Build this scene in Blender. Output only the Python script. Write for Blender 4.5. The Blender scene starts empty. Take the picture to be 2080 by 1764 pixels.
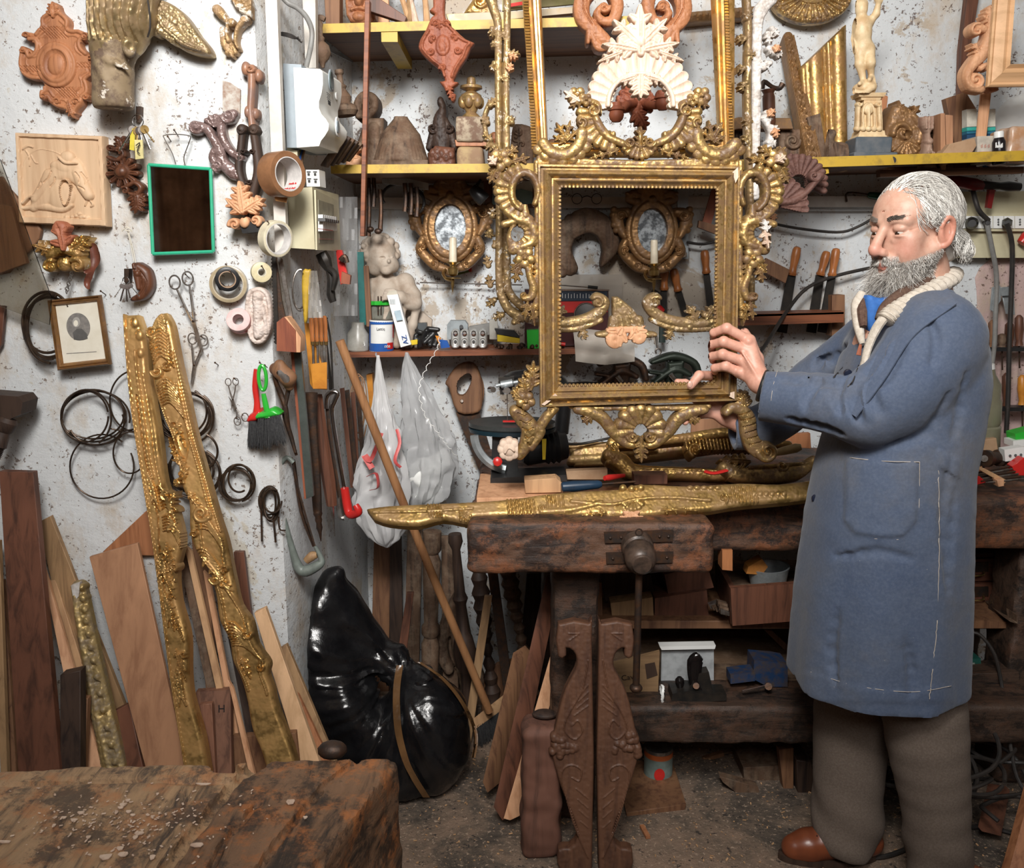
import bpy,math,random
import numpy as np
random.seed(7);NR=np.random.RandomState(7)
F=1800.0;PIT=math.radians(11.3);CH=1.5
CP,SP=math.cos(PIT),math.sin(PIT)
COL=bpy.context.scene.collection
A=np.array
def _ray(px,py):
 v=(py-882.0)/F
 return(px-1040.0)/F,CP-v*SP,-(SP+v*CP)
def P(px,py,Y):
 r=_ray(px,py);t=Y/r[1]
 return(t*r[0],Y,CH+t*r[2])
def PX(px,py,X):
 r=_ray(px,py);t=X/r[0]
 return(X,t*r[1],CH+t*r[2])
def PZ(px,py,Z):
 r=_ray(px,py);t=(Z-CH)/r[2]
 return(t*r[0],t*r[1],Z)
def pix(p):
 x,y,z=p[0],p[1],p[2]-CH
 d=y*CP-z*SP
 return 1040+F*x/d,882+F*(-(z*CP)-y*SP)/d
def mpp(Y):return Y*0.985/F
def vnoise(x,y,seed=0):
 xi=np.floor(x).astype(np.int64);yi=np.floor(y).astype(np.int64)
 fx=x-xi;fy=y-yi;fx=fx*fx*(3-2*fx);fy=fy*fy*(3-2*fy)
 def h(a,b):
  n=(a*374761393+b*668265263+seed*1442695)&0xffffffff
  n=((n^(n>>13))*1274126177)&0xffffffff
  return((n^(n>>16))&0xffff)/65535.0
 return(h(xi,yi)*(1-fx)+h(xi+1,yi)*fx)*(1-fy)+(h(xi,yi+1)*(1-fx)+h(xi+1,yi+1)*fx)*fy-.5
def smooth(pts,n=6,closed=False):
 pts=[A(p,float)for p in pts]
 if len(pts)<3:
  return[pts[0]*(1-t/n)+pts[-1]*t/n for t in range(n+1)]
 out=[];N=len(pts)
 rng=range(N)if closed else range(N-1)
 for i in rng:
  if closed:p0,p1,p2,p3=pts[(i-1)%N],pts[i],pts[(i+1)%N],pts[(i+2)%N]
  else:p0,p1,p2,p3=pts[max(i-1,0)],pts[i],pts[i+1],pts[min(i+2,N-1)]
  for k in range(n):
   t=k/n
   out.append(.5*((2*p1)+(-p0+p2)*t+(2*p0-5*p1+4*p2-p3)*t*t+(-p0+3*p1-3*p2+p3)*t**3))
 if not closed:out.append(pts[-1])
 return out
class MD:
 """verts, faces, material indices collected into one mesh"""
 def __init__(s):s.v=[];s.f=[];s.m=[];s.n=0;s.flat=False
 def add(s,v,f,mi=0):
  o=s.n
  s.v.append(np.asarray(v,float).reshape(-1,3));s.n+=len(v)
  if isinstance(f,np.ndarray):s.f.append(f+o);s.m.append((len(f),mi))
  else:
   d={}
   for q in f:d.setdefault(len(q),[]).append(q)
   for k,l in d.items():s.f.append(np.array(l,int)+o);s.m.append((len(l),mi))
  return s
 def V(s):return np.concatenate(s.v)if s.v else np.zeros((0,3))
 def box(s,c,d,rot=None,mi=0,bev=0.0,taper=1.0):
  hx,hy,hz=d[0]/2,d[1]/2,d[2]/2
  b=min(bev,hx*.9,hy*.9,hz*.9)
  if b<=0:
   v=A([[x*hx*(taper if z>0 else 1),y*hy*(taper if z>0 else 1),z*hz]for z in(-1,1)for y in(-1,1)for x in(-1,1)])
   f=[(0,2,3,1),(4,5,7,6),(0,1,5,4),(2,6,7,3),(0,4,6,2),(1,3,7,5)]
  else:
   v=[];idx={}
   for z in(-1,1):
    for y in(-1,1):
     for x in(-1,1):
      for a in range(3):
       p=[x*(hx-b),y*(hy-b),z*(hz-b)];p[a]=(x,y,z)[a]*(hx,hy,hz)[a]
       if z>0:p[0]*=taper;p[1]*=taper
       idx[(x,y,z,a)]=len(v);v.append(p)
   f=[]
   def g(k,a):return idx[(k[0],k[1],k[2],a)]
   for a in range(3):
    o=[i for i in range(3)if i!=a]
    for sg in(-1,1):
     q=[]
     for(i,j)in((-1,-1),(1,-1),(1,1),(-1,1)):
      k=[0,0,0];k[a]=sg;k[o[0]]=i;k[o[1]]=j;q.append(g(k,a))
     flip=(sg<0)^(a==1)
     f.append(tuple(q[::-1])if flip else tuple(q))
   for a in range(3):
    o=[i for i in range(3)if i!=a]
    for i in(-1,1):
     for j in(-1,1):
      k0=[0,0,0];k0[o[0]]=i;k0[o[1]]=j;k1=list(k0);k0[a]=-1;k1[a]=1
      q=(g(k0,o[0]),g(k1,o[0]),g(k1,o[1]),g(k0,o[1]))
      if(i*j>0)^(a==1):q=q[::-1]
      f.append(q)
   for z in(-1,1):
    for y in(-1,1):
     for x in(-1,1):
      q=(g((x,y,z),0),g((x,y,z),1),g((x,y,z),2))
      f.append(q if x*y*z>0 else q[::-1])
   v=A(v)
  if rot is not None:v=v@rotm(rot).T
  return s.add(v+A(c),f,mi)
 def tube(s,pts,r,n=8,mi=0,cap=True,flat=None,closed=False):
  pts=A([list(p)for p in pts],float);N=len(pts)
  if np.isscalar(r):r=np.full(N,float(r))
  else:r=np.interp(np.linspace(0,1,N),np.linspace(0,1,len(r)),r)
  if closed:tan=np.roll(pts,-1,0)-np.roll(pts,1,0)
  else:tan=np.gradient(pts,axis=0)
  tan/=(np.linalg.norm(tan,axis=1)[:,None]+1e-12)
  up=A([0,0,1.])if abs(tan[0][2])<.9 else A([0,1.,0])
  V=[];x=np.cross(tan[0],up);x/=np.linalg.norm(x)
  for i in range(N):
   x=x-tan[i]*np.dot(x,tan[i]);x/=(np.linalg.norm(x)+1e-12);y=np.cross(tan[i],x)
   for k in range(n):
    a=2*math.pi*k/n
    V.append(pts[i]+r[i]*(math.cos(a)*x+math.sin(a)*y*(flat or 1)))
  f=[]
  for i in range(N if closed else N-1):
   j=(i+1)%N
   for k in range(n):f.append((i*n+k,i*n+(k+1)%n,j*n+(k+1)%n,j*n+k))
  f2=[]
  if cap and not closed:f2=[tuple(range(n))[::-1],tuple((N-1)*n+k for k in range(n))]
  return s.add(V,f+f2,mi)
 def lt_(s,a,b,prof,n=20,mi=0,ry=1.0,cap=True,up=None):
  """profile [(t along a->b 0..1, radius m)]"""
  a=A(a,float);b=A(b,float);ax=b-a;L=np.linalg.norm(ax);ax/=L
  up=A(up)if up is not None else(A([0,1.,0])if abs(ax[1])<.8 else A([1.,0,0]))
  y=up-ax*np.dot(up,ax);y/=np.linalg.norm(y);x=np.cross(y,ax)
  V=[]
  for t,r in prof:
   for k in range(n):
    q=2*math.pi*k/n
    V.append(a+ax*L*t+r*(math.cos(q)*x+ry*math.sin(q)*y))
  N=len(prof);f=[]
  for i in range(N-1):
   for k in range(n):f.append((i*n+k,i*n+(k+1)%n,(i+1)*n+(k+1)%n,(i+1)*n+k))
  if cap:f+=[tuple(range(n))[::-1],tuple((N-1)*n+k for k in range(n))]
  return s.add(V,f,mi)
 def sp_(s,c,r,n=14,mi=0,rot=None):
  r=A([r,r,r])if np.isscalar(r)else A(r)
  V=[];m=n//2
  for i in range(1,m):
   th=math.pi*i/m
   for k in range(n):
    a=2*math.pi*k/n;V.append([math.sin(th)*math.cos(a),math.sin(th)*math.sin(a),math.cos(th)])
  V+=[[0,0,1],[0,0,-1]];V=A(V)*r
  if rot is not None:V=V@rotm(rot).T
  f=[]
  for i in range(m-2):
   for k in range(n):f.append((i*n+k,(i+1)*n+k,(i+1)*n+(k+1)%n,i*n+(k+1)%n))
  T,B=(m-1)*n,(m-1)*n+1
  for k in range(n):f+=[(T,k,(k+1)%n),(B,(m-2)*n+(k+1)%n,(m-2)*n+k)]
  return s.add(V+A(c),f,mi)
 def torus(s,c,R,r,ax=(0,1,0),n=32,m=8,mi=0,ry=1.0,a0=0,a1=None,rx=1.0):
  ax=A(ax,float);ax/=np.linalg.norm(ax)
  u=np.cross(ax,[0,0,1.])if abs(ax[2])<.9 else A([1.,0,0]);u=u-ax*np.dot(u,ax);u/=np.linalg.norm(u);w=np.cross(ax,u)
  full=a1 is None;a1=a0+2*math.pi if full else a1
  pts=[A(c)+R*(math.cos(a)*u*rx+math.sin(a)*w*ry)for a in np.linspace(a0,a1,n,endpoint=not full)]
  return s.tube(pts,r,m,mi,closed=full)
 def prism(s,pts,off,mi=0):
  """closed polygon of 3D points extruded by vector off"""
  pts=A([list(p)for p in pts],float);n=len(pts);V=np.concatenate([pts,pts+A(off)])
  f=[tuple(range(n)),tuple(range(2*n-1,n-1,-1))]+[((i+1)%n,i,n+i,n+(i+1)%n)for i in range(n)]
  nn=np.zeros(3)
  for i in range(n):nn+=np.cross(pts[i],pts[(i+1)%n])
  if np.dot(nn,off)>0:f=[q[::-1]for q in f]
  return s.add(V,f,mi)
 def sheet(s,grid,mi=0,th=0.0,wrap=False):
  """grid[i][j] of 3D points, optional thickness along normals"""
  g=A(grid,float);n,m=g.shape[:2]
  V=g.reshape(-1,3);f=[]
  for i in range(n-1):
   for j in range(m if wrap else m-1):
    k=(j+1)%m;f.append((i*m+j,i*m+k,(i+1)*m+k,(i+1)*m+j))
  if th>0:
   du=np.gradient(g,axis=0);dv=np.gradient(g,axis=1)
   nr=np.cross(dv,du);nr/=(np.linalg.norm(nr,axis=2)[...,None]+1e-9)
   V2=(g-nr*th).reshape(-1,3);o=n*m
   f2=[tuple(o+a for a in q[::-1])for q in f]
   e=[]
   for i in range(n-1):
    if not wrap:e+=[(i*m,(i+1)*m,o+(i+1)*m,o+i*m),(i*m+m-1,o+i*m+m-1,o+(i+1)*m+m-1,(i+1)*m+m-1)]
   for j in range(m if wrap else m-1):
    k=(j+1)%m
    e+=[(j,o+j,o+k,k),((n-1)*m+j,(n-1)*m+k,o+(n-1)*m+k,o+(n-1)*m+j)]
   V=np.concatenate([V,V2]);f=f+f2+e
  return s.add(V,f,mi)
def rotm(e):
 cx,sx,cy,sy,cz,sz=math.cos(e[0]),math.sin(e[0]),math.cos(e[1]),math.sin(e[1]),math.cos(e[2]),math.sin(e[2])
 X=A([[1,0,0],[0,cx,-sx],[0,sx,cx]]);Yy=A([[cy,0,sy],[0,1,0],[-sy,0,cy]]);Z=A([[cz,-sz,0],[sz,cz,0],[0,0,1]])
 return Z@Yy@X
def link_mesh(name,md,mats,base,parent=None,flat=False,col=None):
 V=md.V()-A(base)
 me=bpy.data.meshes.new(name)
 nf=sum(len(f)for f in md.f);sizes=np.concatenate([np.full(len(f),f.shape[1])for f in md.f])if md.f else np.zeros(0,int)
 loops=np.concatenate([f.reshape(-1)for f in md.f])
 me.vertices.add(len(V));me.vertices.foreach_set('co',V.astype(np.float32).reshape(-1))
 me.loops.add(len(loops));me.loops.foreach_set('vertex_index',loops.astype(np.int32))
 me.polygons.add(nf)
 st=np.concatenate([[0],np.cumsum(sizes)[:-1]]).astype(np.int32)
 me.polygons.foreach_set('loop_start',st)
 try:me.polygons.foreach_set('loop_total',sizes.astype(np.int32))
 except Exception:pass
 mi=np.concatenate([np.full(c,m)for c,m in md.m]).astype(np.int32)
 if not isinstance(mats,(list,tuple)):mats=[mats]
 for m in mats:me.materials.append(m)
 me.polygons.foreach_set('material_index',mi)
 me.update(calc_edges=True)
 if md.flat is None:pass
 if not(flat or md.flat):
  me.polygons.foreach_set('use_smooth',np.ones(nf,bool))
  try:me.set_sharp_from_angle(angle=math.radians(38))
  except Exception:pass
 if col is not None:
  a=me.color_attributes.new('Col','FLOAT_COLOR','POINT')
  c4=np.ones((len(V),4),np.float32);c4[:,:3]=col;a.data.foreach_set('color',c4.reshape(-1))
 me.validate()
 o=bpy.data.objects.new(name,me);COL.objects.link(o);o.location=base
 if parent is not None:
  o.parent=parent;o.location=A(base)-A(parent.matrix_world.translation if False else parent['_b'])
 o['_b']=[float(x)for x in base]
 return o
def one(name,label,cat,md,mats,group=None,kind=None,base=None,flat=False,col=None):
 V=md.V();lo,hi=V.min(0),V.max(0)
 b=base or((lo[0]+hi[0])/2,(lo[1]+hi[1])/2,lo[2])
 o=link_mesh(name,md,mats,b,None,flat,col)
 if label:o['label']=label;o['category']=cat
 if group:o['group']=group
 if kind:o['kind']=kind
 return o
class T:
 """a thing: an Empty at its base with parts"""
 def __init__(s,name,label,cat,group=None):s.a=(name,label,cat,group);s.p=[]
 def part(s,name,md,mats,label=None,flat=False,col=None,sub=None,kind=None):
  s.p.append((name,md,mats,label,flat,col,sub or[],kind));return s
 def end(s):
  allv=[p[1].V()for p in s.p];lo=np.min([v.min(0)for v in allv if len(v)],0);hi=np.max([v.max(0)for v in allv if len(v)],0)
  b=[float((lo[0]+hi[0])/2),float((lo[1]+hi[1])/2),float(lo[2])]
  e=bpy.data.objects.new(s.a[0],None);COL.objects.link(e);e.location=b;e.empty_display_size=.02
  e['_b']=b;e['label']=s.a[1];e['category']=s.a[2]
  if s.a[3]:e['group']=s.a[3]
  for n,md,mats,lab,fl,col,sub,kind in s.p:
   o=link_mesh(n,md,mats,b,e,fl,col)
   if lab:o['label']=lab
   if kind:o['kind']=kind
   for(n2,md2,mats2)in sub:
    link_mesh(n2,md2,mats2,b,o,fl)
  return e
def struct(name,md,mats,flat=False):
 V=md.V();lo,hi=V.min(0),V.max(0)
 o=link_mesh(name,md,mats,((lo[0]+hi[0])/2,(lo[1]+hi[1])/2,lo[2]),None,flat);o['kind']='structure';return o
def text_md(txt,at,size,rx=(1,0,0),uz=(0,0,1),depth=.0004,mi=0,align='CENTER'):
 """flat lettering; rx = reading direction, uz = up"""
 cu=bpy.data.curves.new('t','FONT');cu.body=txt;cu.size=size;cu.align_x=align;cu.align_y='CENTER';cu.extrude=depth;cu.resolution_u=3
 o=bpy.data.objects.new('t',cu);COL.objects.link(o)
 dg=bpy.context.evaluated_depsgraph_get();me=bpy.data.meshes.new_from_object(o.evaluated_get(dg))
 n=len(me.vertices);v=np.zeros(n*3,np.float32);me.vertices.foreach_get('co',v);v=v.reshape(-1,3)
 fs=[tuple(p.vertices)for p in me.polygons]
 bpy.data.objects.remove(o);bpy.data.curves.remove(cu);bpy.data.meshes.remove(me)
 rx=A(rx,float);rx/=np.linalg.norm(rx);uz=A(uz,float);uz=uz-rx*np.dot(uz,rx);uz/=np.linalg.norm(uz);nn=np.cross(rx,uz)
 W=A(at)+v[:,:1]*rx+v[:,1:2]*uz+v[:,2:3]*nn
 md=MD();md.add(W,fs,mi);return md
class RL:
 """carved solid: its outline and surface are given in px of the photo on a plane; heights and thickness in px too"""
 def __init__(s,x0,y0,x1,y1,step=2.0):
  step=float(step);s.st=step;s.x=np.arange(x0-3*step,x1+3*step,step,dtype=float);s.y=np.arange(y0-3*step,y1+3*step,step,dtype=float)
  s.X,s.Y=np.meshgrid(s.x,s.y);s.S=np.full(s.X.shape,-99.0);s.H=np.zeros(s.X.shape)
 def win(s,lo,hi,m):
  i0=max(0,int((lo[1]-m-s.y[0])/s.st));i1=min(len(s.y),int((hi[1]+m-s.y[0])/s.st)+2)
  j0=max(0,int((lo[0]-m-s.x[0])/s.st));j1=min(len(s.x),int((hi[0]+m-s.x[0])/s.st)+2)
  return(slice(i0,max(i0,i1)),slice(j0,max(j0,j1)))
 def put(s,w,sd,h):
  if sd.size==0:return
  s.S[w]=np.maximum(s.S[w],sd);ins=sd>0
  s.H[w]=np.where(ins,np.maximum(s.H[w],h),s.H[w])
 def sk(s,pts,r,h,base=0.0,sm=5,prof='round',groove=False):
  pts=A(smooth(pts,sm)if sm else pts,float);N=len(pts)
  rr=np.full(N,float(r))if np.isscalar(r)else np.interp(np.linspace(0,1,N),np.linspace(0,1,len(r)),r)
  hh=np.full(N,float(h))if np.isscalar(h)else np.interp(np.linspace(0,1,N),np.linspace(0,1,len(h)),h)
  R=rr.max();w=s.win(pts.min(0),pts.max(0),R+4*s.st);X,Y=s.X[w],s.Y[w]
  if X.size==0:return s
  best=np.full(X.shape,-99.0);bt=np.zeros(X.shape);br=np.ones(X.shape);bh=np.zeros(X.shape)
  for i in range(N-1):
   ax,ay=pts[i];bx,by=pts[i+1];dx,dy=bx-ax,by-ay;L2=dx*dx+dy*dy+1e-9
   t=np.clip(((X-ax)*dx+(Y-ay)*dy)/L2,0,1);d=np.hypot(X-ax-t*dx,Y-ay-t*dy);rad=rr[i]+(rr[i+1]-rr[i])*t
   sd=rad-d;m=sd>best;best=np.where(m,sd,best);br=np.where(m,rad,br);bh=np.where(m,hh[i]+(hh[i+1]-hh[i])*t,bh)
  q=np.clip(1-best/np.maximum(br,.01),0,1)
  if prof=='round':p=np.sqrt(np.maximum(0,1-q*q))
  elif prof=='leaf':p=np.sqrt(np.maximum(0,1-q*q))*(1-.45*np.exp(-(q/.22)**2))
  elif prof=='cup':p=.45+.55*q**2*(q<.86)+.55*(q>=.86)*np.sqrt(np.maximum(0,(1-q)/.14))*.8
  elif prof=='v':p=1-q
  else:p=np.minimum(1,(1-q)*3)
  if groove:
   ins=best>0;s.H[w]=np.where(ins,s.H[w]-bh*np.sqrt(np.maximum(0,1-q*q)),s.H[w]);return s
  s.put(w,best,base+bh*p);return s
 def sdpoly(s,pts,w):
  X,Y=s.X[w],s.Y[w];pts=A(pts,float);N=len(pts);d=np.full(X.shape,1e9);ins=np.zeros(X.shape,bool)
  for i in range(N):
   ax,ay=pts[i];bx,by=pts[(i+1)%N];dx,dy=bx-ax,by-ay;L2=dx*dx+dy*dy+1e-9
   t=np.clip(((X-ax)*dx+(Y-ay)*dy)/L2,0,1);d=np.minimum(d,(X-ax-t*dx)**2+(Y-ay-t*dy)**2)
   if ay!=by:c=((ay>Y)!=(by>Y))&(X<(bx-ax)*(Y-ay)/(by-ay)+ax);ins^=c
  d=np.sqrt(d);return np.where(ins,d,-d)
 def poly(s,pts,h,edge=6.0,base=0.0,sm=0,flat=True):
  if sm:pts=smooth(pts,sm,True)
  pts=A(pts,float);w=s.win(pts.min(0),pts.max(0),4*s.st)
  if s.X[w].size==0:return s
  sd=s.sdpoly(pts,w);q=np.clip(sd/edge,0,1);s.put(w,sd,base+h*np.sqrt(np.maximum(0,1-(1-q)**2)));return s
 def ell(s,cx,cy,rx,ry,h,base=0.0,dome=True,edge=5.0,rot=0.0):
  R=max(rx,ry);w=s.win((cx-R,cy-R),(cx+R,cy+R),4*s.st);X,Y=s.X[w]-cx,s.Y[w]-cy
  if X.size==0:return s
  c,n=math.cos(rot),math.sin(rot);x,y=X*c+Y*n,-X*n+Y*c;q=np.hypot(x/rx,y/ry);sd=(1-q)*min(rx,ry)
  hh=np.sqrt(np.maximum(0,1-q*q))if dome else np.sqrt(np.maximum(0,1-(1-np.clip(sd/edge,0,1))**2))
  s.put(w,sd,base+h*hh);return s
 def cut(s,pts=None,ell=None,sm=0):
  if pts is not None:
   if sm:pts=smooth(pts,sm,True)
   pts=A(pts,float);w=s.win(pts.min(0),pts.max(0),4*s.st);sd=s.sdpoly(pts,w)
  else:
   cx,cy,rx,ry=ell;w=s.win((cx-rx,cy-ry),(cx+rx,cy+ry),4*s.st);sd=(1-np.hypot((s.X[w]-cx)/rx,(s.Y[w]-cy)/ry))*min(rx,ry)
  s.S[w]=np.minimum(s.S[w],-sd);return s
 def dent(s,cx,cy,rx,ry,d):
  w=s.win((cx-rx,cy-ry),(cx+rx,cy+ry),0);q=np.hypot((s.X[w]-cx)/rx,(s.Y[w]-cy)/ry);s.H[w]=s.H[w]-d*np.sqrt(np.maximum(0,1-q*q));return s
 def so(s,cx,cy,r,turns=1.4,a0=0.0,cw=1,w=.3,h=6.0,base=0.0,tail=None):
  pts=[];n=int(14*turns)+2
  for i in range(n+1):
   t=i/n;rr=r*(1-w*.55)*(1-t)**.85+.02*r;a=a0+cw*2*math.pi*turns*t;pts.append((cx+rr*math.cos(a),cy+rr*math.sin(a)))
  if tail is not None:pts=[tuple(p)for p in tail]+pts
  rr=np.linspace(r*w,r*w*.55,6)
  if tail is not None:s.sk(smooth(tail+[pts[len(tail)]],5),r*w,h*.9,base,sm=0)
  s.ell(cx,cy,r*.7,r*.7,h*.35,base,dome=False,edge=3)
  s.sk(pts if tail is None else pts[len(tail):],rr,h,base,sm=2);s.ell(cx,cy,r*.22,r*.22,h*1.15,base);return s
 def fan(s,cx,cy,a0,a1,r0,r1,n=7,h=6.0,base=0.0,prof='round',k=1.15,r1b=None):
  for i in range(n):
   t=(i+.5)/n;a=math.radians(a0+(a1-a0)*t);da=abs(math.radians(a1-a0))/n/2
   R1=r1 if r1b is None else r1+(r1b-r1)*abs(2*t-1)
   e=R1/(1+da*k);s.sk([(cx+r0*math.cos(a),cy+r0*math.sin(a)),(cx+e*math.cos(a),cy+e*math.sin(a))],[max(1.0,r0*da*k),R1*da*k*.95],[h*.6,h],base,sm=3,prof=prof)
  return s
 def leaf(s,x0,y0,x1,y1,wd,n=3,h=6.0,base=0.0,bend=0.0,tipw=.28):
  """acanthus leaf with lobes"""
  dx,dy=x1-x0,y1-y0;L=math.hypot(dx,dy);ux,uy=dx/L,dy/L;nx,ny=-uy,ux
  mid=[(x0+dx*t+nx*bend*L*math.sin(math.pi*t),y0+dy*t+ny*bend*L*math.sin(math.pi*t))for t in(0,.25,.5,.75,1)]
  for sg in(-1,1):
   for i in range(n):
    t=.12+.66*i/max(1,n-.4);bx=x0+dx*t+nx*bend*L*math.sin(math.pi*t);by=y0+dy*t+ny*bend*L*math.sin(math.pi*t)
    l=wd*(1-.45*t);a=1.0-.25*t
    ex=bx+(nx*sg*math.sin(a)+ux*math.cos(a)*.9)*l;ey=by+(ny*sg*math.sin(a)+uy*math.cos(a)*.9)*l
    s.sk([(bx,by),((bx+ex)/2+ux*l*.05,(by+ey)/2+uy*l*.05),(ex,ey)],[l*.22,l*.36,l*.20],[h*.8,h,h*.7],base,sm=3,prof='leaf')
  s.sk(mid,[wd*.22,wd*.36,wd*.34,wd*tipw,wd*.10],[h,h*1.2,h*1.2,h,h*.6],base,sm=4,prof='leaf');return s
 def noise(s,amp,sc=5.0,seed=1):
  s.H+=amp*(vnoise(s.X/sc,s.Y/sc,seed)*1.3+vnoise(s.X/sc*2.3,s.Y/sc*2.3,seed+5)*.7);return s
 def mesh(s,Y=None,plane=None,th=8.0,back=True,hs=1.25,mi=0,curve=None,up=False):
  """Y: frontal plane distance, or plane=(point, normal towards viewer)"""
  S,st=s.S,s.st;gy,gx=np.gradient(S,st);g=np.hypot(gx,gy)+1e-6
  ins=S>0;cell=(ins[:-1,:-1]|ins[1:,:-1]|ins[:-1,1:]|ins[1:,1:])&(np.minimum.reduce([S[:-1,:-1],S[1:,:-1],S[:-1,1:],S[1:,1:]])>-2.2*st)
  used=np.zeros(S.shape,bool)
  for a in(slice(None,-1),slice(1,None)):
   for b in(slice(None,-1),slice(1,None)):used[a,b]|=cell
  out=used&~ins;X=s.X.copy();Yp=s.Y.copy()
  mv=np.where(out,np.clip(-S/np.maximum(g,.5),0,1.5*st),0);X+=mv*gx/g;Yp+=mv*gy/g
  H=np.where(out,0.15*0,s.H)
  idx=-np.ones(S.shape,int);idx[used]=np.arange(used.sum())
  x,y,h=X[used],Yp[used],H[used]
  if plane is None:
   u,ry,rz=_ray(x,y);t=Y/ry;W=np.stack([t*u,np.full_like(t,Y),CH+t*rz],1);nrm=A([0,-1.0,0]);m=mpp(Y)
  else:
   p0,nrm=A(plane[0],float),A(plane[1],float);nrm=nrm/np.linalg.norm(nrm);u,ry,rz=_ray(x,y);D=np.stack([u,ry,rz],1)
   t=(np.dot(p0-A([0,0,CH]),nrm))/(D@nrm);W=A([0,0,CH])+t[:,None]*D;m=mpp(abs(p0[1]))
  hm=(h*hs*m)[:,None]
  off=curve(x,y)[:,None]*m if curve is not None else 0
  Fr=W+nrm*(hm+off);Bk=W+nrm*(off-th*m)
  i,j=np.nonzero(cell);a,b,c,d=idx[i,j],idx[i,j+1],idx[i+1,j+1],idx[i+1,j]
  q=np.stack([a,d,c,b],1);n=len(x);md=MD();md.add(Fr,q,mi)
  if back:md.add(Bk,q[:,::-1],mi)
  e=[]
  cp=np.pad(cell,1)
  for(di,dj,k0,k1)in((-1,0,0,1),(0,1,1,2),(1,0,2,3),(0,-1,3,0)):
   m_=cell&~cp[1+di:1+di+cell.shape[0],1+dj:1+dj+cell.shape[1]]
   ii,jj=np.nonzero(m_);cr=[(ii,jj),(ii,jj+1),(ii+1,jj+1),(ii+1,jj)]
   e.append(np.stack([idx[cr[k0]],idx[cr[k1]]],1))
  e=np.concatenate(e);ne=len(e)
  Vs=np.concatenate([Fr[e[:,0]],Fr[e[:,1]],Bk[e[:,1]],Bk[e[:,0]]])
  un,inv=np.unique(e,return_inverse=True);inv=inv.reshape(e.shape);k=len(un)
  Vs=np.concatenate([Fr[un],Bk[un]]);md.add(Vs,np.stack([inv[:,0],inv[:,1],inv[:,1]+k,inv[:,0]+k],1),mi)
  return md
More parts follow.
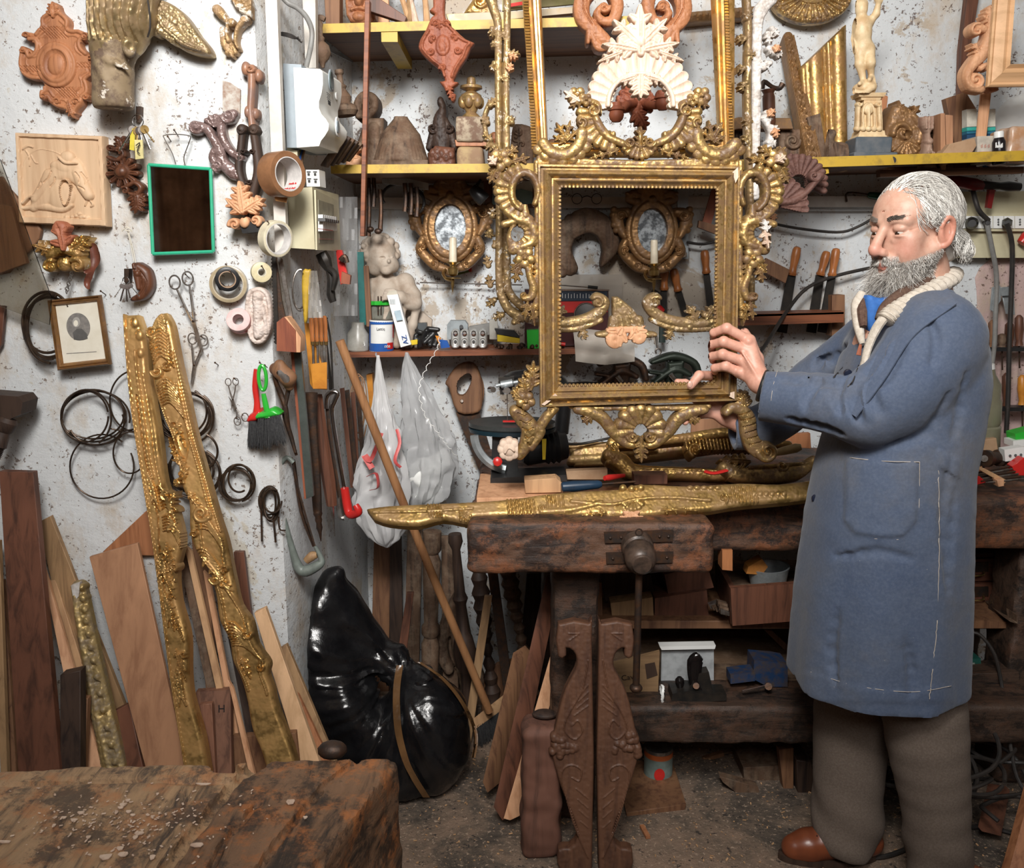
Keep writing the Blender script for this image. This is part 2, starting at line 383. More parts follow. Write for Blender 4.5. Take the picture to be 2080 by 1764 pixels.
class Vol:
 def __init__(s,lo,hi,res):
  lo,hi=A(lo,float),A(hi,float);lo,hi=np.minimum(lo,hi),np.maximum(lo,hi);s.lo=lo;s.res=res;s.n=np.ceil((A(hi,float)-s.lo)/res).astype(int)+1
  s.ax=[(s.lo[i]+np.arange(s.n[i])*res).astype(np.float32)for i in range(3)];s.D=np.full(s.n,1.0,np.float32)
 def win(s,lo,hi,m):
  r=[]
  for i in range(3):
   a=max(0,int((lo[i]-m-s.lo[i])/s.res));b=min(s.n[i],int((hi[i]+m-s.lo[i])/s.res)+2);r.append(slice(a,max(a,b)))
  return tuple(r)
 def xyz(s,w):return s.ax[0][w[0]][:,None,None],s.ax[1][w[1]][None,:,None],s.ax[2][w[2]][None,None,:]
 def comb(s,w,d,k,op):
  D=s.D[w]
  if D.size==0:return s
  if op=='sub':d=-d
  if op=='add':
   if k>0:h=np.clip(.5+.5*(D-d)/k,0,1);s.D[w]=D*(1-h)+d*h-k*h*(1-h)
   else:s.D[w]=np.minimum(D,d)
  else:
   if k>0:h=np.clip(.5-.5*(D-d)/k,0,1);s.D[w]=D*(1-h)+d*h+k*h*(1-h)
   else:s.D[w]=np.maximum(D,d)
  return s
 def ell(s,c,r,k=.0,rot=None,op='add'):
  c=A(c,float);r=A([r]*3 if np.isscalar(r)else r,float);R=r.max();w=s.win(c-R,c+R,k+4*s.res);x,y,z=s.xyz(w);x,y,z=x-c[0],y-c[1],z-c[2]
  if rot is not None:
   M=rotm(rot)if np.shape(rot)==(3,)else A(rot);x,y,z=M[0,0]*x+M[1,0]*y+M[2,0]*z,M[0,1]*x+M[1,1]*y+M[2,1]*z,M[0,2]*x+M[1,2]*y+M[2,2]*z
  k0=np.sqrt((x/r[0])**2+(y/r[1])**2+(z/r[2])**2);k1=np.sqrt((x/r[0]**2)**2+(y/r[1]**2)**2+(z/r[2]**2)**2)+1e-9
  return s.comb(w,k0*(k0-1)/k1,k,op)
 def cap(s,a,b,ra,rb=None,k=.0,op='add',flat=None,fax=None):
  rb=ra if rb is None else rb;a=A(a,float);b=A(b,float);R=max(ra,rb)*(max(1,flat)if flat else 1)
  w=s.win(np.minimum(a,b)-R,np.maximum(a,b)+R,k+4*s.res);x,y,z=s.xyz(w);d=b-a;L2=d@d+1e-12
  t=np.clip(((x-a[0])*d[0]+(y-a[1])*d[1]+(z-a[2])*d[2])/L2,0,1)
  dx,dy,dz=x-a[0]-t*d[0],y-a[1]-t*d[1],z-a[2]-t*d[2]
  if flat:
   f=A(fax,float);f/=np.linalg.norm(f);q=dx*f[0]+dy*f[1]+dz*f[2];g=q*(1/flat-1);dx,dy,dz=dx+g*f[0],dy+g*f[1],dz+g*f[2]
  return s.comb(w,np.sqrt(dx*dx+dy*dy+dz*dz)-(ra+(rb-ra)*t),k,op)
 def chain(s,pts,rad,k=.0,op='add',sm=0,**kw):
  if sm:
   n=len(pts);P2=smooth(pts,sm);rad=np.interp(np.linspace(0,n-1,len(P2)),range(n),rad);pts=P2
  for i in range(len(pts)-1):s.cap(pts[i],pts[i+1],rad[i],rad[i+1],k if(op=='sub' or i==0 or not sm)else min(k,.5*rad[i]),op,**kw)
  return s
 def box(s,c,h,k=.0,r=.0,rot=None,op='add'):
  c=A(c,float);h=A(h,float);R=np.linalg.norm(h)if rot is not None else h;w=s.win(c-R,c+R,k+4*s.res);x,y,z=s.xyz(w);x,y,z=x-c[0],y-c[1],z-c[2]
  if rot is not None:M=rotm(rot)if np.shape(rot)==(3,)else A(rot);x,y,z=M[0,0]*x+M[1,0]*y+M[2,0]*z,M[0,1]*x+M[1,1]*y+M[2,1]*z,M[0,2]*x+M[1,2]*y+M[2,2]*z
  qx,qy,qz=abs(x)-h[0]+r,abs(y)-h[1]+r,abs(z)-h[2]+r
  return s.comb(w,np.sqrt(np.maximum(qx,0)**2+np.maximum(qy,0)**2+np.maximum(qz,0)**2)+np.minimum(np.maximum(qx,np.maximum(qy,qz)),0)-r,k,op)
 def plane(s,p,n,k=.0):
  """keep the side the normal points away from"""
  p=A(p,float);n=A(n,float);n/=np.linalg.norm(n);w=(slice(None),)*3;x,y,z=s.xyz(w)
  return s.comb(w,((x-p[0])*n[0]+(y-p[1])*n[1]+(z-p[2])*n[2]),k,'int')
 def mesh(s,mi=0):
  D=s.D;ins=D<0;nx,ny,nz=D.shape;C=np.zeros((nx-1,ny-1,nz-1),np.int8)
  for a in(0,1):
   for b in(0,1):
    for c in(0,1):C+=ins[a:nx-1+a,b:ny-1+b,c:nz-1+c]
  act=(C>0)&(C<8);I,J,K=np.nonzero(act);n=len(I);idx=-np.ones(act.shape,int);idx[I,J,K]=np.arange(n)
  acc=np.zeros((n,3));cnt=np.zeros(n);cor={}
  for a in(0,1):
   for b in(0,1):
    for c in(0,1):cor[(a,b,c)]=D[I+a,J+b,K+c]
  for k0 in cor:
   for ax in range(3):
    if k0[ax]==0:
     k1=list(k0);k1[ax]=1;k1=tuple(k1);v0,v1=cor[k0],cor[k1];m=(v0<0)!=(v1<0)
     t=v0/(v0-v1+(v0==v1));p=np.tile(A(k0,float),(n,1));p[:,ax]+=t;acc+=p*m[:,None];cnt+=m
  V=s.lo+(np.stack([I,J,K],1)+acc/cnt[:,None])*s.res;qs=[]
  def quads(m,off):
   i,j,k=np.nonzero(m);return i,j,k
  for ax in range(3):
   sl0=[slice(1,-1)]*3;sl1=[slice(1,-1)]*3;sl0[ax]=slice(0,-1);sl1[ax]=slice(1,None)
   a,b=ins[tuple(sl0)],ins[tuple(sl1)]
   for sg in(0,1):
    m=(a&~b)if sg==0 else(~a&b);i,j,k=np.nonzero(m);g=[i,j,k]
    for q in range(3):
     if q!=ax:g[q]=g[q]+1
    o=[q for q in range(3)if q!=ax]
    def id_(du,dv):
     h=[x.copy()for x in g];h[o[0]]=h[o[0]]+du;h[o[1]]=h[o[1]]+dv;return idx[h[0],h[1],h[2]]
    q4=np.stack([id_(-1,-1),id_(0,-1),id_(0,0),id_(-1,0)],1)
    if(sg==1)^(ax==1):q4=q4[:,::-1]
    qs.append(q4)
  q=np.concatenate(qs);q=q[(q>=0).all(1)];md=MD();md.add(V,q,mi);return md
MATS={}
def _nt(name):
 m=bpy.data.materials.new(name);m.use_nodes=True;t=m.node_tree;b=t.nodes['Principled BSDF'];return m,t,b
def nd(t,k,**kw):
 n=t.nodes.new(k)
 for a,v in kw.items():
  if a in n.bl_rna.properties.keys():setattr(n,a,v)
  else:n.inputs[a.replace('_',' ')].default_value=v
 return n
def ramp(t,fac,stops):
 r=t.nodes.new('ShaderNodeValToRGB');e=r.color_ramp.elements
 while len(e)<len(stops):e.new(.5)
 for k,(p,c)in enumerate(stops):
  e[k].position=p;e[k].color=(*c,1)if len(c)==3 else c
 t.links.new(fac,r.inputs[0]);return r.outputs[0]
def mixc(t,fac,a,b):
 m=t.nodes.new('ShaderNodeMix');m.data_type='RGBA';ins=m.inputs
 if hasattr(fac,'links')or hasattr(fac,'is_linked'):t.links.new(fac,ins[0])
 else:ins[0].default_value=fac
 for s,v in((ins[6],a),(ins[7],b)):
  if isinstance(v,tuple):s.default_value=(*v[:3],1)
  else:t.links.new(v,s)
 return m.outputs[2]
def noise_n(t,scale,detail=5,rough=.6,vec=None,dist=0.0):
 n=nd(t,'ShaderNodeTexNoise',Scale=scale,Detail=detail,Roughness=rough,Distortion=dist)
 if vec is not None:t.links.new(vec,n.inputs['Vector'])
 return n.outputs['Fac']
def obj_vec(t,scale=(1,1,1),rot=(0,0,0),loc=(0,0,0)):
 c=t.nodes.new('ShaderNodeTexCoord');m=t.nodes.new('ShaderNodeMapping');m.inputs['Scale'].default_value=scale;m.inputs['Rotation'].default_value=rot;m.inputs['Location'].default_value=loc
 t.links.new(c.outputs['Object'],m.inputs[0]);return m.outputs[0]
def bump(t,b,h,strength=.3,dist=.002,prev=None):
 n=t.nodes.new('ShaderNodeBump');n.inputs['Strength'].default_value=strength;n.inputs['Distance'].default_value=dist;t.links.new(h,n.inputs['Height'])
 if prev is not None:t.links.new(prev,n.inputs['Normal'])
 t.links.new(n.outputs[0],b.inputs['Normal']);return n.outputs[0]
def L(t,a,b):t.links.new(a,b)
def pn(name,c,rough=.6,metal=0.0,c2=None,sc=30,bmp=0.0,thr=(.4,.65),**kw):
 if name in MATS:return MATS[name]
 m,t,b=_nt(name);b.inputs['Roughness'].default_value=rough;b.inputs['Metallic'].default_value=metal
 v=obj_vec(t)
 if c2 is None:c2=tuple(x*.72 for x in c)
 n=noise_n(t,sc,6,.65,v);col=ramp(t,n,[(thr[0],c),(thr[1],c2)]);L(t,col,b.inputs['Base Color'])
 if bmp:bump(t,b,noise_n(t,sc*3,4,.6,v),bmp,.0015)
 for k,x in kw.items():b.inputs[k.replace('_',' ')].default_value=x
 MATS[name]=m;return m
def wood(name,c,c2,axis='z',rough=.6,sc=1.0,dust=None,dustamt=.5,spec=.4,bmp=.25):
 if name in MATS:return MATS[name]
 m,t,b=_nt(name);b.inputs['Roughness'].default_value=rough;b.inputs['Specular IOR Level'].default_value=spec
 s={'x':(3,45,45),'y':(45,3,45),'z':(45,45,3)}[axis];v=obj_vec(t,tuple(q*sc for q in s))
 n=noise_n(t,1.0,6,.65,v,.6);col=ramp(t,n,[(.36,c2),(.52,c),(.66,tuple(min(1,x*1.12)for x in c))])
 n2=noise_n(t,6,3,.5,obj_vec(t));col=mixc(t,ramp(t,n2,[(.35,(.0,.0,.0)),(.75,(.45,.45,.45))]),col,c2)
 if dust:
  n3=noise_n(t,24,5,.7,obj_vec(t));col=mixc(t,ramp(t,n3,[(.45,(0,0,0)),(.7,(dustamt,)*3)]),col,dust)
 L(t,col,b.inputs['Base Color'])
 bump(t,b,n,bmp,.0012);MATS[name]=m;return m
def gold(name,c=(.62,.40,.12),worn=(.16,.07,.03),white=None,wear=.5,rough=.34,metal=.85,sc=22,fine=1.0):
 if name in MATS:return MATS[name]
 m,t,b=_nt(name);v=obj_vec(t)
 n=noise_n(t,sc,7,.72,v);f=ramp(t,n,[(.44-.0,(0,0,0)),(.56,(1,1,1))])
 big=noise_n(t,sc*.35,3,.5,v)
 shade=mixc(t,ramp(t,big,[(.35,(0,0,0)),(.65,(1,1,1))]),c,tuple(x*.66 for x in c))
 fac=nd(t,'ShaderNodeMath',operation='MULTIPLY');L(t,f,fac.inputs[0]);fac.inputs[1].default_value=wear
 col=mixc(t,fac.outputs[0],shade,worn)
 me=nd(t,'ShaderNodeMath',operation='SUBTRACT');me.inputs[0].default_value=metal;L(t,fac.outputs[0],me.inputs[1])
 mx=nd(t,'ShaderNodeMath',operation='MAXIMUM');L(t,me.outputs[0],mx.inputs[0]);mx.inputs[1].default_value=0.0
 met=mx.outputs[0]
 if white is not None:
  n4=noise_n(t,sc*1.6,6,.75,obj_vec(t,loc=(3,1,2)));w=ramp(t,n4,[(white,(0,0,0)),(white+.03,(1,1,1))]);col=mixc(t,w,col,(.62,.56,.48))
  iv=nd(t,'ShaderNodeMath',operation='SUBTRACT');iv.inputs[0].default_value=1.0;L(t,w,iv.inputs[1]);mm=nd(t,'ShaderNodeMath',operation='MULTIPLY');L(t,iv.outputs[0],mm.inputs[0]);L(t,met,mm.inputs[1]);met=mm.outputs[0]
 L(t,col,b.inputs['Base Color']);L(t,met,b.inputs['Metallic'])
 r=nd(t,'ShaderNodeMath',operation='MULTIPLY_ADD');L(t,noise_n(t,sc*2,4,.6,v),r.inputs[0]);r.inputs[1].default_value=.4;r.inputs[2].default_value=rough-.12;L(t,r.outputs[0],b.inputs['Roughness'])
 bump(t,b,noise_n(t,sc*3.2*fine,5,.65,v),.3,.0014);MATS[name]=m;return m
def glassm(name,c=(1,1,1),rough=.02,ior=1.45,thin=True,alpha=None):
 if name in MATS:return MATS[name]
 m,t,b=_nt(name);b.inputs['Base Color'].default_value=(*c,1);b.inputs['Roughness'].default_value=rough;b.inputs['IOR'].default_value=ior
 b.inputs['Transmission Weight'].default_value=1.0
 if alpha is not None:
  b.inputs['Transmission Weight'].default_value=0.0;b.inputs['Alpha'].default_value=alpha
 MATS[name]=m;return m
def skin(name,vc=True):
 m,t,b=_nt(name);a=t.nodes.new('ShaderNodeVertexColor');a.layer_name='Col';v=obj_vec(t)
 n=noise_n(t,60,6,.7,v);c=mixc(t,ramp(t,n,[(.42,(0,0,0)),(.72,(.5,.5,.5))]),a.outputs[0],(.42,.17,.11))
 L(t,c,b.inputs['Base Color']);b.inputs['Roughness'].default_value=.48;b.inputs['Subsurface Weight'].default_value=.08;b.inputs['Subsurface Radius'].default_value=(.01,.004,.002);b.inputs['Subsurface Scale'].default_value=.5
 b1=bump(t,b,noise_n(t,260,4,.6,v),.25,.0008)
 return m
def wallmat(name,base,patch,speck,seed=0,patch_t=.56,speck_t=.60,pink=None):
 m,t,b=_nt(name);b.inputs['Roughness'].default_value=.82;b.inputs['Specular IOR Level'].default_value=.25
 v=obj_vec(t,loc=(seed,seed*2,seed*.5))
 tint=ramp(t,noise_n(t,1.6,4,.6,v),[(.35,base),(.6,tuple(x*.88 for x in base)),(.75,tuple(x*y for x,y in zip(base,(1.0,.95,.86))))])
 p=noise_n(t,2.2,9,.72,v,.4);col=mixc(t,ramp(t,p,[(patch_t,(0,0,0)),(patch_t+.02,(.85,.85,.85))]),tint,patch)
 st=noise_n(t,5.5,8,.75,obj_vec(t,(1,1,.6),loc=(7,seed,3)));col=mixc(t,ramp(t,st,[(.50,(0,0,0)),(.66,(.75,.75,.75))]),col,(.50,.41,.31))
 s1=noise_n(t,75,3,.75,v);msk=noise_n(t,6,4,.6,obj_vec(t,loc=(1,9,seed)))
 mm=nd(t,'ShaderNodeMath',operation='MULTIPLY_ADD');L(t,msk,mm.inputs[0]);mm.inputs[1].default_value=.32;L(t,s1,mm.inputs[2])
 col=mixc(t,ramp(t,mm.outputs[0],[(speck_t+.18,(0,0,0)),(speck_t+.215,(.85,.85,.85))]),col,speck)
 L(t,col,b.inputs['Base Color'])
 b1=bump(t,b,noise_n(t,22,8,.7,v),.55,.008);b2=bump(t,b,p,.5,.01,b1);bump(t,b,noise_n(t,110,4,.7,v),.35,.002,b2)
 MATS[name]=m;return m
M_wallA=wallmat('plaster_left',(.68,.70,.71),(.56,.52,.44),(.16,.11,.08),0,.585,.60)
M_wallB=wallmat('plaster_side',(.56,.56,.55),(.42,.35,.28),(.14,.09,.06),3,.53,.585)
M_wallC=wallmat('plaster_back',(.66,.69,.71),(.44,.37,.29),(.10,.06,.045),6,.555,.585)
M_floor=None
def floormat():
 m,t,b=_nt('workshop_floor');b.inputs['Roughness'].default_value=.9;v=obj_vec(t)
 n=noise_n(t,3.2,9,.75,v,.3);col=ramp(t,n,[(.36,(.04,.032,.027)),(.46,(.11,.085,.065)),(.54,(.22,.155,.11)),(.66,(.32,.215,.15))])
 s=noise_n(t,90,3,.7,v);col=mixc(t,ramp(t,s,[(.58,(0,0,0)),(.66,(.9,.9,.9))]),col,(.50,.37,.27));s2=noise_n(t,55,3,.7,obj_vec(t,loc=(4,4,4)));col=mixc(t,ramp(t,s2,[(.60,(0,0,0)),(.66,(.9,.9,.9))]),col,(.035,.028,.025))
 L(t,col,b.inputs['Base Color']);b1=bump(t,b,n,.6,.02);bump(t,b,noise_n(t,120,5,.7,v),.7,.006,b1);return m
M_floor=floormat()
def oldbench(name,top=(.20,.115,.06),dark=(.030,.020,.015),org=(.30,.12,.045),axis='x',sc=1.0,org_amt=.8):
 m,t,b=_nt(name);v=obj_vec(t);s={'x':(2,14,14),'y':(14,2,14),'z':(14,14,2)}[axis]
 g=noise_n(t,1.6*sc,8,.72,obj_vec(t,s),1.0);col=ramp(t,g,[(.38,dark),(.50,top),(.66,tuple(x*1.25 for x in top))])
 n=noise_n(t,13*sc,8,.75,v);col=mixc(t,ramp(t,n,[(.49,(0,0,0)),(.60,(org_amt,)*3)]),col,org)
 n2=noise_n(t,9*sc,8,.8,obj_vec(t,loc=(5,2,1)));col=mixc(t,ramp(t,n2,[(.50,(0,0,0)),(.58,(.85,.85,.85))]),col,dark)
 L(t,col,b.inputs['Base Color']);b.inputs['Roughness'].default_value=.55
 b1=bump(t,b,n,.7,.006);bump(t,b,g,.6,.004,b1);MATS[name]=m;return m
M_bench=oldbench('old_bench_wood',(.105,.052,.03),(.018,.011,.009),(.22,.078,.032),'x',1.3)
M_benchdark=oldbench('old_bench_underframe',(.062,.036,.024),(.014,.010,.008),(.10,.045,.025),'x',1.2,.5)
M_fore=oldbench('foreground_bench_wood',(.38,.24,.13),(.075,.05,.035),(.46,.20,.08),'y',1.6,.7)
M_yel=pn('yellow_painted_board',(.50,.32,.03),.5,0,(.28,.18,.035),30,.2,(.50,.72))
M_shelfw=wood('shelf_brown_wood',(.17,.075,.033),(.07,.03,.016),'x',.6)
M_redwood=wood('red_brown_shelf_wood',(.26,.085,.035),(.12,.04,.02),'x',.5)
M_terra=wood('warm_carved_lime',(.41,.175,.08),(.26,.10,.045),'z',.55,1.2,bmp=.15)
M_red=wood('red_carved_wood',(.29,.088,.042),(.18,.05,.028),'z',.6,1.2)
M_peach=wood('fresh_pearwood',(.66,.37,.21),(.50,.25,.13),'z',.6,1.0,bmp=.12)
M_pale=wood('fresh_pale_limewood',(.66,.51,.40),(.50,.35,.26),'z',.65,1.4,bmp=.12)
M_panel=wood('pale_relief_limewood',(.62,.43,.27),(.50,.32,.19),'z',.62,.6,bmp=.1)
M_walnut=wood('walnut_carving',(.12,.045,.022),(.05,.02,.012),'z',.42,1.2)
M_dark=wood('dark_stained_wood',(.055,.032,.022),(.02,.012,.01),'z',.6)
M_dusty=wood('dusty_dark_carving',(.13,.075,.045),(.05,.03,.02),'z',.75,1.2,dust=(.26,.19,.13),dustamt=.6)
M_oak=wood('old_brown_board',(.22,.11,.055),(.11,.05,.028),'z',.65)
M_mahog=wood('mahogany_plank',(.15,.06,.035),(.065,.028,.018),'z',.5,.8)
M_ply=wood('plywood_board',(.42,.22,.12),(.29,.14,.075),'z',.6,.5)
M_light=wood('light_pine_board',(.56,.34,.18),(.40,.23,.12),'z',.6,.7)
M_tan=wood('tan_plank',(.36,.22,.11),(.22,.13,.065),'z',.6,.8)
M_handle=wood('turned_tool_handle',(.42,.15,.045),(.24,.08,.025),'z',.35,.9)
M_lilac=pn('glossy_primed_carving',(.24,.17,.16),.28,.15,(.12,.07,.06),60,.3)
M_gold=gold('antique_gilding',(.52,.34,.13),(.10,.05,.025),.70,.9,.40,.85,30)
M_goldh=gold('dark_rubbed_gilding',(.56,.37,.15),(.13,.07,.035),.70,.85,.36,.82,40)
M_goldb=gold('bright_gilding',(.62,.39,.13),(.22,.10,.045),None,.6,.34,.88,18)
M_goldw=gold('gilding_over_gesso',(.42,.29,.13),(.13,.07,.04),.60,.6,.42,.7,22)
M_goldy=gold('burnished_long_gilding',(.70,.44,.16),(.26,.11,.04),.76,.45,.34,.9,14)
M_bronze=gold('bronze_gilding',(.34,.19,.08),(.12,.06,.03),None,.6,.42,.65,24)
M_gesso=pn('white_gesso',(.66,.63,.60),.75,0,(.38,.33,.29),40,.5)
M_plaster=pn('stained_plaster_cast',(.46,.39,.32),.7,0,(.26,.17,.11),14,.35,(.46,.78))
M_cream=pn('cream_resin',(.72,.56,.34),.5,0,(.56,.38,.20),30,.15)
M_ivory=pn('ivory_candle',(.74,.67,.52),.4,0,(.58,.5,.38),20)
M_iron=pn('rusty_iron',(.055,.042,.036),.5,.7,(.11,.055,.03),40,.4)
M_steel=pn('worn_steel',(.40,.38,.36),.35,.9,(.20,.16,.13),40,.1)
M_chrome=pn('bright_chrome',(.72,.72,.72),.18,1.0,(.5,.5,.5),20)
M_galv=pn('galvanised_steel',(.40,.44,.46),.45,.6,(.28,.31,.32),30,.1)
M_blackm=pn('black_tool_metal',(.016,.015,.014),.42,.3,(.035,.028,.022),30,.1)
M_wire=pn('brown_wire',(.045,.03,.022),.4,.6,(.08,.05,.03),60)
M_black=pn('black_plastic',(.012,.012,.013),.38,0,(.02,.02,.02),20)
M_white=pn('white_plastic',(.78,.79,.77),.35,0,(.70,.70,.68),8)
M_meter=pn('white_meter_cover',(.74,.75,.72),.35,0,(.66,.65,.60),9)
M_grey=pn('grey_plastic',(.28,.33,.37),.45,0,(.24,.28,.31),12)
M_beige=pn('beige_switchgear_plastic',(.56,.52,.36),.4,0,(.48,.43,.28),9)
M_trunk=pn('white_cable_trunking',(.66,.63,.58),.5,0,(.52,.46,.40),12,.1)
M_green=pn('green_painted_rim',(.04,.42,.24),.3,0,(.03,.35,.2),20)
M_redp=pn('red_plastic',(.58,.025,.02),.32,0,(.48,.02,.018),12)
M_greenp=pn('bright_green_plastic',(.03,.42,.04),.28,0,(.03,.35,.035),12)
M_bluep=pn('blue_plastic',(.02,.10,.38),.3,0,(.02,.08,.3),12)
M_orange=pn('orange_lacquered_wood',(.58,.24,.03),.4,0,(.44,.16,.02),20)
M_yelp=pn('yellow_plastic',(.70,.52,.03),.35,0,(.6,.4,.02),12)
M_paper=pn('aged_paper',(.72,.68,.58),.8,0,(.64,.59,.48),14)
M_card=pn('brown_cardboard',(.42,.27,.16),.85,0,(.34,.2,.11),18)
M_rubber=pn('black_rubber_cable',(.018,.016,.015),.55,0,(.035,.028,.024),30)
M_greycab=pn('grey_cable_sheath',(.22,.22,.21),.5,0,(.17,.16,.15),30)
M_brass=pn('brass',(.48,.33,.13),.32,.9,(.27,.17,.06),30,.1)
M_bristle=pn('dark_bristles',(.022,.022,.024),.6,0,(.05,.05,.05),200,.5)
M_glass=glassm('clear_glass',(.94,.96,.94),.0)
M_mirror=pn('dark_mirror',(.72,.70,.66),.03,1.0,(.26,.25,.23),5)
M_spot=pn('foxed_mirror',(.40,.44,.47),.3,.9,(.10,.11,.12),40,.15,(.42,.58))
cd=bpy.data.cameras.new('camera');cam=bpy.data.objects.new('camera',cd);COL.objects.link(cam)
cam.location=(0,0,CH);cam.rotation_euler=(math.pi/2-PIT,0,0);cd.sensor_width=36;cd.lens=36*F/2080;cd.clip_start=.02
sc=bpy.context.scene;sc.camera=cam
vs=sc.view_settings;vs.view_transform='Standard';vs.look='None';vs.gamma=1;vs.use_curve_mapping=False;vs.exposure=-.06
w=bpy.data.worlds.new('world');sc.world=w;w.use_nodes=True;w.node_tree.nodes['Background'].inputs[0].default_value=(.9,.95,1,1);w.node_tree.nodes['Background'].inputs[1].default_value=.06
def area(name,loc,target,size,power,col=(1,1,1),sy=None,sp=180):
 l=bpy.data.lights.new(name,'AREA');l.energy=power;l.color=col;l.size=size
 l.spread=math.radians(sp)
 if sy:l.shape='RECTANGLE';l.size_y=sy
 o=bpy.data.objects.new(name,l);COL.objects.link(o);o.location=loc
 import mathutils
 o.rotation_euler=(mathutils.Vector(target)-mathutils.Vector(loc)).to_track_quat('-Z','Y').to_euler();return o
area('ceiling_bounce_key',(-.15,.05,2.72),(.1,2.7,1.95),.55,40,(1,.97,.93),sp=100)  # unseen area light standing in for flash bounced off the ceiling
area('added_bounce_fill',(.3,-.6,3.1),(.2,2.4,1.6),1.8,30,(1,.98,.96),sp=110)  # added broad fill imitating ceiling bounce, no real fixture
area('added_rear_fill',(.2,-1.5,3.1),(-.6,-2.3,1.2),.8,16,(1,.93,.85))  # added unseen light, brightens the rear wall for mirror and gold reflections
def wx(Y):return-.59+.1*(Y-2.2)
def PS(px,py,off=0.0):
 """pixel -> point on the side wall (moved into the room by off)"""
 rx,ry,rz=_ray(px,py);t=(-.59-.22+off)/(rx-.1*ry);return(t*rx,t*ry,CH+t*rz)
md=MD();md.box((0,1.0,-.05),(6,8,.1));struct('floor',md,M_floor)
md=MD();md.box((0,1.0,3.25),(6,8,.1));struct('ceiling',md,pn('ceiling_paint',(.62,.62,.60),.9))
md=MD();md.box((.9,3.06,1.6),(5,.12,3.3));struct('wall_back',md,M_wallC)
g=[]
for i in range(90):
 z=3.3*i/89;row=[]
 for j in range(60):
  x=-2.6+2.0*j/59;e=max(0,(x+.66)/.07);cz=x
  row.append((x,2.2+(.035*(1-math.sqrt(max(0,1-e*e)))if e>0 else 0)+.006*math.sin(3*z+2*x)+.004*math.sin(9*z)*math.cos(7*x),z))
 for j in range(1,24):
  Y=2.235+.82*j/23;row.append((wx(Y)+.004*math.sin(8*z+Y*9),Y,z))
 g.append(row)
md=MD();md.sheet(g,th=.1);o=struct('wall_left',md,M_wallA)
md=MD();md.box((2.55,1,1.6),(.1,8,3.3));struct('wall_right',md,M_wallB)
md=MD();md.box((-2.65,0,1.6),(.1,6,3.3));struct('wall_side_left',md,M_wallB)
md=MD();md.box((0,-2.4,1.6),(6,.1,3.3));struct('wall_rear',md,wood('dark_wood_wardrobe_wall',(.45,.22,.12),(.18,.08,.045),'z',.4,.4))
r=RL(1925,520,2120,1180,4);r.poly([(1990,545),(2110,535),(2110,1170),(1940,1170),(1930,900),(1975,820),(1960,700),(1985,620)],1,3,sm=3)
struct('trim_1',r.mesh(Y=2.998,th=1,hs=1),wallmat('pink_wash',(.58,.42,.40),(.46,.38,.33),(.10,.06,.045),9,.60,.60))
def PR(pts,Y=None,th=.02,off=None,md=None,mi=0):
 """prism: outline px points (px,py[,Y]) extruded by thickness away from the camera"""
 md=md or MD();q=[P(p[0],p[1],p[2]if len(p)>2 else Y)for p in pts];return md.prism(q,off or(0,th,0),mi)
def bevel(o,w=.002,n=2):
 for x in([o]if o.type=='MESH' else[c for c in o.children]):
  m=x.modifiers.new('b','BEVEL');m.width=w;m.segments=n;m.limit_method='ANGLE';m.angle_limit=math.radians(35)
 return o
def pk(name,label,cat,pts,mat,th=.015,off=None,group=None,bev=.0012,Y=None):
 o=one(name,label,cat,PR(pts,Y,th,off),mat,group);bevel(o,bev,1);return o
def TB(pts,r,n=8,Y=None,md=None,sm=4,mi=0,**kw):
 md=md or MD();q=[P(p[0],p[1],p[2]if len(p)>2 else Y)for p in pts]
 if sm and len(q)>2:q=smooth(q,sm)
 return md.tube(q,r,n,mi,**kw)
def LT(p0,p1,prof,n=18,Y=None,md=None,mi=0,**kw):
 """turned piece between two px points; profile radii in px"""
 md=md or MD();Y0=p0[2]if len(p0)>2 else Y;Y1=p1[2]if len(p1)>2 else Y;m=mpp((Y0+Y1)/2)
 return md.lt_(P(p0[0],p0[1],Y0),P(p1[0],p1[1],Y1),[(t,r*m)for t,r in prof],n,mi,**kw)
def roughen(md,amp,sc=20,seed=0):
 """irregular displacement on a mesh with fine faces"""
 for k in range(len(md.v)):
  v=md.v[k];md.v[k]=v+amp*np.stack([vnoise(v[:,1]*sc+v[:,0]*3,v[:,2]*sc,seed),vnoise(v[:,0]*sc,v[:,2]*sc+v[:,1]*2,seed+1),vnoise(v[:,0]*sc,v[:,1]*sc+v[:,2]*2,seed+2)],1)*2
 return md
def chunk(lo,hi,res,rnd,amp,seed=0,cuts=(),sc=14,extra=None):
 """heavy worn timber: rounded box with worn, hacked edges"""
 v=Vol(A(lo)-res*3,A(hi)+res*3,res);lo,hi=A(lo,float),A(hi,float);v.box((lo+hi)/2,(hi-lo)/2,r=rnd)
 if extra:extra(v)
 x,y,z=np.meshgrid(*v.ax,indexing='ij',sparse=False)
 n=vnoise(x*sc*.5+z*sc*2,y*sc*2+z*3,seed)+.5*vnoise(x*sc*2+y*5,z*sc*3,seed+1)+.35*vnoise(x*sc*4,y*sc*4+z*sc*4,seed+3)
 v.D+=(amp*n).astype(np.float32)
 for c in cuts:v.chain(*c,op='sub',k=.004)
 return v.mesh()
t=T('workbench','long dark battered carpenter workbench with end vise block along the back wall','workbench')
t.part('top',chunk((-.10,2.27,.725),(2.1,2.93,.868),.012,.012,.006,1),M_bench)
t.part('vise_block',chunk((-.108,2.05,.742),(.49,2.29,.870),.006,.015,.006,5,sc=22),M_bench)
def beam(x0,y0,z0,x1,y1,z1,seed,res=.012):return chunk((x0,y0,z0),(x1,y1,z1),res,.008,.005,seed)
t.part('leg',beam(.105,2.16,0,.225,2.30,.745,11),M_benchdark)
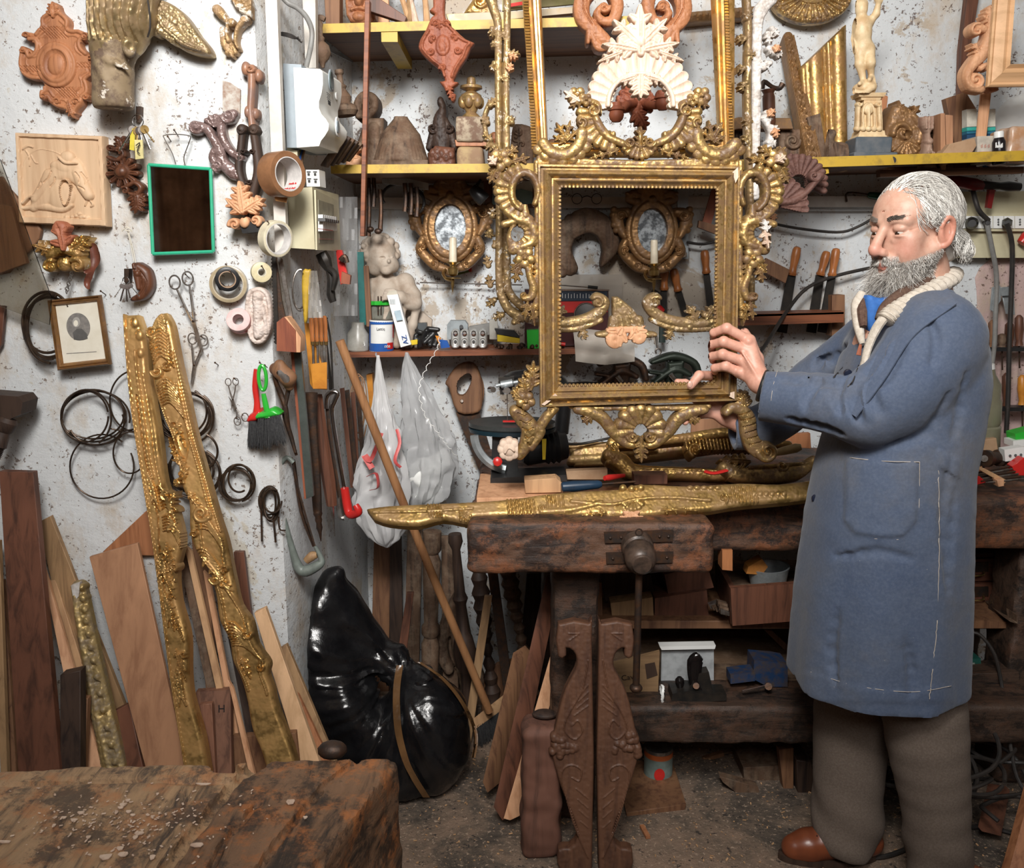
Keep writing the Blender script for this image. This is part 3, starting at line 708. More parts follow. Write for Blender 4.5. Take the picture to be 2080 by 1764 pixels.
t.part('leg',beam(1.40,2.32,0,1.51,2.46,.73,12),M_benchdark)
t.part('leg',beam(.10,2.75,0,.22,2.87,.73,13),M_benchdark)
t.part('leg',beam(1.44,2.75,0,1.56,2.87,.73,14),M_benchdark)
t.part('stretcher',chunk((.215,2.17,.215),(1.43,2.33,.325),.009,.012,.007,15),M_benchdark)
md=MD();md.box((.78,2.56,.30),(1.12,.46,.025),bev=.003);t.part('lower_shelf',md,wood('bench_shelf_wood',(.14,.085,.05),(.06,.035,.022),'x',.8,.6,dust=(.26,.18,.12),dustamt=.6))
md=MD();md.box((.82,2.62,.475),(1.28,.52,.025),bev=.003);t.part('middle_shelf',md,M_oak)
md=MD();md.box((.66,2.30,.70),(.045,.04,.20),bev=.003);md.v[-1]+=A([0,0,0]);t.part('bearer',PR([(1467,1118),(1488,1118),(1488,1160),(1467,1158)],2.26,.05),wood('light_bearer',(.40,.16,.06),(.25,.09,.04),'z'))
md=MD()
for a in([(1227,1082),(1368,1078),(1366,1101),(1229,1104)],[(1231,1124),(1368,1122),(1366,1144),(1232,1146)]):PR(a,2.043,.008,md=md)
for x,y in((1240,1093),(1262,1092),(1340,1090),(1358,1090),(1245,1135),(1355,1133)):md.sp_(P(x,y,2.042),.004,8)
t.part('steel_plate',md,M_iron)
md=MD();c0=A(P(1294,1108,2.05));c1=c0+A([.0,-.085,-.018])
md.lt_(c0,c1,[(0,.040),(.25,.038),(.3,.033),(.42,.038),(.8,.036),(.93,.033),(1,.026)],28);md.lt_(c1,c1+A([0,-.006,-.001]),[(0,.026),(1,.022)],20)
t.part('vise_screw',md,pn('dark_turned_wood',(.085,.055,.04),.4,.1,(.03,.022,.018),40,.3))
q0=c0+A([0,-.045,-.04]);md=MD();z1=P(1292,1398,2.0);md.lt_(q0,z1,[(0,.0085),(1,.0085)],12);md.sp_(z1,(.016,.016,.011));md.torus(P(1298,1082,1.985),.008,.0018,(0,1,0),16,6)
t.part('vise_handle',md,M_iron)
t.end()
def fcut(v):
 v.plane(PZ(822,1521,.85),(1,-.28,0.02));v.plane(PZ(300,1552,.85),(-.06,1,0),.01)
t=T('workbench','scarred foreground workbench top with chips, gouges and wide cracks','workbench')
cuts=[([P_ for P_ in(A(PZ(*q,.845))for q in((488,1585),(440,1640),(340,1764)))],[.007,.008,.009]),([A(PZ(*q,.846))for q in((742,1535),(660,1600),(560,1720),(520,1780))],[.006,.005,.005,.005]),([A(PZ(*q,.847))for q in((480,1592),(300,1590),(0,1598))],[.0045,.004,.004]),([A(PZ(*q,.842))for q in((430,1560),(455,1568),(490,1578))],[.009,.014,.007]),([A(PZ(*q,.844))for q in((500,1580),(520,1562),(560,1542))],[.010,.012,.006]),([A(PZ(*q,.847))for q in((520,1640),(450,1720),(430,1764))],[.0045,.004,.0045]),([A(PZ(*q,.847))for q in((800,1545),(770,1620),(700,1700),(640,1764))],[.005,.004,.0045,.005])]
def fx(v):
 fcut(v)
md=chunk((-.95,.35,.66),(-.05,1.12,.850),.0042,.012,.0035,21,cuts=cuts,extra=fx,sc=26);F_=md.f[0];c_=md.V()[F_[:,0]];p0,p1=PZ(488,1585,.85),PZ(340,1764,.85)
rt=(c_[:,0]-p0[0])>(c_[:,1]-p0[1])*(p1[0]-p0[0])/(p1[1]-p0[1]);md.f=[F_[~rt],F_[rt]];md.m=[((~rt).sum(),0),(rt.sum(),1)]
t.part('top',md,[M_fore,oldbench('foreground_bench_end',(.20,.11,.06),(.035,.024,.018),(.42,.15,.045),'y',1.5,.85)])
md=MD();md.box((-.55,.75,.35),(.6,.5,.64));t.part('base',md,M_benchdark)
md=MD();md.sp_(PZ(675,1524,.856),(.02,.015,.012));t.part('bench_dog',md,M_iron)
t.end()
CHIPS=[(590,1628,14,8),(400,1716,16,6),(250,1735,12,6),(283,1692,12,5),(150,1665,9,4),(165,1650,10,4),(310,1740,8,6),(245,1640,8,3),(260,1625,7,4),(215,1740,18,7),(620,1660,6,4),(412,1592,20,3),(130,1660,8,3),(275,1700,6,5),(245,1722,9,5),(10,1709,20,3),(180,1700,6,4),(320,1612,5,3),(110,1676,5,4),(250,1634,10,5),(262,1648,7,4),(236,1650,5,5),(270,1655,6,3)]
rr=random.Random(3);k=0
md=MD()
for(x,y,a,b)in CHIPS:
 c=A(PZ(x,y,.853));m=1/1500.
 n=7;pts=[]
 for i in range(n):
  q=2*math.pi*i/n;pts.append(c+A([a*m*math.cos(q)*rr.uniform(.5,.8),b*m*1.3*math.sin(q)*rr.uniform(.6,.9),.0006*math.cos(q*2)]))
 md.prism(pts,(0,0,-.0012))
for i in range(260):
 x=rr.gauss(250,130);y=rr.gauss(1665,38)
 if 10<x<640 and 1590<y<1764 and x<640-(y-1590)*.9:
  c=A(PZ(x,y,.853));s=rr.uniform(.0006,.0022);a=rr.uniform(0,6.3);md.box(c,(s*2.2,s,.0006),(rr.uniform(-.2,.2),0,a))
one('wood_chips','pale wood chips and shavings scattered on the foreground bench','wood chips',md,M_pale,kind='stuff')
def shelf(name,label,l,r,Yf,Yb,th,mat,mat2=None,yl=None):
 """l, r = px (x, y of the front top edge)"""
 a,b=P(l[0],l[1],Yf),P(r[0],r[1],Yf);md=MD();a2=(a[0],Yb,a[2]);b2=(b[0],Yb,b[2])
 md.prism([a,b,b2,a2],(0,0,-th));t=T(name,label,'shelf');t.part('board',md,mat)
 if mat2:
  m2=MD();m2.prism([A(a)+A([0,-.004,.001]),A(b)+A([0,-.004,.001]),A(b)+A([0,0,.001]),A(a)+A([0,0,.001])],(0,0,-th-.002));t.part('painted_edge',m2,mat2)
 return t
t=shelf('shelf','yellow-edged upper shelf high on the back wall, left half',(650,50),(1278,34),2.62,2.99,.022,M_shelfw,M_yel)
a=P(776,62,2.62);b=P(1020,60,2.62)
for q in((a[0]+.02,a[2]-.012),(b[0],b[2]-.01)):t.part('batten',MD().box((q[0],2.80,q[1]),(.045,.36,.035)),M_yel)
t.end()
t=shelf('shelf','long yellow-edged middle shelf carrying carvings along the back wall',(672,336),(1320,331),2.62,2.99,.022,M_shelfw,M_yel)
md=MD();a,b=P(1320,331,2.62),P(2140,305,2.62);md.prism([a,b,(b[0],2.99,b[2]),(a[0],2.99,a[2])],(0,0,-.022));t.part('board',md,M_shelfw)
m2=MD();m2.prism([A(a)+A([0,-.004,.001]),A(b)+A([0,-.004,.001]),A(b)+A([0,0,.001]),A(a)+A([0,0,.001])],(0,0,-.028));t.part('painted_edge',m2,M_yel)
md=MD();PR([(1666,338),(1682,337),(1684,352),(1666,356)],2.63,.05,md=md);t.part('bracket',md,M_yel)
md=MD();PR([(1788,345),(2080,338),(2080,352),(1788,360)],2.7,.03,md=md);t.part('cleat',md,M_shelfw);t.end()
t=shelf('shelf','low red-brown wooden shelf holding the paint can and lock cylinders',(694,716),(1210,708),2.80,2.99,.017,M_redwood);t.end()
t=T('steel_angle_bracket','perforated steel angle under the left end of the upper shelf','bracket')
md=MD();PR([(650,74,2.66),(712,114,2.97),(715,128,2.97),(650,96,2.66)],th=.004,off=(.004,0,0),md=md);t.part('strip',md,M_galv)
for i in range(4):t.part('bolt',MD().sp_(P(658+i*14,84+i*9,2.69+i*.07),.005,8),M_iron)
t.end()
WA=2.178
def nail(p,Y,L=.02,r=.0013,md=None):
 md=md or MD();a=A(P(p[0],p[1],Y));md.tube([a+A([0,.012,-.004]),a+A([.003,-L,.006])],r,6);md.sp_(a+A([.003,-L,.006]),(r*2,r*1.2,r*2),8);return md
r=RL(35,2,195,242,1.3)
C=[(118,8),(126,24),(140,38),(140,55),(150,62),(165,62),(178,70),(180,78),(172,76),(166,86),(170,100),(182,110),(194,112),(197,122),(192,138),(196,152),(186,158),(178,166),(182,176),(183,192),(172,202),(170,214),(160,226),(152,238),(140,226),(122,222),(108,214),(98,200),(86,204),(86,192),(92,180),(88,168),(76,162),(60,160),(46,150),(40,132),(42,112),(44,98),(52,104),(58,116),(70,110),(76,96),(72,80),(58,78),(52,70),(60,66),(74,68),(80,60),(88,50),(88,34),(100,24),(106,14)]
r.poly(C,5,5,sm=3)
for q in(C[1:12],C[14:30],C[32:44],C[46:]+C[:1]):r.sk([(118+(x-118)*.93,122+(y-122)*.94)for x,y in q],4.5,4,4,sm=3)
for q in(C[1:12],C[14:30],C[32:44],C[46:]):r.sk([(118+(x-118)*.78,122+(y-122)*.80)for x,y in q],2.5,2.5,4,sm=3)
r.ell(118,133,41,47,4,5,dome=False,edge=4,rot=-.2);r.ell(118,133,34,40,5,6,dome=False,edge=6,rot=-.2);r.dent(118,133,24,30,6);r.ell(118,133,17,22,5,6)
for s in range(-3,4):
 for(cx,cy,L_)in((112,68,20),(140,190,18),(64,142,11),(182,134,9)):
  for d in(-1,1):r.sk([(cx+s*6-d*L_*.6,cy-L_*.6),(cx+s*6+d*L_*.6,cy+L_*.6)],.9,1.3,groove=True,sm=0)
for(x,y,q,a,c)in((58,74,8,3,1),(176,76,9,0,-1),(50,104,7,0,1),(188,116,8,2,-1),(92,198,8,1,-1),(178,198,8,0,1),(120,208,9,3,1),(158,208,9,0,-1)):r.so(x,y,q,1.2,a,c,.3,5,5)
r.leaf(112,36,110,6,15,3,5,5);r.leaf(142,208,152,240,14,3,5,4)
one('carved_cartouche','orange-brown carved wooden cartouche with raised oval boss, top left of wall','carving',r.mesh(Y=WA,th=16),M_terra)
v=Vol(P(180,235,2.2)-A([.02,.16,.02]),P(325,-40,2.0)+A([.02,.2,.05]),.004)
Y0=2.12
v.ell(P(248,18,Y0),(.075,.06,.085),.02,(0,.2,0));v.ell(P(262,-30,Y0),(.07,.06,.06),.02)
v.chain([P(228,60,Y0),P(226,100,Y0),P(230,150,Y0),P(230,205,Y0)],[.05,.043,.042,.045],.015)
v.chain([P(285,40,Y0+.01),P(268,85,Y0+.01),P(258,110,Y0)],[.035,.028,.02],.015)
v.ell(P(262,96,Y0-.045),(.014,.02,.022),.008);v.ell(P(263,97,Y0-.062),(.008,.012,.013),.004,op='sub')
v.ell(P(216,88,Y0-.03),(.022,.02,.014),.01)
for k,x in enumerate((200,218,236)):v.cap(P(x,110+8*k,Y0-.04),P(x+22,128+6*k,Y0-.045),.006,.004,.006)
v.plane(P(230,222,Y0),(0,0,-1),.006);v.plane(P(230,100,2.19),(0,1,0),.004)
md=v.mesh();V_=md.v[0]
n=vnoise(V_[:,0]*60+V_[:,2]*25,V_[:,2]*10,4);top=(V_[:,2]>P(0,85,2.1)[2])
V_[:,1]+=np.where(top,.004*np.sin(V_[:,0]*420+9*vnoise(V_[:,0]*20,V_[:,2]*14,3)),.005*n)
t=T('gilded_torso_fragment','broken shaggy gilded animal torso with a leg stump, on the upper left wall','sculpture fragment')
leg=A(P(230,92,Y0))[2]
F_=md.f[0];lo_f=V_[F_[:,0],2]<P(0,98,2.1)[2]+.012*np.sin(V_[F_[:,0],0]*70);md.f=[F_[~lo_f],F_[lo_f]];md.m=[((~lo_f).sum(),0),(lo_f.sum(),1)];t.part('body',md,[gold('pale_fur_gilding',(.42,.31,.16),(.17,.10,.06),None,.5,.38,.75,30),gold('broken_leg_wood',(.30,.22,.13),(.10,.06,.04),.60,.9,.6,.1,16)]);
md=MD();TB([(296,-20,2.1),(303,20,2.085),(305,55,2.08),(300,75,2.09)],.0022,6,md=md);t.part('hanging_cord',md,M_rubber);t.end()
r=RL(300,-5,432,115,1.4)
r.poly([(302,4),(325,0),(348,8),(368,22),(385,42),(402,68),(422,92),(429,110),(412,112),(390,108),(366,98),(345,82),(330,70),(318,74),(306,66),(310,40)],7,9,sm=3)
for k in range(8):
 x0,y0=322+4*k,22+5*k
 r.sk([(x0-8,y0+4),(x0+20+k,y0+18+k*2),(348+k*9,66+k*5.4)],[6,7.5,3],[6,5,3],5+k*.5,sm=4,prof='leaf')
for k in range(6):r.sk([(352+k*4,70+k*2),(388+k*4,96+k),(424,109)],[5,5.5,2],[5,5,3],4,sm=4,prof='leaf')
for k in range(6):
 for j in range(3):r.ell(318+k*8-j*2,18+j*17+k*6,7,9,3.5,8,rot=.5)
r.noise(1.2,3,4)
one('gilded_wing','carved gilded feathered wing beside the torso fragment','carving',r.mesh(Y=WA-.03,th=30),MATS['pale_fur_gilding'])
r=RL(430,-10,510,122,1.2)
r.fan(482,22,-115,25,6,38,7,6,2);r.sk([(442,20),(452,32),(464,48),(462,70),(466,84)],[10,9,5,4,6],6,3);r.sk([(498,40),(484,60),(480,84),(486,100)],[8,5,4,3],6,3)
r.so(498,40,9,1,0,1,.3,5,4);r.ell(472,48,8,10,9,4);r.sk([(452,60),(458,90),(474,116)],[6,9,3],4,1);r.cut(ell=(466,26,6,5));r.fan(468,80,60,110,4,34,3,4,1);r.noise(1.2,4,8)
one('carved_shell_ornament','worn white and gold carved shell ornament near the top, beside the white trunking','carving',r.mesh(Y=WA,th=16),gold('gold_on_gesso_shell',(.44,.28,.13),(.30,.20,.13),.53,.5,.5,.5,14))
def keybunch(name,label,x,y,s,n,seed,fob=None):
 rr=random.Random(seed);Y=2.165;m=mpp(Y);t=T(name,label,'keys')
 md=MD();PR([(x-4,y-16),(x+6,y-16),(x+5,y+8),(x,y+16),(x-4,y+10)],Y+.012,.02,md=md);t.part('hook',md,M_iron)
 md=MD();md.torus(P(x,y+14*s,Y-.012),12*m*s,.0012,(0.2,1,0),20,6);t.part('ring',md,M_chrome)
 for i in range(n):
  a=-.55+1.1*i/max(1,n-1)+rr.uniform(-.08,.08);L_=(44+rr.uniform(-6,12))*s;o=Y-.014-.003*i
  hx,hy=x+math.sin(a)*26*s,y+14*s+math.cos(a)*20*s;ex,ey=x+math.sin(a)*L_*1.5,y+14*s+math.cos(a)*L_*1.25
  md=MD();md.lt_(P(hx,hy,o),P(hx,hy,o-.0022),[(0,8*m*s),(1,8*m*s)],14);TB([(hx,hy,o-.001),(ex,ey,o-.001)],2.6*m*s,6,md=md,flat=.45)
  for k in range(3):md.box(P(hx+(ex-hx)*(.6+.15*k)+2.5*s,hy+(ey-hy)*(.6+.15*k),o-.001),(.002*s,.0018,.002*s))
  t.part('key',md,(M_chrome,M_steel,M_brass)[i%3]if s>.8 else M_chrome)
 if fob:
  for pts,mt,dy in fob:t.part('key_fob',PR(pts,Y-.03-dy,.005),mt)
  t.part('fob_sign',TB([(276,296,Y-.038),(284,290,Y-.038),(281,300,Y-.038),(279,308,Y-.038),(284,312,Y-.038)],.0011,5),M_black)
 t.end()
keybunch('key_bunch','bunch of keys with pale yellow fobs on a rusty hook',280,232,1.0,6,2,[([(273,284),(289,284),(291,322),(275,324)],pn('pale_yellow_fob',(.68,.60,.28),.4),0),([(265,262),(274,260),(272,306),(263,304)],pn('yellow_fob',(.62,.52,.06),.4),-.01)])
keybunch('key_bunch','small bunch of steel keys beside the dark carved beak',256,562,.62,5,5)
r=RL(32,268,224,464,1.3)
def q4(u,v):
 a,b,c,d=A((35,270)),A((213,277)),A((221,461)),A((44,454));return tuple((a*(1-u)+b*u)*(1-v)+(d*(1-u)+c*u)*v)
r.poly([q4(0,0),q4(1,0),q4(1,1),q4(0,1)],9,2.5)
r.S0=r.S.copy();w=r.win((40,270),(216,460),0);sd=r.sdpoly([q4(.045,.045),q4(.95,.045),q4(.95,.93),q4(.045,.93)],w);r.H[w]-=np.clip(sd/1.5,0,1)*4.5
B=4.5
r.sk([(50,336),(60,318),(80,305),(110,308),(135,320)],[1,1,1],.8,B);r.poly([(100,350),(115,330),(135,318),(160,322),(176,345),(185,385),(178,400),(150,372),(120,372),(100,392),(78,420),(66,408),(84,372)],6,14,B,sm=3)
r.sk([(104,356),(90,385),(76,405)],[13,12,10],7,B);r.sk([(160,352),(172,378),(184,398)],[12,13,11],8,B);r.ell(134,342,29,14,6,B+1,rot=.25);r.ell(141,322,15,14,6,B+3);r.sk([(126,320),(140,332),(162,334)],[3,4,2],4,B+6)
r.sk([(118,366),(100,398),(72,422)],[16,17,9],5,B);r.ell(128,400,28,30,7,B,rot=.3);r.sk([(50,424),(90,420),(130,426),(150,418)],[4,8,7,4],5,B);r.sk([(52,414),(64,402),(80,398)],[3,3,2],5,B+2);r.sk([(182,402),(192,416),(188,420)],2,3,B);r.sk([(182,404),(176,418)],1.8,3,B)
for i in range(40):
 a=2*math.pi*i/40;r.ell(139+10*math.sin(a)*(1+.3*math.cos(a)),392-26*math.cos(a),1.3,1.3,2.5,B+7.5)
r.sk([(55,306),(62,318),(64,338)],1.2,2,B);r.sk([(50,304),(60,298),(70,300)],2.2,2.5,B);r.sk([(66,316),(74,330),(80,333)],1.2,1.5,B)
for x,y in((138,442),(150,441),(158,439),(164,435),(172,441),(180,443),(168,442)):r.ell(x,y,5,4,3,B)
for x,y,x2,y2 in((110,350,96,372),(118,362,108,380),(160,352,168,372),(170,352,180,376),(166,380,178,388),(90,372,84,384)):r.sk([(x,y),((x+x2)/2+3,(y+y2)/2),(x2,y2)],1.8,2.2,groove=True)
t=T('relief_panel','square pale wood relief panel of a hooded kneeling figure with a rosary','relief carving');t.part('panel',r.mesh(Y=WA,th=16),M_panel);t.end()
r=RL(214,274,304,438,1.1)
r.ell(250,350,17,17,7,3);r.ell(250,350,13,12,8,6)
for a in range(-60,300,33):r.sk([(250,350),(250+29*math.cos(math.radians(a)),350+27*math.sin(math.radians(a)))],[3,6],5,1,sm=3,prof='leaf')
r.sk([(222,320),(238,326),(252,316),(246,302),(232,306)],[4,5,6,5,4],6,2);r.leaf(246,312,236,278,18,3,6,2,.2);r.so(226,300,8,1.1,1,1,.35,6,2);r.so(224,332,8,1,2,-1,.35,6,2)
r.sk([(262,378),(276,372),(288,382),(280,396),(266,394)],[5,5,6,5,4],6,2);r.so(256,388,10,1.2,4,1,.35,6,2);r.leaf(278,392,276,434,21,3,6,2,-.1);r.leaf(284,400,298,404,9,2,5,2)
one('acanthus_carving','dark walnut acanthus carving with round boss, right of the relief panel','carving',r.mesh(Y=WA,th=16),M_walnut)
t=T('wall_mirror','rectangular hand mirror with a bright green rim hung by a wire','mirror')
o4=[(299,332),(430,341),(436,514),(308,519)];i4=[(305,338),(425,346),(431,509),(313,513)]
md=MD();Yn=2.168
for k in range(4):
 a,b,c,d=o4[k],o4[(k+1)%4],i4[(k+1)%4],i4[k];TB([((a[0]+d[0])/2,(a[1]+d[1])/2,Yn),((b[0]+c[0])/2,(b[1]+c[1])/2,Yn)],.0042,8,md=md)
t.part('rim',md,M_green);t.part('glass',PR(i4,Yn,.006),M_mirror)
t.part('wire_hanger',TB([(357,334,2.17),(350,312,2.17),(334,282,2.17),(334,275,2.17),(358,273,2.165),(384,276,2.17),(386,284,2.17),(374,318,2.17),(376,336,2.17)],.0012,6),M_steel)
t.part('nail',nail((358,272),2.17),M_iron);t.end()
r=RL(380,212,505,368,1.2)
r.sk([(396,256),(420,262),(432,280),(446,306),(452,330),(476,352),(486,362)],[11,10,9,11,12,14,4],7,1);r.sk([(440,300),(432,320),(442,340)],[8,8,8],6,1)
r.sk([(474,232),(456,240),(450,262),(456,288),(474,312),(488,318)],[10,10,9,9,8,7],7,1);r.so(400,258,17,1.4,.3,1,.3,7,2);r.so(466,236,17,1.4,3,-1,.3,7,2);r.so(444,338,13,1.3,2,1,.3,6,2);r.so(490,320,12,1.3,5,-1,.3,6,2);r.fan(440,262,-150,-60,4,30,4,6,2);r.noise(.8,4,3)
one('scroll_carving','glossy purplish-brown double scroll carving, right of the green mirror','carving',r.mesh(Y=WA,th=16),M_lilac)
one('wood_strip','short broken strip of half painted wood nailed above the purplish scroll','wood strip',PR([(452,163),(468,168),(488,182),(487,236),(452,226)],2.19,.012),gold('painted_strip',(.55,.52,.47),(.22,.10,.05),None,.9,.8,.0,8))
r=RL(486,122,536,262,1.0)
r.sk([(512,140),(512,180),(510,225),(514,262)],[9,8,7,8],8,1);r.ell(500,140,9,15,9,1);r.ell(526,155,8,14,9,1);r.so(512,142,10,1.2,0,1,.3,8,4);r.ell(504,228,7,13,8,1);r.ell(520,232,7,12,8,1)
one('scroll_bracket','slim brown scroll bracket hung upright at the wall corner','carving',r.mesh(Y=WA,th=18),pn('brown_primed_bracket',(.22,.13,.10),.4,0,(.36,.17,.09),18,.3))
t=T('carved_fitting_pair','pair of dark carved handles crossed on a black block at the wall corner','carving')
for s,(x0,x1,x2)in enumerate(((494,490,502),(514,520,512))):
 r=RL(476,254,532,456,1.1);d=-1 if s==0 else 1
 r.sk([(x0,262),(x1,300),(x1+d*4,350),(x2,400),(x2+2,440)],[7,8,9,9,7],7,1);r.ell(x0+d*2,264,11,12,9,1);r.so(x0+d*3,266,10,1,0,1,.35,8,3);r.so(x1-d*6,308,7,1,0,1,.35,8,3);r.so(x2-d*4,370,7,1,0,1,.35,8,3)
 t.part('handle',r.mesh(Y=WA-.01*s,th=16),M_dark)
t.part('block',PR([(486,452),(533,450),(534,470),(492,474)],2.14,.05),M_black);t.end()
r=RL(455,366,540,472,1.1)
r.leaf(494,430,486,370,26,3,6,2);r.leaf(490,432,460,404,18,2,5,2);r.leaf(498,428,534,404,20,3,6,2);r.so(478,456,14,.9,3,1,.35,6,3);r.so(520,448,13,.9,1,-1,.35,6,3);r.ell(498,452,10,12,7,3);r.cut(ell=(496,440,4.5,4))
one('leaf_ornament','peach-coloured carved five-leaf ornament left of the masking tape','carving',r.mesh(Y=WA-.035,th=18),M_peach)
def tape(name,label,c,R,r0,wd,Y,mt,mcore,ax=(0,1,0),Yoff=0,group=None,txt=None):
 ax=A(ax,float);ax/=np.linalg.norm(ax);p=A(P(c[0],c[1],Y));m=mpp(Y);t=T(name,label,'tape')
 md=MD();md.lt_(p,p-ax*wd,[(0,r0*m+.002),(0,R*m-.002),(.03,R*m),(.97,R*m),(1,R*m-.001),(1,r0*m+.002)],40,cap=False);t.part('roll',md,mt)
 md=MD();md.lt_(p,p-ax*(wd+.0005),[(0,r0*m),(0,r0*m+.0022),(1,r0*m+.0022),(1,r0*m),(0,r0*m)],36,cap=False);t.part('core',md,mcore)
 if txt:t.part('core_print',txt(p,ax,m),M_redp)
 return t
def mii(p,ax,m):
 md=MD();u=A([.38,-.92,0]);u=u/np.linalg.norm(u)
 for k,(s,a)in enumerate((('in Italy',0),('made in',.5),('in Italy',1.0),('made in',1.5))):
  q=p-ax*.024+.0285*(math.cos(a-.7)*A([.0,0,-1])+math.sin(a-.7)*np.cross(ax,[0,0,1.]))
  nn=(p-ax*.024-q);nn/=np.linalg.norm(nn);tx=text_md(s,q+nn*.0016,.0105,rx=ax*-1+0*nn,uz=np.cross(nn,ax*-1));md.add(tx.V(),tx.f[0])if False else[md.add(tx.V()if i==0 else np.zeros((0,3)),f-(0 if i==0 else len(tx.V())))for i,f in enumerate(tx.f)]
 return md
ax=A([-.80,.60,0])
t=tape('tape_roll','wide roll of brown packing tape with red print inside its core',(558,356),44,31,.05,2.16,pn('brown_tape',(.24,.115,.055),.3),pn('white_card_core',(.62,.60,.58),.6),ax,txt=None)
p=A(P(558,356,2.16));mm_=mpp(2.16);axn=ax/np.linalg.norm(ax);md=MD();vv=np.cross(axn,[0,0,1.])
for k,(s,a)in enumerate((('made in Italy',2.55),('made in Italy',3.05),('in Italy made',3.55),('made in',2.1),('Italy',4.0))):
 rad=31*mm_-.001;q=p-axn*.026+rad*(math.cos(a)*A([0,0,1.])*1+math.sin(a)*vv);nn=(p-axn*.026-q);nn/=np.linalg.norm(nn)
 tx=text_md(s,q,.0085,rx=-axn,uz=np.cross(nn,-axn));nv=len(tx.V())
 for i,f in enumerate(tx.f):md.add(tx.V()if i==0 else np.zeros((0,3)),f if i==0 else f-nv)
t.part('core_print',md,M_redp);md=MD();PR([(556,398),(585,396),(582,412),(560,408)],2.15,.001,md=md);t.part('loose_end',md,pn('loose_tape',(.5,.24,.08),.3));t.end()
t=tape('tape_roll','narrow cream masking tape roll hanging below the brown packing tape',(553,484),36,29,.024,2.15,pn('masking_tape',(.66,.60,.44),.6),MATS['white_card_core'],(-.78,.6,.1));t.part('nail',nail((548,456),2.13,.03),M_iron);t.end()
t=tape('tape_roll','big ring of clear amber tape with a black tape roll hung inside it',(466,577),37,29,.018,2.19,pn('amber_tape',(.42,.34,.22),.25),pn('amber_core',(.55,.48,.36),.4),(-.12,1,0));t.end()
t=tape('tape_roll','small roll of black tape hanging inside the clear amber ring',(462,566),24,15,.022,2.17,M_black,pn('kraft_core',(.40,.27,.18),.7),(-.3,1,.1));md=MD();PR([(440,580),(450,574),(462,586),(446,590)],2.15,.001,md=md);t.part('loose_end',md,M_black);t.part('nail',nail((470,556),2.14,.02),M_iron);t.end()
t=tape('tape_roll','small cream roll of thin sealing tape right of the amber ring',(529,553),20,7,.02,2.18,pn('cream_reel',(.66,.58,.36),.5),pn('cream_reel_core',(.70,.66,.52),.5),(-.45,1,0));t.part('nail',nail((534,546),2.15,.02),M_iron);t.end()
t=tape('tape_roll','pink and red double-sided tape roll below the amber ring',(489,656),24,11,.030,2.19,[pn('pink_tape_edge',(.62,.30,.27),.5)],pn('pale_pink_card',(.72,.50,.48),.6),(-.1,1,-.35))
p=A(P(489,656,2.19));a_=A([-.1,1,-.35]);a_/=np.linalg.norm(a_);md=MD();md.lt_(p-a_*.030,p-a_*.0315,[(0,11*mpp(2.19)),(0,24*mpp(2.19)),(1,23.5*mpp(2.19)),(1,11*mpp(2.19))],36,cap=False);t.part('face',md,MATS['pale_pink_card']);md=MD();md.lt_(p-a_*.004,p-a_*.016,[(0,24.4*mpp(2.19)),(1,24.4*mpp(2.19))],36,cap=False);t.part('red_layer',md,pn('red_tape',(.50,.07,.05),.4));t.end()
r=RL(494,580,556,704,1.1)
r.poly([(512,586),(530,584),(546,600),(552,635),(550,668),(540,692),(524,700),(508,690),(500,660),(498,620),(502,596)],5,5,sm=3);w=r.win((500,586),(550,698),0);r.H[w]-=3.5*np.clip(r.sdpoly(smooth([(514,592),(530,590),(544,606),(547,650),(538,686),(520,692),(508,680),(504,640),(506,604)],3,True),w)/4,0,1)
r.sk([(522,606),(526,628),(524,650),(526,680)],[9,11,9,10],9,2);r.ell(524,604,11,12,10,2);r.ell(530,668,14,17,9,2);r.sk([(534,620),(540,650),(542,676)],[4,5,4],6,2);r.noise(1.6,4,9)
one('plaster_cast','oval off-white plaster cast of a small figure beside the pink tape','plaster cast',r.mesh(Y=WA,th=16),pn('pinkish_plaster',(.66,.57,.52),.8,0,(.50,.40,.34),30,.5))
t=T('leaf_mount','gilded and terracotta leaf mount with curled feet, below the relief panel','carving')
r=RL(66,482,192,562,1.1)
r.leaf(120,512,70,498,20,3,7,3);r.leaf(142,512,184,484,22,3,7,3);r.sk([(104,520),(130,505),(160,516)],[9,12,9],8,3);r.so(104,542,16,.8,5,-1,.35,7,3);r.so(160,540,19,.8,4,1,.35,8,3);r.ell(132,536,14,16,8,2);r.cut(ell=(130,520,7,6));r.noise(.8,4,2)
t.part('gilded_leaves',r.mesh(Y=WA-.02,th=24),gold('leaf_mount_gilding',(.56,.34,.10),(.30,.16,.08),.60,.5,.3,.85,20))
r=RL(104,448,156,510,1.1);r.leaf(132,506,118,452,26,2,7,3,0.05,.6);t.part('terracotta_leaf',r.mesh(Y=WA-.03,th=16),pn('terracotta_leaf',(.40,.14,.07),.6,0,(.30,.09,.045),30,.2));t.end()
t=T('chain','short steel chain hanging under the gilded leaf mount','chain')
for i in range(8):
 md=MD();md.torus(P(145-i*1.4,556+i*5.2,2.17),.0042,.0011,(1,.1,0)if i%2 else(.1,1,0),12,5,ry=1.3);t.part('link',md,M_steel)
t.end()
v=Vol(P(160,600,2.2)-A([.01,.03,.01]),P(205,490,2.1)+A([.02,.06,.02]),.0022)
v.chain([P(186,505,2.15),P(190,525,2.15),P(184,548,2.15),P(176,575,2.16),P(180,590,2.15)],[.012,.014,.010,.007,.005],.006,sm=4);v.cap(P(184,545,2.15),P(172,552,2.16),.006,.004,.006);v.ell(P(186,500,2.15),.012,.008)
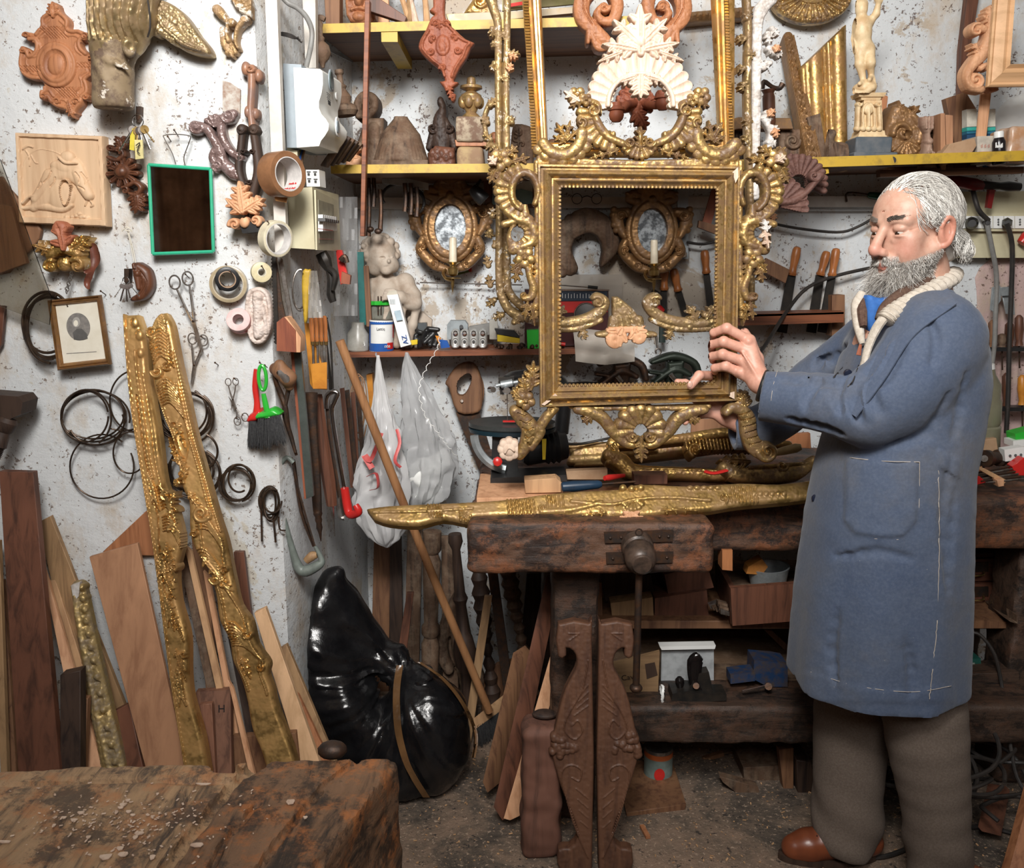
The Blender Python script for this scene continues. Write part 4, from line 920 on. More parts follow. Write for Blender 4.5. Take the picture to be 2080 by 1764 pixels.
one('hanging_figurine','reddish-brown carved figurine hanging behind the gilded leaf mount','carving',v.mesh(),pn('red_brown_wax',(.16,.05,.03),.4,0,(.08,.03,.02),30,.2))
r=RL(258,530,312,618,1.0)
r.sk([(282,542),(296,556),(300,580),(290,600),(272,608)],[9,12,12,10,5],9,1);r.sk([(276,538),(282,560),(286,585)],[5,8,6],8,4);r.ell(284,556,8,10,12,2);r.dent(278,548,3,3,3);r.sk([(290,552),(302,575),(288,602)],2,2,groove=True)
t=T('carved_beak','dark brown carved bird beak hook hanging from white string','carving');t.part('beak',r.mesh(Y=WA,th=14),M_walnut)
md=MD();TB([(258,466,2.185),(266,500,2.18),(272,532,2.17)],.0009,5,md=md);TB([(260,466,2.185),(270,505,2.18),(276,536,2.17)],.0009,5,md=md);TB([(248,470,2.18),(258,462,2.175),(268,470,2.18),(254,468,2.178)],.0014,5,md=md);t.part('string',md,M_paper);t.end()
t=T('framed_engraving','small gilt-framed oval portrait engraving tilted on the left wall','framed picture')
o4=[A((102,610)),A((207,599)),A((228,740)),A((122,752))];cen=sum(o4)/4
def ins(k):return[tuple(cen+(q-cen)*k)for q in o4]
Yf=2.17
g=[]
for k,h in((1,0),(1,.012),(.965,.016),(.93,.010),(.90,.013),(.86,.012),(.82,.004),(.80,.003)):
 q=ins(k);g.append([A(P(x,y,Yf))+A([0,-h,0])for x,y in q])
md=MD();md.sheet(g,wrap=True);t.part('frame',md,gold('engraving_frame_gilding',(.36,.19,.07),(.10,.04,.02),.74,.6,.35,.7,40))
t.part('sheet',PR(ins(.83),Yf-.004,.004),M_paper)
md=MD();e=[]
cx,cy=159,664
for i in range(40):a=2*math.pi*i/40;e.append((cx+24*math.cos(a)+2*math.sin(a),cy+28*math.sin(a)))
PR(e,Yf-.0048,.0005,md=md);t.part('oval_print',md,pn('engraving_grey',(.16,.15,.14),.8,0,(.24,.22,.20),120))
md=MD();PR([(150,690),(148,676),(156,668),(166,668),(176,678),(178,688),(168,691)],Yf-.0056,.0005,md=md);t.part('sitter_coat',md,pn('engraving_coat',(.10,.095,.09),.8))
md=MD();PR([(cx-4+8*math.cos(a),655+10.5*math.sin(a))for a in np.linspace(0,6.28,16,endpoint=False)],Yf-.0060,.0004,md=md);t.part('sitter_wig',md,pn('engraving_wig',(.40,.38,.35),.8));md=MD();PR([(cx-5+4.5*math.cos(a),657+6.5*math.sin(a))for a in np.linspace(0,6.28,14,endpoint=False)],Yf-.0064,.0004,md=md);t.part('sitter_face',md,M_paper)
md=MD();PR([(135,718),(196,714),(196,715.4),(135,719.4)],Yf-.0045,.0004,md=md);t.part('caption_line',md,MATS['engraving_grey']);t.end()
def coil(name,label,loops,rad=.0028,mt=None,Y=2.18,group='coils of brown wire on the left wall',ns=None):
 md=MD()
 for k,(cx,cy,rx,ry,a0,a1)in enumerate(loops):
  pts=[]
  for i in range(37):
   a=math.radians(a0+(a1-a0)*i/36);pts.append((cx+rx*math.cos(a),cy+ry*math.sin(a),Y-.004*k-.004*math.sin(a*2+k)))
  TB(pts,rad,7,md=md,sm=0)
 return one(name,label,'wire coil',md,mt or M_wire,group)
coil('wire_coil','thick bundle of brown wire hanging behind the small engraving',[(98,660,48,66,-60,210),(100,666,52,62,60,300),(96,655,50,62,40,330),(100,664,44,66,80,290),(102,668,50,70,90,280)],.0036)
coil('wire_coil','wide loose coil of wire left of the gilded strips',[(190,846,66,52,0,360),(194,850,70,55,40,370),(188,842,64,50,160,500),(196,858,56,46,-20,160),(172,846,48,52,0,350),(176,850,50,58,180,420)],.0024)
coil('wire_coil','single thin wire ring hanging lowest left of the gilded strips',[(207,948,65,65,-25,310)],.0022)
coil('wire_coil','open wire hoop half hidden behind the left gilded strip',[(275,815,52,62,60,300),(264,920,34,42,0,290),(250,845,50,30,-10,120)],.0022)
coil('wire_coil','coil of wire showing right of the thick gilded strip, upper',[(376,842,58,50,-50,180),(380,846,50,46,-80,170),(370,844,55,50,-20,220),(372,836,48,48,-60,180),(384,850,50,52,-90,90)],.0028)
coil('wire_coil','coil of wire crossing between the two gilded strips, lower',[(392,960,54,50,-60,200),(388,956,46,44,0,360),(396,964,52,48,-80,120),(386,950,40,46,0,350),(398,918,44,40,-60,80)],.0030)
coil('wire_coil','small tight round coil of wire at the wall corner, right of the gilded strips',[(483,980,31,36,0,360),(480,984,30,34,20,380),(486,982,32,37,100,440),(478,986,33,32,60,350),(486,972,22,28,60,330)],.0027)
def scissors(name,label,a,b,op,rg,Y=2.175,hb=.55):
 """a= handle end px, b = tip px, op = half opening px, rg ring radius px"""
 a,b=A(a,float),A(b,float);d=(b-a)/np.linalg.norm(b-a);n=A([-d[1],d[0]]);piv=a+(b-a)*hb;m=mpp(Y);t=T(name,label,'scissors')
 for s in(-1,1):
  md=MD();rc=a+n*s*rg*1.25;md.torus(P(rc[0],rc[1],Y-.002*s),rg*m,rg*m*.16,(.0,1,0),22,6,ry=1.25)
  k0=rc+d*rg*1.1;TB([(k0[0],k0[1],Y-.002*s),(piv-d*12+n*s*4)[0:2].tolist()+[Y-.002*s],(piv[0],piv[1],Y-.002*s)],[rg*m*.2,rg*m*.25,rg*m*.35],8,md=md,flat=.6)
  e=b+n*(-s)*op;w=rg*.32;PR([tuple(piv+n*w),tuple(piv-n*w),tuple((piv+e)/2-n*w*.8),tuple(e),tuple((piv+e)/2+n*w*.8)],Y-.0015*s-.001,.002,md=md)
  t.part('blade',md,M_steel)
 md=MD();md.sp_(P(piv[0],piv[1],Y-.004),(rg*m*.25,.002,rg*m*.25),10);t.part('pivot',md,M_iron);t.part('nail',nail(tuple(a-n*rg*1.2+A([0,-4])),Y),M_iron);t.end()
scissors('scissors','long steel scissors hanging on a nail above a smaller pair',(368,570),(412,720),2,11)
scissors('scissors','medium steel scissors hanging below the longest pair',(402,690),(388,784),1,9,2.185)
scissors('scissors','tiny scissors on a nail left of the red brush, handles up',(471,776),(474,835),4,6,hb=.6)
scissors('scissors','tiny open scissors hanging upside down by the brushes',(490,852),(466,804),3,7,2.182,.45)
def brush(name,label,path,head,br,mt,Y,spl=18):
 t=T(name,label,'brush');t.part('handle',TB([(x,y,Y-.004)for x,y in path],[.0055,.0065,.0075,.007,.009,.012],10,flat=.7),mt)
 r=RL(head[0]-4,head[1]-14,head[2]+4,head[3]+4,1.1);x0,y0,x1,y1=head
 r.poly([(x0,y1),(x0+1,y1-12),((x0+x1)/2-9,y0),((x0+x1)/2+7,y0-8),(x1-4,y1-18),(x1,y1-8)],10,8,sm=2);t.part('ferrule',r.mesh(Y=Y,th=18),mt)
 md=MD();rr=random.Random(int(x0))
 for i in range(420):
  u=rr.random();x=x0+2+(x1-x0-4)*u;yy=y1-2-(8 if u>.5 else 0);L_=br*rr.uniform(.8,1.06);dy=Y+rr.uniform(-.012,.012)
  ex=x+(u-.45)*spl+rr.uniform(-4,4)+3;TB([(x,yy,dy),((x+ex)/2+rr.uniform(-1,1),yy+L_*.5,dy),(ex,yy+L_,dy+rr.uniform(-.004,.004))],[.0009,.0008,.0003],3,md=md,sm=0)
 t.part('bristles',md,M_bristle,kind='stuff');t.end()
brush('hand_brush','hand brush with a red plastic handle hanging behind the green one',[(520,750),(518,785),(522,820),(521,848)],(504,838,540,858),55,M_redp,2.185,10)
brush('hand_brush','hand brush with a bright green looped handle and dark bristles',[(535,800),(541,830),(545,848)],(522,836,571,852),62,M_greenp,2.16)
md=MD();md.torus(P(533,768,2.15),8*mpp(2.15),.0045,(0,1,0),26,8,ry=3.2);one('brush_loop',None,None,md,M_greenp)
lo_=[o for o in bpy.data.objects if o.name.startswith('brush_loop')][0];pb=[o for o in bpy.data.objects if o.get('label','').startswith('hand brush with a bright green')][0]
lo_.location=A(lo_.location)-A(pb.location);lo_.parent=pb;lo_.name='hanging_loop'
t=T('glass_sheet','dusty glass sheet leaning at the left edge over brown wood','glass pane')
t.part('pane',PR([(-60,250),(0,325),(104,605),(100,660),(-60,600)],2.15,.004),glassm('dusty_glass',(.80,.76,.68),.05));t.end()
pk('wood_board','brown board corner behind the glass sheet at the left edge','board',[(-30,405),(22,420),(55,535),(-30,566)],M_oak,.014,Y=2.165)
r=RL(-10,360,85,560,2.2);r.poly([(-8,362),(20,385),(60,430),(84,468),(70,500),(46,522),(-8,560)],2,3,sm=2);one('dark_panel','curved dark brown panel edge behind the leaning glass','board',r.mesh(Y=2.185,th=8),M_oak)
pk('wood_board','thin upright frame strip at the left edge below the glass sheet','board',[(-10,620),(10,622),(2,700),(-10,720)],M_mahog,.012,Y=2.18)
t=T('wooden_clamp','dark wooden clamp head with a threaded screw at the left edge','clamp')
md=MD();PR([(-40,800),(36,806),(46,818),(42,842),(20,852),(-40,846)],2.08,.07,md=md);t.part('jaw',md,M_dark)
md=MD();p0,p1=P(18,850,2.09),P(-14,930,2.07);md.lt_(p0,p1,[(0,.018),(.1,.024),(.3,.020),(.35,.016),(.7,.020)]+[(.72+.02*i,.017 if i%2 else.0135)for i in range(14)],18);t.part('screw',md,M_dark);t.end()
for k,(x,y)in enumerate(((210,596),(440,740),(540,745),(462,542),(530,740),(345,285))):
 one('nail','small dark nail in the left wall','nail',nail((x,y),2.19),M_iron,'small nails in the left wall')
def lean(name,label,tl,tr,bl,br,mat,th=.014,Yt=2.16,Yb=1.90,cat='plank',group=None,yb=None,mid=None,off=None):
 """plank standing on the floor and leaning on the wall; px corners, bottom ones given where it passes y of bl/br"""
 yf=882+F*math.tan(math.atan(CH/Yb)-PIT)if yb is None else yb
 def ext(a,b):k=(yf-a[1])/(b[1]-a[1]);return(a[0]+(b[0]-a[0])*k,yf,Yb if yb is None else Yt+(Yb-Yt)*.5)
 pts=[(tl[0],tl[1],Yt)]+[(m[0],m[1],Yt)for m in(mid or[])]+[(tr[0],tr[1],Yt),ext(tr,br),ext(tl,bl)]
 o=one(name,label,cat,PR(pts,None,th,off),mat,group);bevel(o,.0012,1);return o
lean('wood_plank','tall dark mahogany plank, tallest at the left edge',(-2,958),(67,960),(35,1545),(120,1545),M_mahog,.022,2.10,1.84)
lean('wood_plank','narrow honey-coloured strip at the extreme left edge',(-22,1100),(-2,1100),(0,1550),(14,1550),M_tan,.015,2.13,1.86)
lean('wood_plank','narrow brown strip left of the mahogany plank',(-6,1180),(6,1180),(12,1550),(32,1550),M_oak,.015,2.15,1.88)
lean('wood_plank','tan planed plank showing right of the mahogany plank',(77,1062),(102,1049),(142,1350),(212,1330),M_tan,.015,2.17,2.06)
lean('wood_plank','pinkish strip leaning low against the tan planed plank',(78,1120),(98,1182),(128,1365),(152,1365),M_peach,.010,2.12,1.94)
lean('wood_plank','pale strip leaning between the pinkish strip and the gilded batten',(98,1180),(112,1178),(152,1365),(172,1365),M_light,.012,2.15,1.99)
lean('wood_plank','short dark weathered block-end between mahogany plank and gilded batten',(122,1372),(163,1363),(122,1550),(163,1550),M_dark,.03,1.98,1.86)
lean('wood_plank','thin brown lath beside the short dark block-end',(163,1420),(178,1420),(160,1550),(172,1550),M_oak,.02,2.0,1.88)
lean('wood_plank','dark brown board low behind the gilded batten',(170,1480),(262,1430),(170,1560),(290,1560),M_mahog,.02,2.05,1.92)
r=RL(142,1184,262,1640,1.8)
cl=[(160,1192),(170,1260),(185,1340),(205,1440),(228,1545),(246,1636)]
r.sk(cl,[13,17,19,22,24,24],5,2,sm=4,prof='flat')
for i in range(16):
 t_=i/15;k=t_*(len(cl)-1);a=min(int(k),len(cl)-2);x=cl[a][0]+(cl[a+1][0]-cl[a][0])*(k-a);y=cl[a][1]+(cl[a+1][1]-cl[a][1])*(k-a);r.ell(x+9,y,7,8,6,6);r.dent(x+9,y+12,7,4,3)
r.sk([(x-8,y)for x,y in cl],5,3,6);r.noise(1.5,6,5)
t=T('gilded_batten','short gilded batten carved with pods and a bare white end','gilded moulding')
pl=(P(180,1200,2.10),(0,-1,.25));t.part('moulding',r.mesh(plane=pl,th=16),gold('rough_batten_gilding',(.50,.36,.15),(.13,.10,.075),None,.75,.42,.6,18))
t.part('bare_end',PR([(144,1190),(162,1184),(160,1212),(150,1222)],2.085,.012),M_gesso);t.end()
lean('wood_plank','broad orange-brown plywood board, left of the gilded strips',(181,1132),(279,1104),(292,1548),(370,1520),M_ply,.012,2.12,1.90,mid=[(184,1150)]if False else None)
pk('wood_board','reddish-brown triangular board against the wall behind the plywood','board',[(208,1122),(297,1038),(340,1060),(340,1130),(240,1128)],M_terra,.012,Y=2.182)
lean('wood_plank','grey-brown plank between the two gilded strips',(388,1086),(416,1096),(418,1400),(440,1400),M_oak,.02,2.14,1.98)
lean('wood_plank','light-edged lath nearest the left gilded strip',(374,1108),(388,1120),(438,1398),(452,1398),M_light,.012,2.10,1.94)
lean('wood_plank','light-edged lath nearest the right gilded strip',(412,1160),(424,1172),(456,1402),(468,1402),M_peach,.012,2.11,1.95)
lean('wood_plank','dark brown plank just behind the left gilded strip',(356,1100),(376,1110),(420,1400),(438,1400),M_dusty,.015,2.14,1.96)
t=T('wood_plank','short brown board marked with an H, low between the gilded strips','plank')
bd=PR([(398,1406,2.02),(468,1402,2.02),(474,1800,1.86),(400,1800,1.86)],th=.018);t.part('board',bd,wood('brown_off_cut',(.19,.09,.055),(.10,.045,.028),'z'))
tx=text_md('H',P(450,1441,2.003),.026,rx=(1,0,.04),uz=(0,.3,1));t.part('mark',tx,M_black);t.end()
lean('wood_plank','small brown board in front of the one marked with an H',(404,1432),(430,1430),(412,1540),(436,1540),wood('brown_off_cut_2',(.22,.10,.06),(.12,.05,.03),'z'),.015,1.98,1.86)
lean('wood_plank','brown plank showing above and right of the right gilded strip',(474,1122),(495,1122),(494,1290),(515,1290),M_mahog,.015,2.16,2.06)
lean('wood_plank','thin pale lath crossing low between the gilded strips',(462,1380),(474,1400),(496,1530),(508,1535),M_peach,.01,2.0,1.92)
lean('wood_plank','dark purple-brown plank tucked left of the right gilded strip',(452,1240),(478,1330),(508,1530),(532,1535),M_dark,.02,2.08,1.94)
lean('wood_plank','bright pale pine plank right of the right gilded strip',(516,1246),(539,1235),(597,1512),(634,1506),wood('bright_pine',(.66,.42,.24),(.52,.32,.17),'z',.6,.6,bmp=.1),.016,2.10,1.92)
lean('wood_plank','brown plank nearest the black bin bag',(566,1320),(582,1310),(634,1508),(664,1506),M_tan,.015,2.14,1.98)
lean('wood_plank','reddish pointed off-cut between pine plank and bin bag',(590,1406),(606,1412),(616,1505),(650,1505),M_terra,.012,2.08,1.97)
pk('wood_plank','brown board crossing low behind the leaning planks','plank',[(440,1500,2.0),(600,1490,2.0),(640,1780,1.95),(440,1800,1.95)],M_oak,.02)
def strip(name,label,le,re_,det,pl,seed):
 xs=[p[0]for p in le+re_];ys=[p[1]for p in le+re_];r=RL(min(xs)-14,min(ys)-8,max(xs)+14,max(ys)+4,1.6)
 r.poly(smooth(le,4)+smooth(re_[::-1],4),7,9)
 le2=A(smooth(le,4));re2=A(smooth(re_,4));n=min(len(le2),len(re2));L_=np.array([np.interp(np.linspace(0,1,60),np.linspace(0,1,len(le2)),le2[:,k])for k in(0,1)]).T;R_=np.array([np.interp(np.linspace(0,1,60),np.linspace(0,1,len(re2)),re2[:,k])for k in(0,1)]).T
 def at(u,v):i=v*59;a=min(int(i),58);f=i-a;l=L_[a]*(1-f)+L_[a+1]*f;q=R_[a]*(1-f)+R_[a+1]*f;return tuple(l*(1-u)+q*u)
 det(r,at);r.noise(.25,7,seed)
 return one(name,label,'gilded frame strip',r.mesh(plane=pl,th=20,hs=1.7),M_goldy)
def ribs(r,at,u0,u1,v0,v1,n,h=3.2,w=2.6,bow=.01,base=7):
 for i in range(n):
  v=v0+(v1-v0)*i/max(1,n-1);r.sk([at(u0,v+bow),at((u0+u1)/2,v-bow),at(u1,v+bow)],[w*.5,w,w*.5],h,base,sm=3)
def line(r,at,u,v0,v1,w=2.5,h=3,base=6,n=9,wob=0.0,groove=False):
 r.sk([at(u+wob*math.sin(7*i),v0+(v1-v0)*i/(n-1))for i in range(n)],w,h,base if not groove else 0,sm=2,groove=groove)
LE1=[(254,642),(257,700),(261,770),(270,850),(284,940),(298,1020),(312,1110),(328,1220),(343,1340),(357,1440),(372,1530),(410,1760)]
RE1=[(283,640),(298,690),(304,760),(318,840),(326,890),(338,980),(360,1035),(374,1100),(362,1160),(366,1220),(384,1290),(386,1370),(392,1420),(414,1500),(430,1600),(450,1760)]
def d1(r,at):
 line(r,at,.1,0,1,2.5,3,6);line(r,at,.52,.10,.36,3,4,6);line(r,at,.8,.14,.36,3,3,6);line(r,at,.35,.2,.62,1.6,3,groove=True)
 ribs(r,at,.25,.45,.37,.43,12,3,2);ribs(r,at,.55,.95,.37,.42,8);ribs(r,at,.5,1.0,.44,.47,6)
 for u,v,q in((.7,.03,9),(.8,.06,9),(.75,.10,8)):x,y=at(u,v);r.ell(x,y,q,q*1.4,5,5)
 for u,v,q,a,c in((.85,.375,12,2,1),(.9,.41,11,0,-1),(.8,.455,13,3,1),(.9,.53,10,1,-1),(.5,.535,11,4,1),(.75,.60,9,2,1),(.85,.70,8,1,1)):x,y=at(u,v);r.so(x,y,q,1.2,a,c,.33,6,5)
 for u,v,u2,v2,q in((.6,.50,.95,.56,12),(.4,.56,.9,.60,12),(.5,.62,.85,.68,9),(.5,.70,.9,.75,10)):
  a,b=at(u,v),at(u2,v2);r.leaf(*a,*b,q,3,5,6)
 ribs(r,at,.3,.6,.54,.57,6);ribs(r,at,.25,.5,.62,.66,8);ribs(r,at,.35,.7,.74,.80,9);x,y=at(1.02,.375);r.leaf(x-8,y+6,x+10,y-18,12,2,5,6)
LE2=[(304,700),(312,668),(334,637),(332,650),(312,716),(314,760),(322,812),(336,850),(346,870),(360,920),(373,990),(386,1020),(388,1080),(400,1118),(424,1150),(440,1205),(448,1260),(468,1300),(474,1340),(492,1380),(504,1425),(514,1480),(534,1530),(560,1620),(600,1760)]
LE2=[(330,638),(312,664),(304,700),(312,740),(314,780),(322,812),(336,850),(346,870),(360,920),(373,990),(386,1020),(388,1080),(400,1118),(424,1150),(440,1205),(448,1260),(468,1300),(474,1340),(492,1380),(504,1425),(514,1480),(534,1530),(560,1620),(600,1760)]
RE2=[(340,636),(352,660),(360,700),(370,750),(382,800),(392,850),(404,900),(418,950),(432,1000),(446,1050),(462,1100),(470,1140),(478,1180),(490,1230),(512,1262),(524,1310),(548,1346),(546,1372),(556,1400),(562,1430),(580,1480),(598,1530),(620,1620),(650,1760)]
def d2(r,at):
 line(r,at,.93,.1,.42,3,3,6);line(r,at,.78,.16,.40,3,3.5,6);line(r,at,.12,.2,.38,3,4,6)
 r.dent(*at(.45,.29),14,50,3)
 ribs(r,at,.1,.75,.02,.055,7);ribs(r,at,.1,.8,.06,.12,9,3.5,3);ribs(r,at,.15,.8,.165,.215,9,3.5,3);ribs(r,at,.2,.9,.43,.455,6)
 ribs(r,at,.1,.7,.50,.545,7);ribs(r,at,.15,.85,.555,.57,4);ribs(r,at,.1,.85,.645,.675,6);ribs(r,at,.1,.9,.68,.69,3)
 for u,v,q,a,c in((.15,.06,13,2,1),(.2,.145,15,3,-1),(.55,.13,10,1,1),(.4,.425,20,.5,1),(.1,.37,11,2,-1),(.85,.505,10,2,1),(.3,.565,15,3,-1),(.8,.64,11,0,1),(.15,.475,9,3,1),(.6,.55,9,1,1),(.8,.72,9,0,1)):x,y=at(u,v);r.so(x,y,q,1.3,a,c,.3,6,6)
 for u,v,u2,v2,q in((.05,.36,-.1,.33,11),(.0,.385,-.25,.40,10),(.3,.36,.15,.335,9),(.2,.39,.5,.41,10),(.2,.52,.7,.55,15),(.4,.555,.9,.545,12),(.3,.72,.4,.77,11)):
  a,b=at(u,v),at(u2,v2);r.leaf(*a,*b,q,3,5,6)
 line(r,at,.2,.57,.66,3,4,6);line(r,at,.82,.57,.66,3,4,6);line(r,at,.18,.70,.8,3,4,6);line(r,at,.8,.70,.8,3,4,6);line(r,at,.3,.45,.5,3,4,6);line(r,at,.85,.44,.50,3.5,4,6)
 r.dent(*at(.3,.26),5,5,6);r.leaf(*at(.45,.245),*at(.42,.31),8,3,3,5)
pl=(P(300,700,2.13),(0,-1,.23));strip('gilded_frame_strip','left long gilded frame strip leaning on the wall, smoother one',LE1,RE1,d1,pl,3)
pl=(P(400,700,2.10),(0,-1,.23));strip('gilded_frame_strip','right long gilded frame strip, ribbed and heavily scrolled, leaning on the wall',LE2,RE2,d2,pl,4)
md=MD();PR([(536,-60,2.175),(560,-60,2.175),(583,516,2.19),(559,514,2.19)],th=.025,md=md);one('cable_trunking','white vertical cable trunking down the wall corner','trunking',md,M_trunk)
md=MD();PR([(613,-40,2.40),(640,-40,2.40),(642,138,2.46),(621,138,2.46)],th=.03,md=md);one('cable_trunking','short white trunking strip above the electricity meter','trunking',md,M_trunk)
one('cable','thick grey cable curving down into the electricity meter','cable',TB([(570,-10,2.3),(585,6,2.3),(604,16,2.31),(622,34,2.32),(633,60,2.33),(632,90,2.33),(622,136,2.34)],.0065,10),M_greycab)
t=T('wire_stub','old cut wires sticking out between the trunking strips','wire')
for k in range(3):t.part('wire',TB([(566,66+2*k,2.3),(584,68+3*k,2.3),(598,74+2*k,2.3),(612-k*3,86-k*5,2.28)],.0022,6),M_rubber)
t.end()
t=T('electricity_meter','white electricity meter with two dials on the side wall, wavy front','electricity meter')
prof=[(596,137),(650,140),(655,146),(656,170),(653,190),(648,206),(648,220),(653,232),(662,242),(668,252),(667,264),(660,276),(652,286),(648,297),(603,300)]
t.part('cover',PR(smooth(prof[:1],1)+prof,2.27,off=(.018,.145,0)),M_meter)
t.part('back_box',PR([(575,129),(612,131),(619,300),(583,300)],2.30,off=(.02,.17,0)),M_grey)
X1=P(656,165,2.27)[0]+.010
def disc(px,py,X,r,th,md,n=24,ry=1.0,tilt=0):
 c=A(PX(px,py,X));md.lt_(c,c+A([th,0,th*tilt]),[(0,r),(1,r)],n,ry=ry);return c
md=MD();disc(671,164,X1,.026,.004,md);t.part('window_rim',md,M_grey)
md=MD();disc(672,164,X1+.003,.021,.003,md);t.part('meter_window',md,pn('meter_window',(.10,.13,.13),.08))
X2=P(668,256,2.27)[0]+.008;md=MD();disc(684,258,X2,.024,.004,md);t.part('dial',md,M_white)
md=MD();disc(685,258,X2+.004,.015,.003,md);t.part('dial_centre',md,M_grey);md=MD();disc(682,195,X1,.009,.003,md);t.part('seal_cap',md,M_white)
md=MD();
for k in range(6):
 a=A(PX(662+k*.3,186+k*3.6,X1));md.box(a+A([0,.03,0]),(.001,.045-.006*(k%3),.0012))
for k in range(9):a=A(PX(666,207,X1-.002));md.box(a+A([0,.005+.0032*k,0]),(.001,.0012+.0006*(k%2),.010))
t.part('print',md,M_black);t.part('lower_panel',PR([(628,276),(648,275),(648,297),(629,298)],2.268,.002),M_meter);t.end()
t=T('terminal_block','small white socket module with yellow-green wires under the meter','electrical module')
t.part('body',PR([(621,345),(648,345),(650,379),(623,379)],2.36,off=(.005,.05,0)),M_white)
md=MD()
for x,y in((627,354),(640,354),(628,368),(641,369)):md.box(P(x,y,2.358),(.006,.002,.006));md.box(P(x,y-5,2.358),(.010,.002,.002))
t.part('slots',md,M_black)
for k,c in enumerate(((.5,.45,.04),(.03,.1,.35),(.2,.1,.05))):t.part('wire',TB([(612+4*k,300,2.36),(606+4*k,322,2.34),(608+3*k,345,2.34),(610+3*k,378,2.35)],.003,7),pn('wire_%d'%k,c,.4))
t.end()
t=T('fuse_box','beige fuse box with a row of black breaker switches','fuse box')
t.part('housing',PR([(583,384),(634,380),(640,507),(590,504)],2.29,off=(.012,.28,0)),M_beige)
t.part('side_plate',PR([(583,300),(604,306),(606,386),(584,384)],2.32,.03),M_beige)
XF=P(637,440,2.29)[0]+.007
def face(pts,th,X,md=None):md=md or MD();md.prism([PX(x,y,X)for x,y in pts],(th,0,0));return md
t.part('front_frame',face([(638,386),(683,408),(684,510),(641,508)],.004,XF),M_beige)
t.part('window_recess',face([(646,406),(677,416),(678,494),(648,494)],.001,XF+.005),pn('recess',(.30,.28,.20),.5))
for k in range(7):
 x=646+k*4.3;t.part('breaker',face([(x,436+k*.7),(x+3.6,436.6+k*.7),(x+3.9,470-k*.2),(x+.3,470-k*.2)],.012,XF+.006),M_white)
 t.part('toggle',face([(x+.2,443+k*.8),(x+3.4,443.6+k*.8),(x+3.4,450+k*.6),(x+.2,449.6+k*.6)],.018,XF+.010),M_black)
md=MD();face([(646,464),(676,468),(676,469.4),(646,465.4)],.001,XF+.019,md);face([(648,485),(676,486),(676,487),(648,486)],.001,XF+.007,md);t.part('red_marking',md,M_redp);t.end()
def turned(name,label,a,b,prof,mat,Y,cat='turned spindle',n=20,group=None):return one(name,label,cat,LT((a[0],a[1],Y),(b[0],b[1],Y),prof,n),mat,group)
turned('turned_finial','dark turned wooden ball finial at the top left end of the upper shelf',(648,38),(656,138),[(0,3),(.1,7),(.2,5),(.35,5),(.4,9),(.46,7),(.55,15),(.7,18),(.82,13),(.9,6),(1,3)],M_dusty,2.50)
one('carved_hook','curled dark wooden hook above the ball finial','carving',TB([(640,66,2.5),(642,46,2.5),(650,36,2.5),(660,40,2.5)],[.010,.009,.007],8),M_dusty)
turned('turned_finial','dark turned finial beside the electricity meter',(688,142),(702,236),[(0,8),(.08,9),(.12,6),(.3,6),(.36,11),(.42,8),(.6,17),(.72,14),(.8,24),(.9,26),(1,20)],M_dusty,2.60)
for k in range(5):pk('frame_corner','dark frame corner in the slanting stack left of the middle shelf','frame moulding',[(650+k*11,336-k*3),(664+k*11,340-k*3),(704+k*8,276+k*4),(694+k*8,270+k*4)],M_dark if k%2 else M_dusty,.02,Y=2.42+.035*k,group='dark frame corners stacked beside the meter')
def tool(name,label,cat,parts,group=None):
 t=T(name,label,cat,group)
 for p in parts:t.part(*p)
 return t.end()
t=T('bow_saw','saw with a dark toothed blade hanging at the wall corner','saw')
md=MD();pts=[(551,516)];
for k in range(26):pts+=[(549.5+(k*.25),520+k*7),(552.5+k*.25,523.5+k*7)]
pts+=[(562,700),(566,690),(560,516)];PR(pts,2.19,.0015,md=md);t.part('blade',md,M_blackm)
t.part('arm',PR([(553,514),(560,516),(572,610),(582,655),(562,660)],2.20,.008),M_iron);t.end()
pk('steel_rule','grey steel straightedge crossing down behind the red wooden block','ruler',[(562,520),(574,526),(600,668),(592,672)],M_steel,.003,Y=2.2)
t=T('wooden_block','salmon-red wooden gauge block at the wall corner','wooden block');t.part('body',PR([(562,655),(576,644),(600,672),(601,716),(562,713)],2.15,.05),M_red);t.part('end_grain',PR([(576,644),(583,645),(611,686),(610,716),(601,716),(600,672)],2.155,.05),M_peach);t.end()
tool('long_file','long dark green-grey bar with a red-brown back, longest on the side wall','tool',[('bar',PR([(592,660),(606,664),(637,1008),(622,1014)],2.22,.012),pn('green_grey_bar',(.09,.105,.095),.4,.3)),('back',PR([(590,712),(596,712),(626,1012),(618,1014)],2.225,.014),M_red)])
tool('forged_pincers','old forged pincers with a lump of dried glue hanging beside the brushes','pincers',[('head',Vol(P(548,800,2.2)-A([.01,.04,.01]),P(600,725,2.15)+A([.01,.04,.01]),.003).chain([P(560,750,2.19),P(572,756,2.18),P(585,768,2.18),P(588,785,2.19)],[.016,.019,.020,.012],.008).ell(P(568,742,2.18),.014,.006).mesh(),M_oak),('handle',TB([(558,752,2.19),(560,775,2.19),(570,800,2.2),(580,830,2.2),(586,870,2.21),(602,925,2.22)],[.007,.006,.008,.007,.006,.004],8),M_iron),('handle',TB([(592,775,2.2),(584,800,2.2),(578,840,2.2),(592,890,2.21),(600,920,2.21)],[.006,.006,.007,.006,.004],8),M_iron)])
tool('rasp','thick dark brown rasp with a round top, side wall','rasp',[('body',TB([(630,798,2.30),(632,860,2.30),(640,960,2.3),(645,1040,2.3)],[.020,.017,.015,.012],10,flat=.6),M_iron),('screw_end',LT((645,1038,2.3),(652,1100,2.3),[(0,9),(.1,10),(.2,7),(.3,8),(.4,6),(.55,7),(.7,4),(1,1)],12),M_iron)])
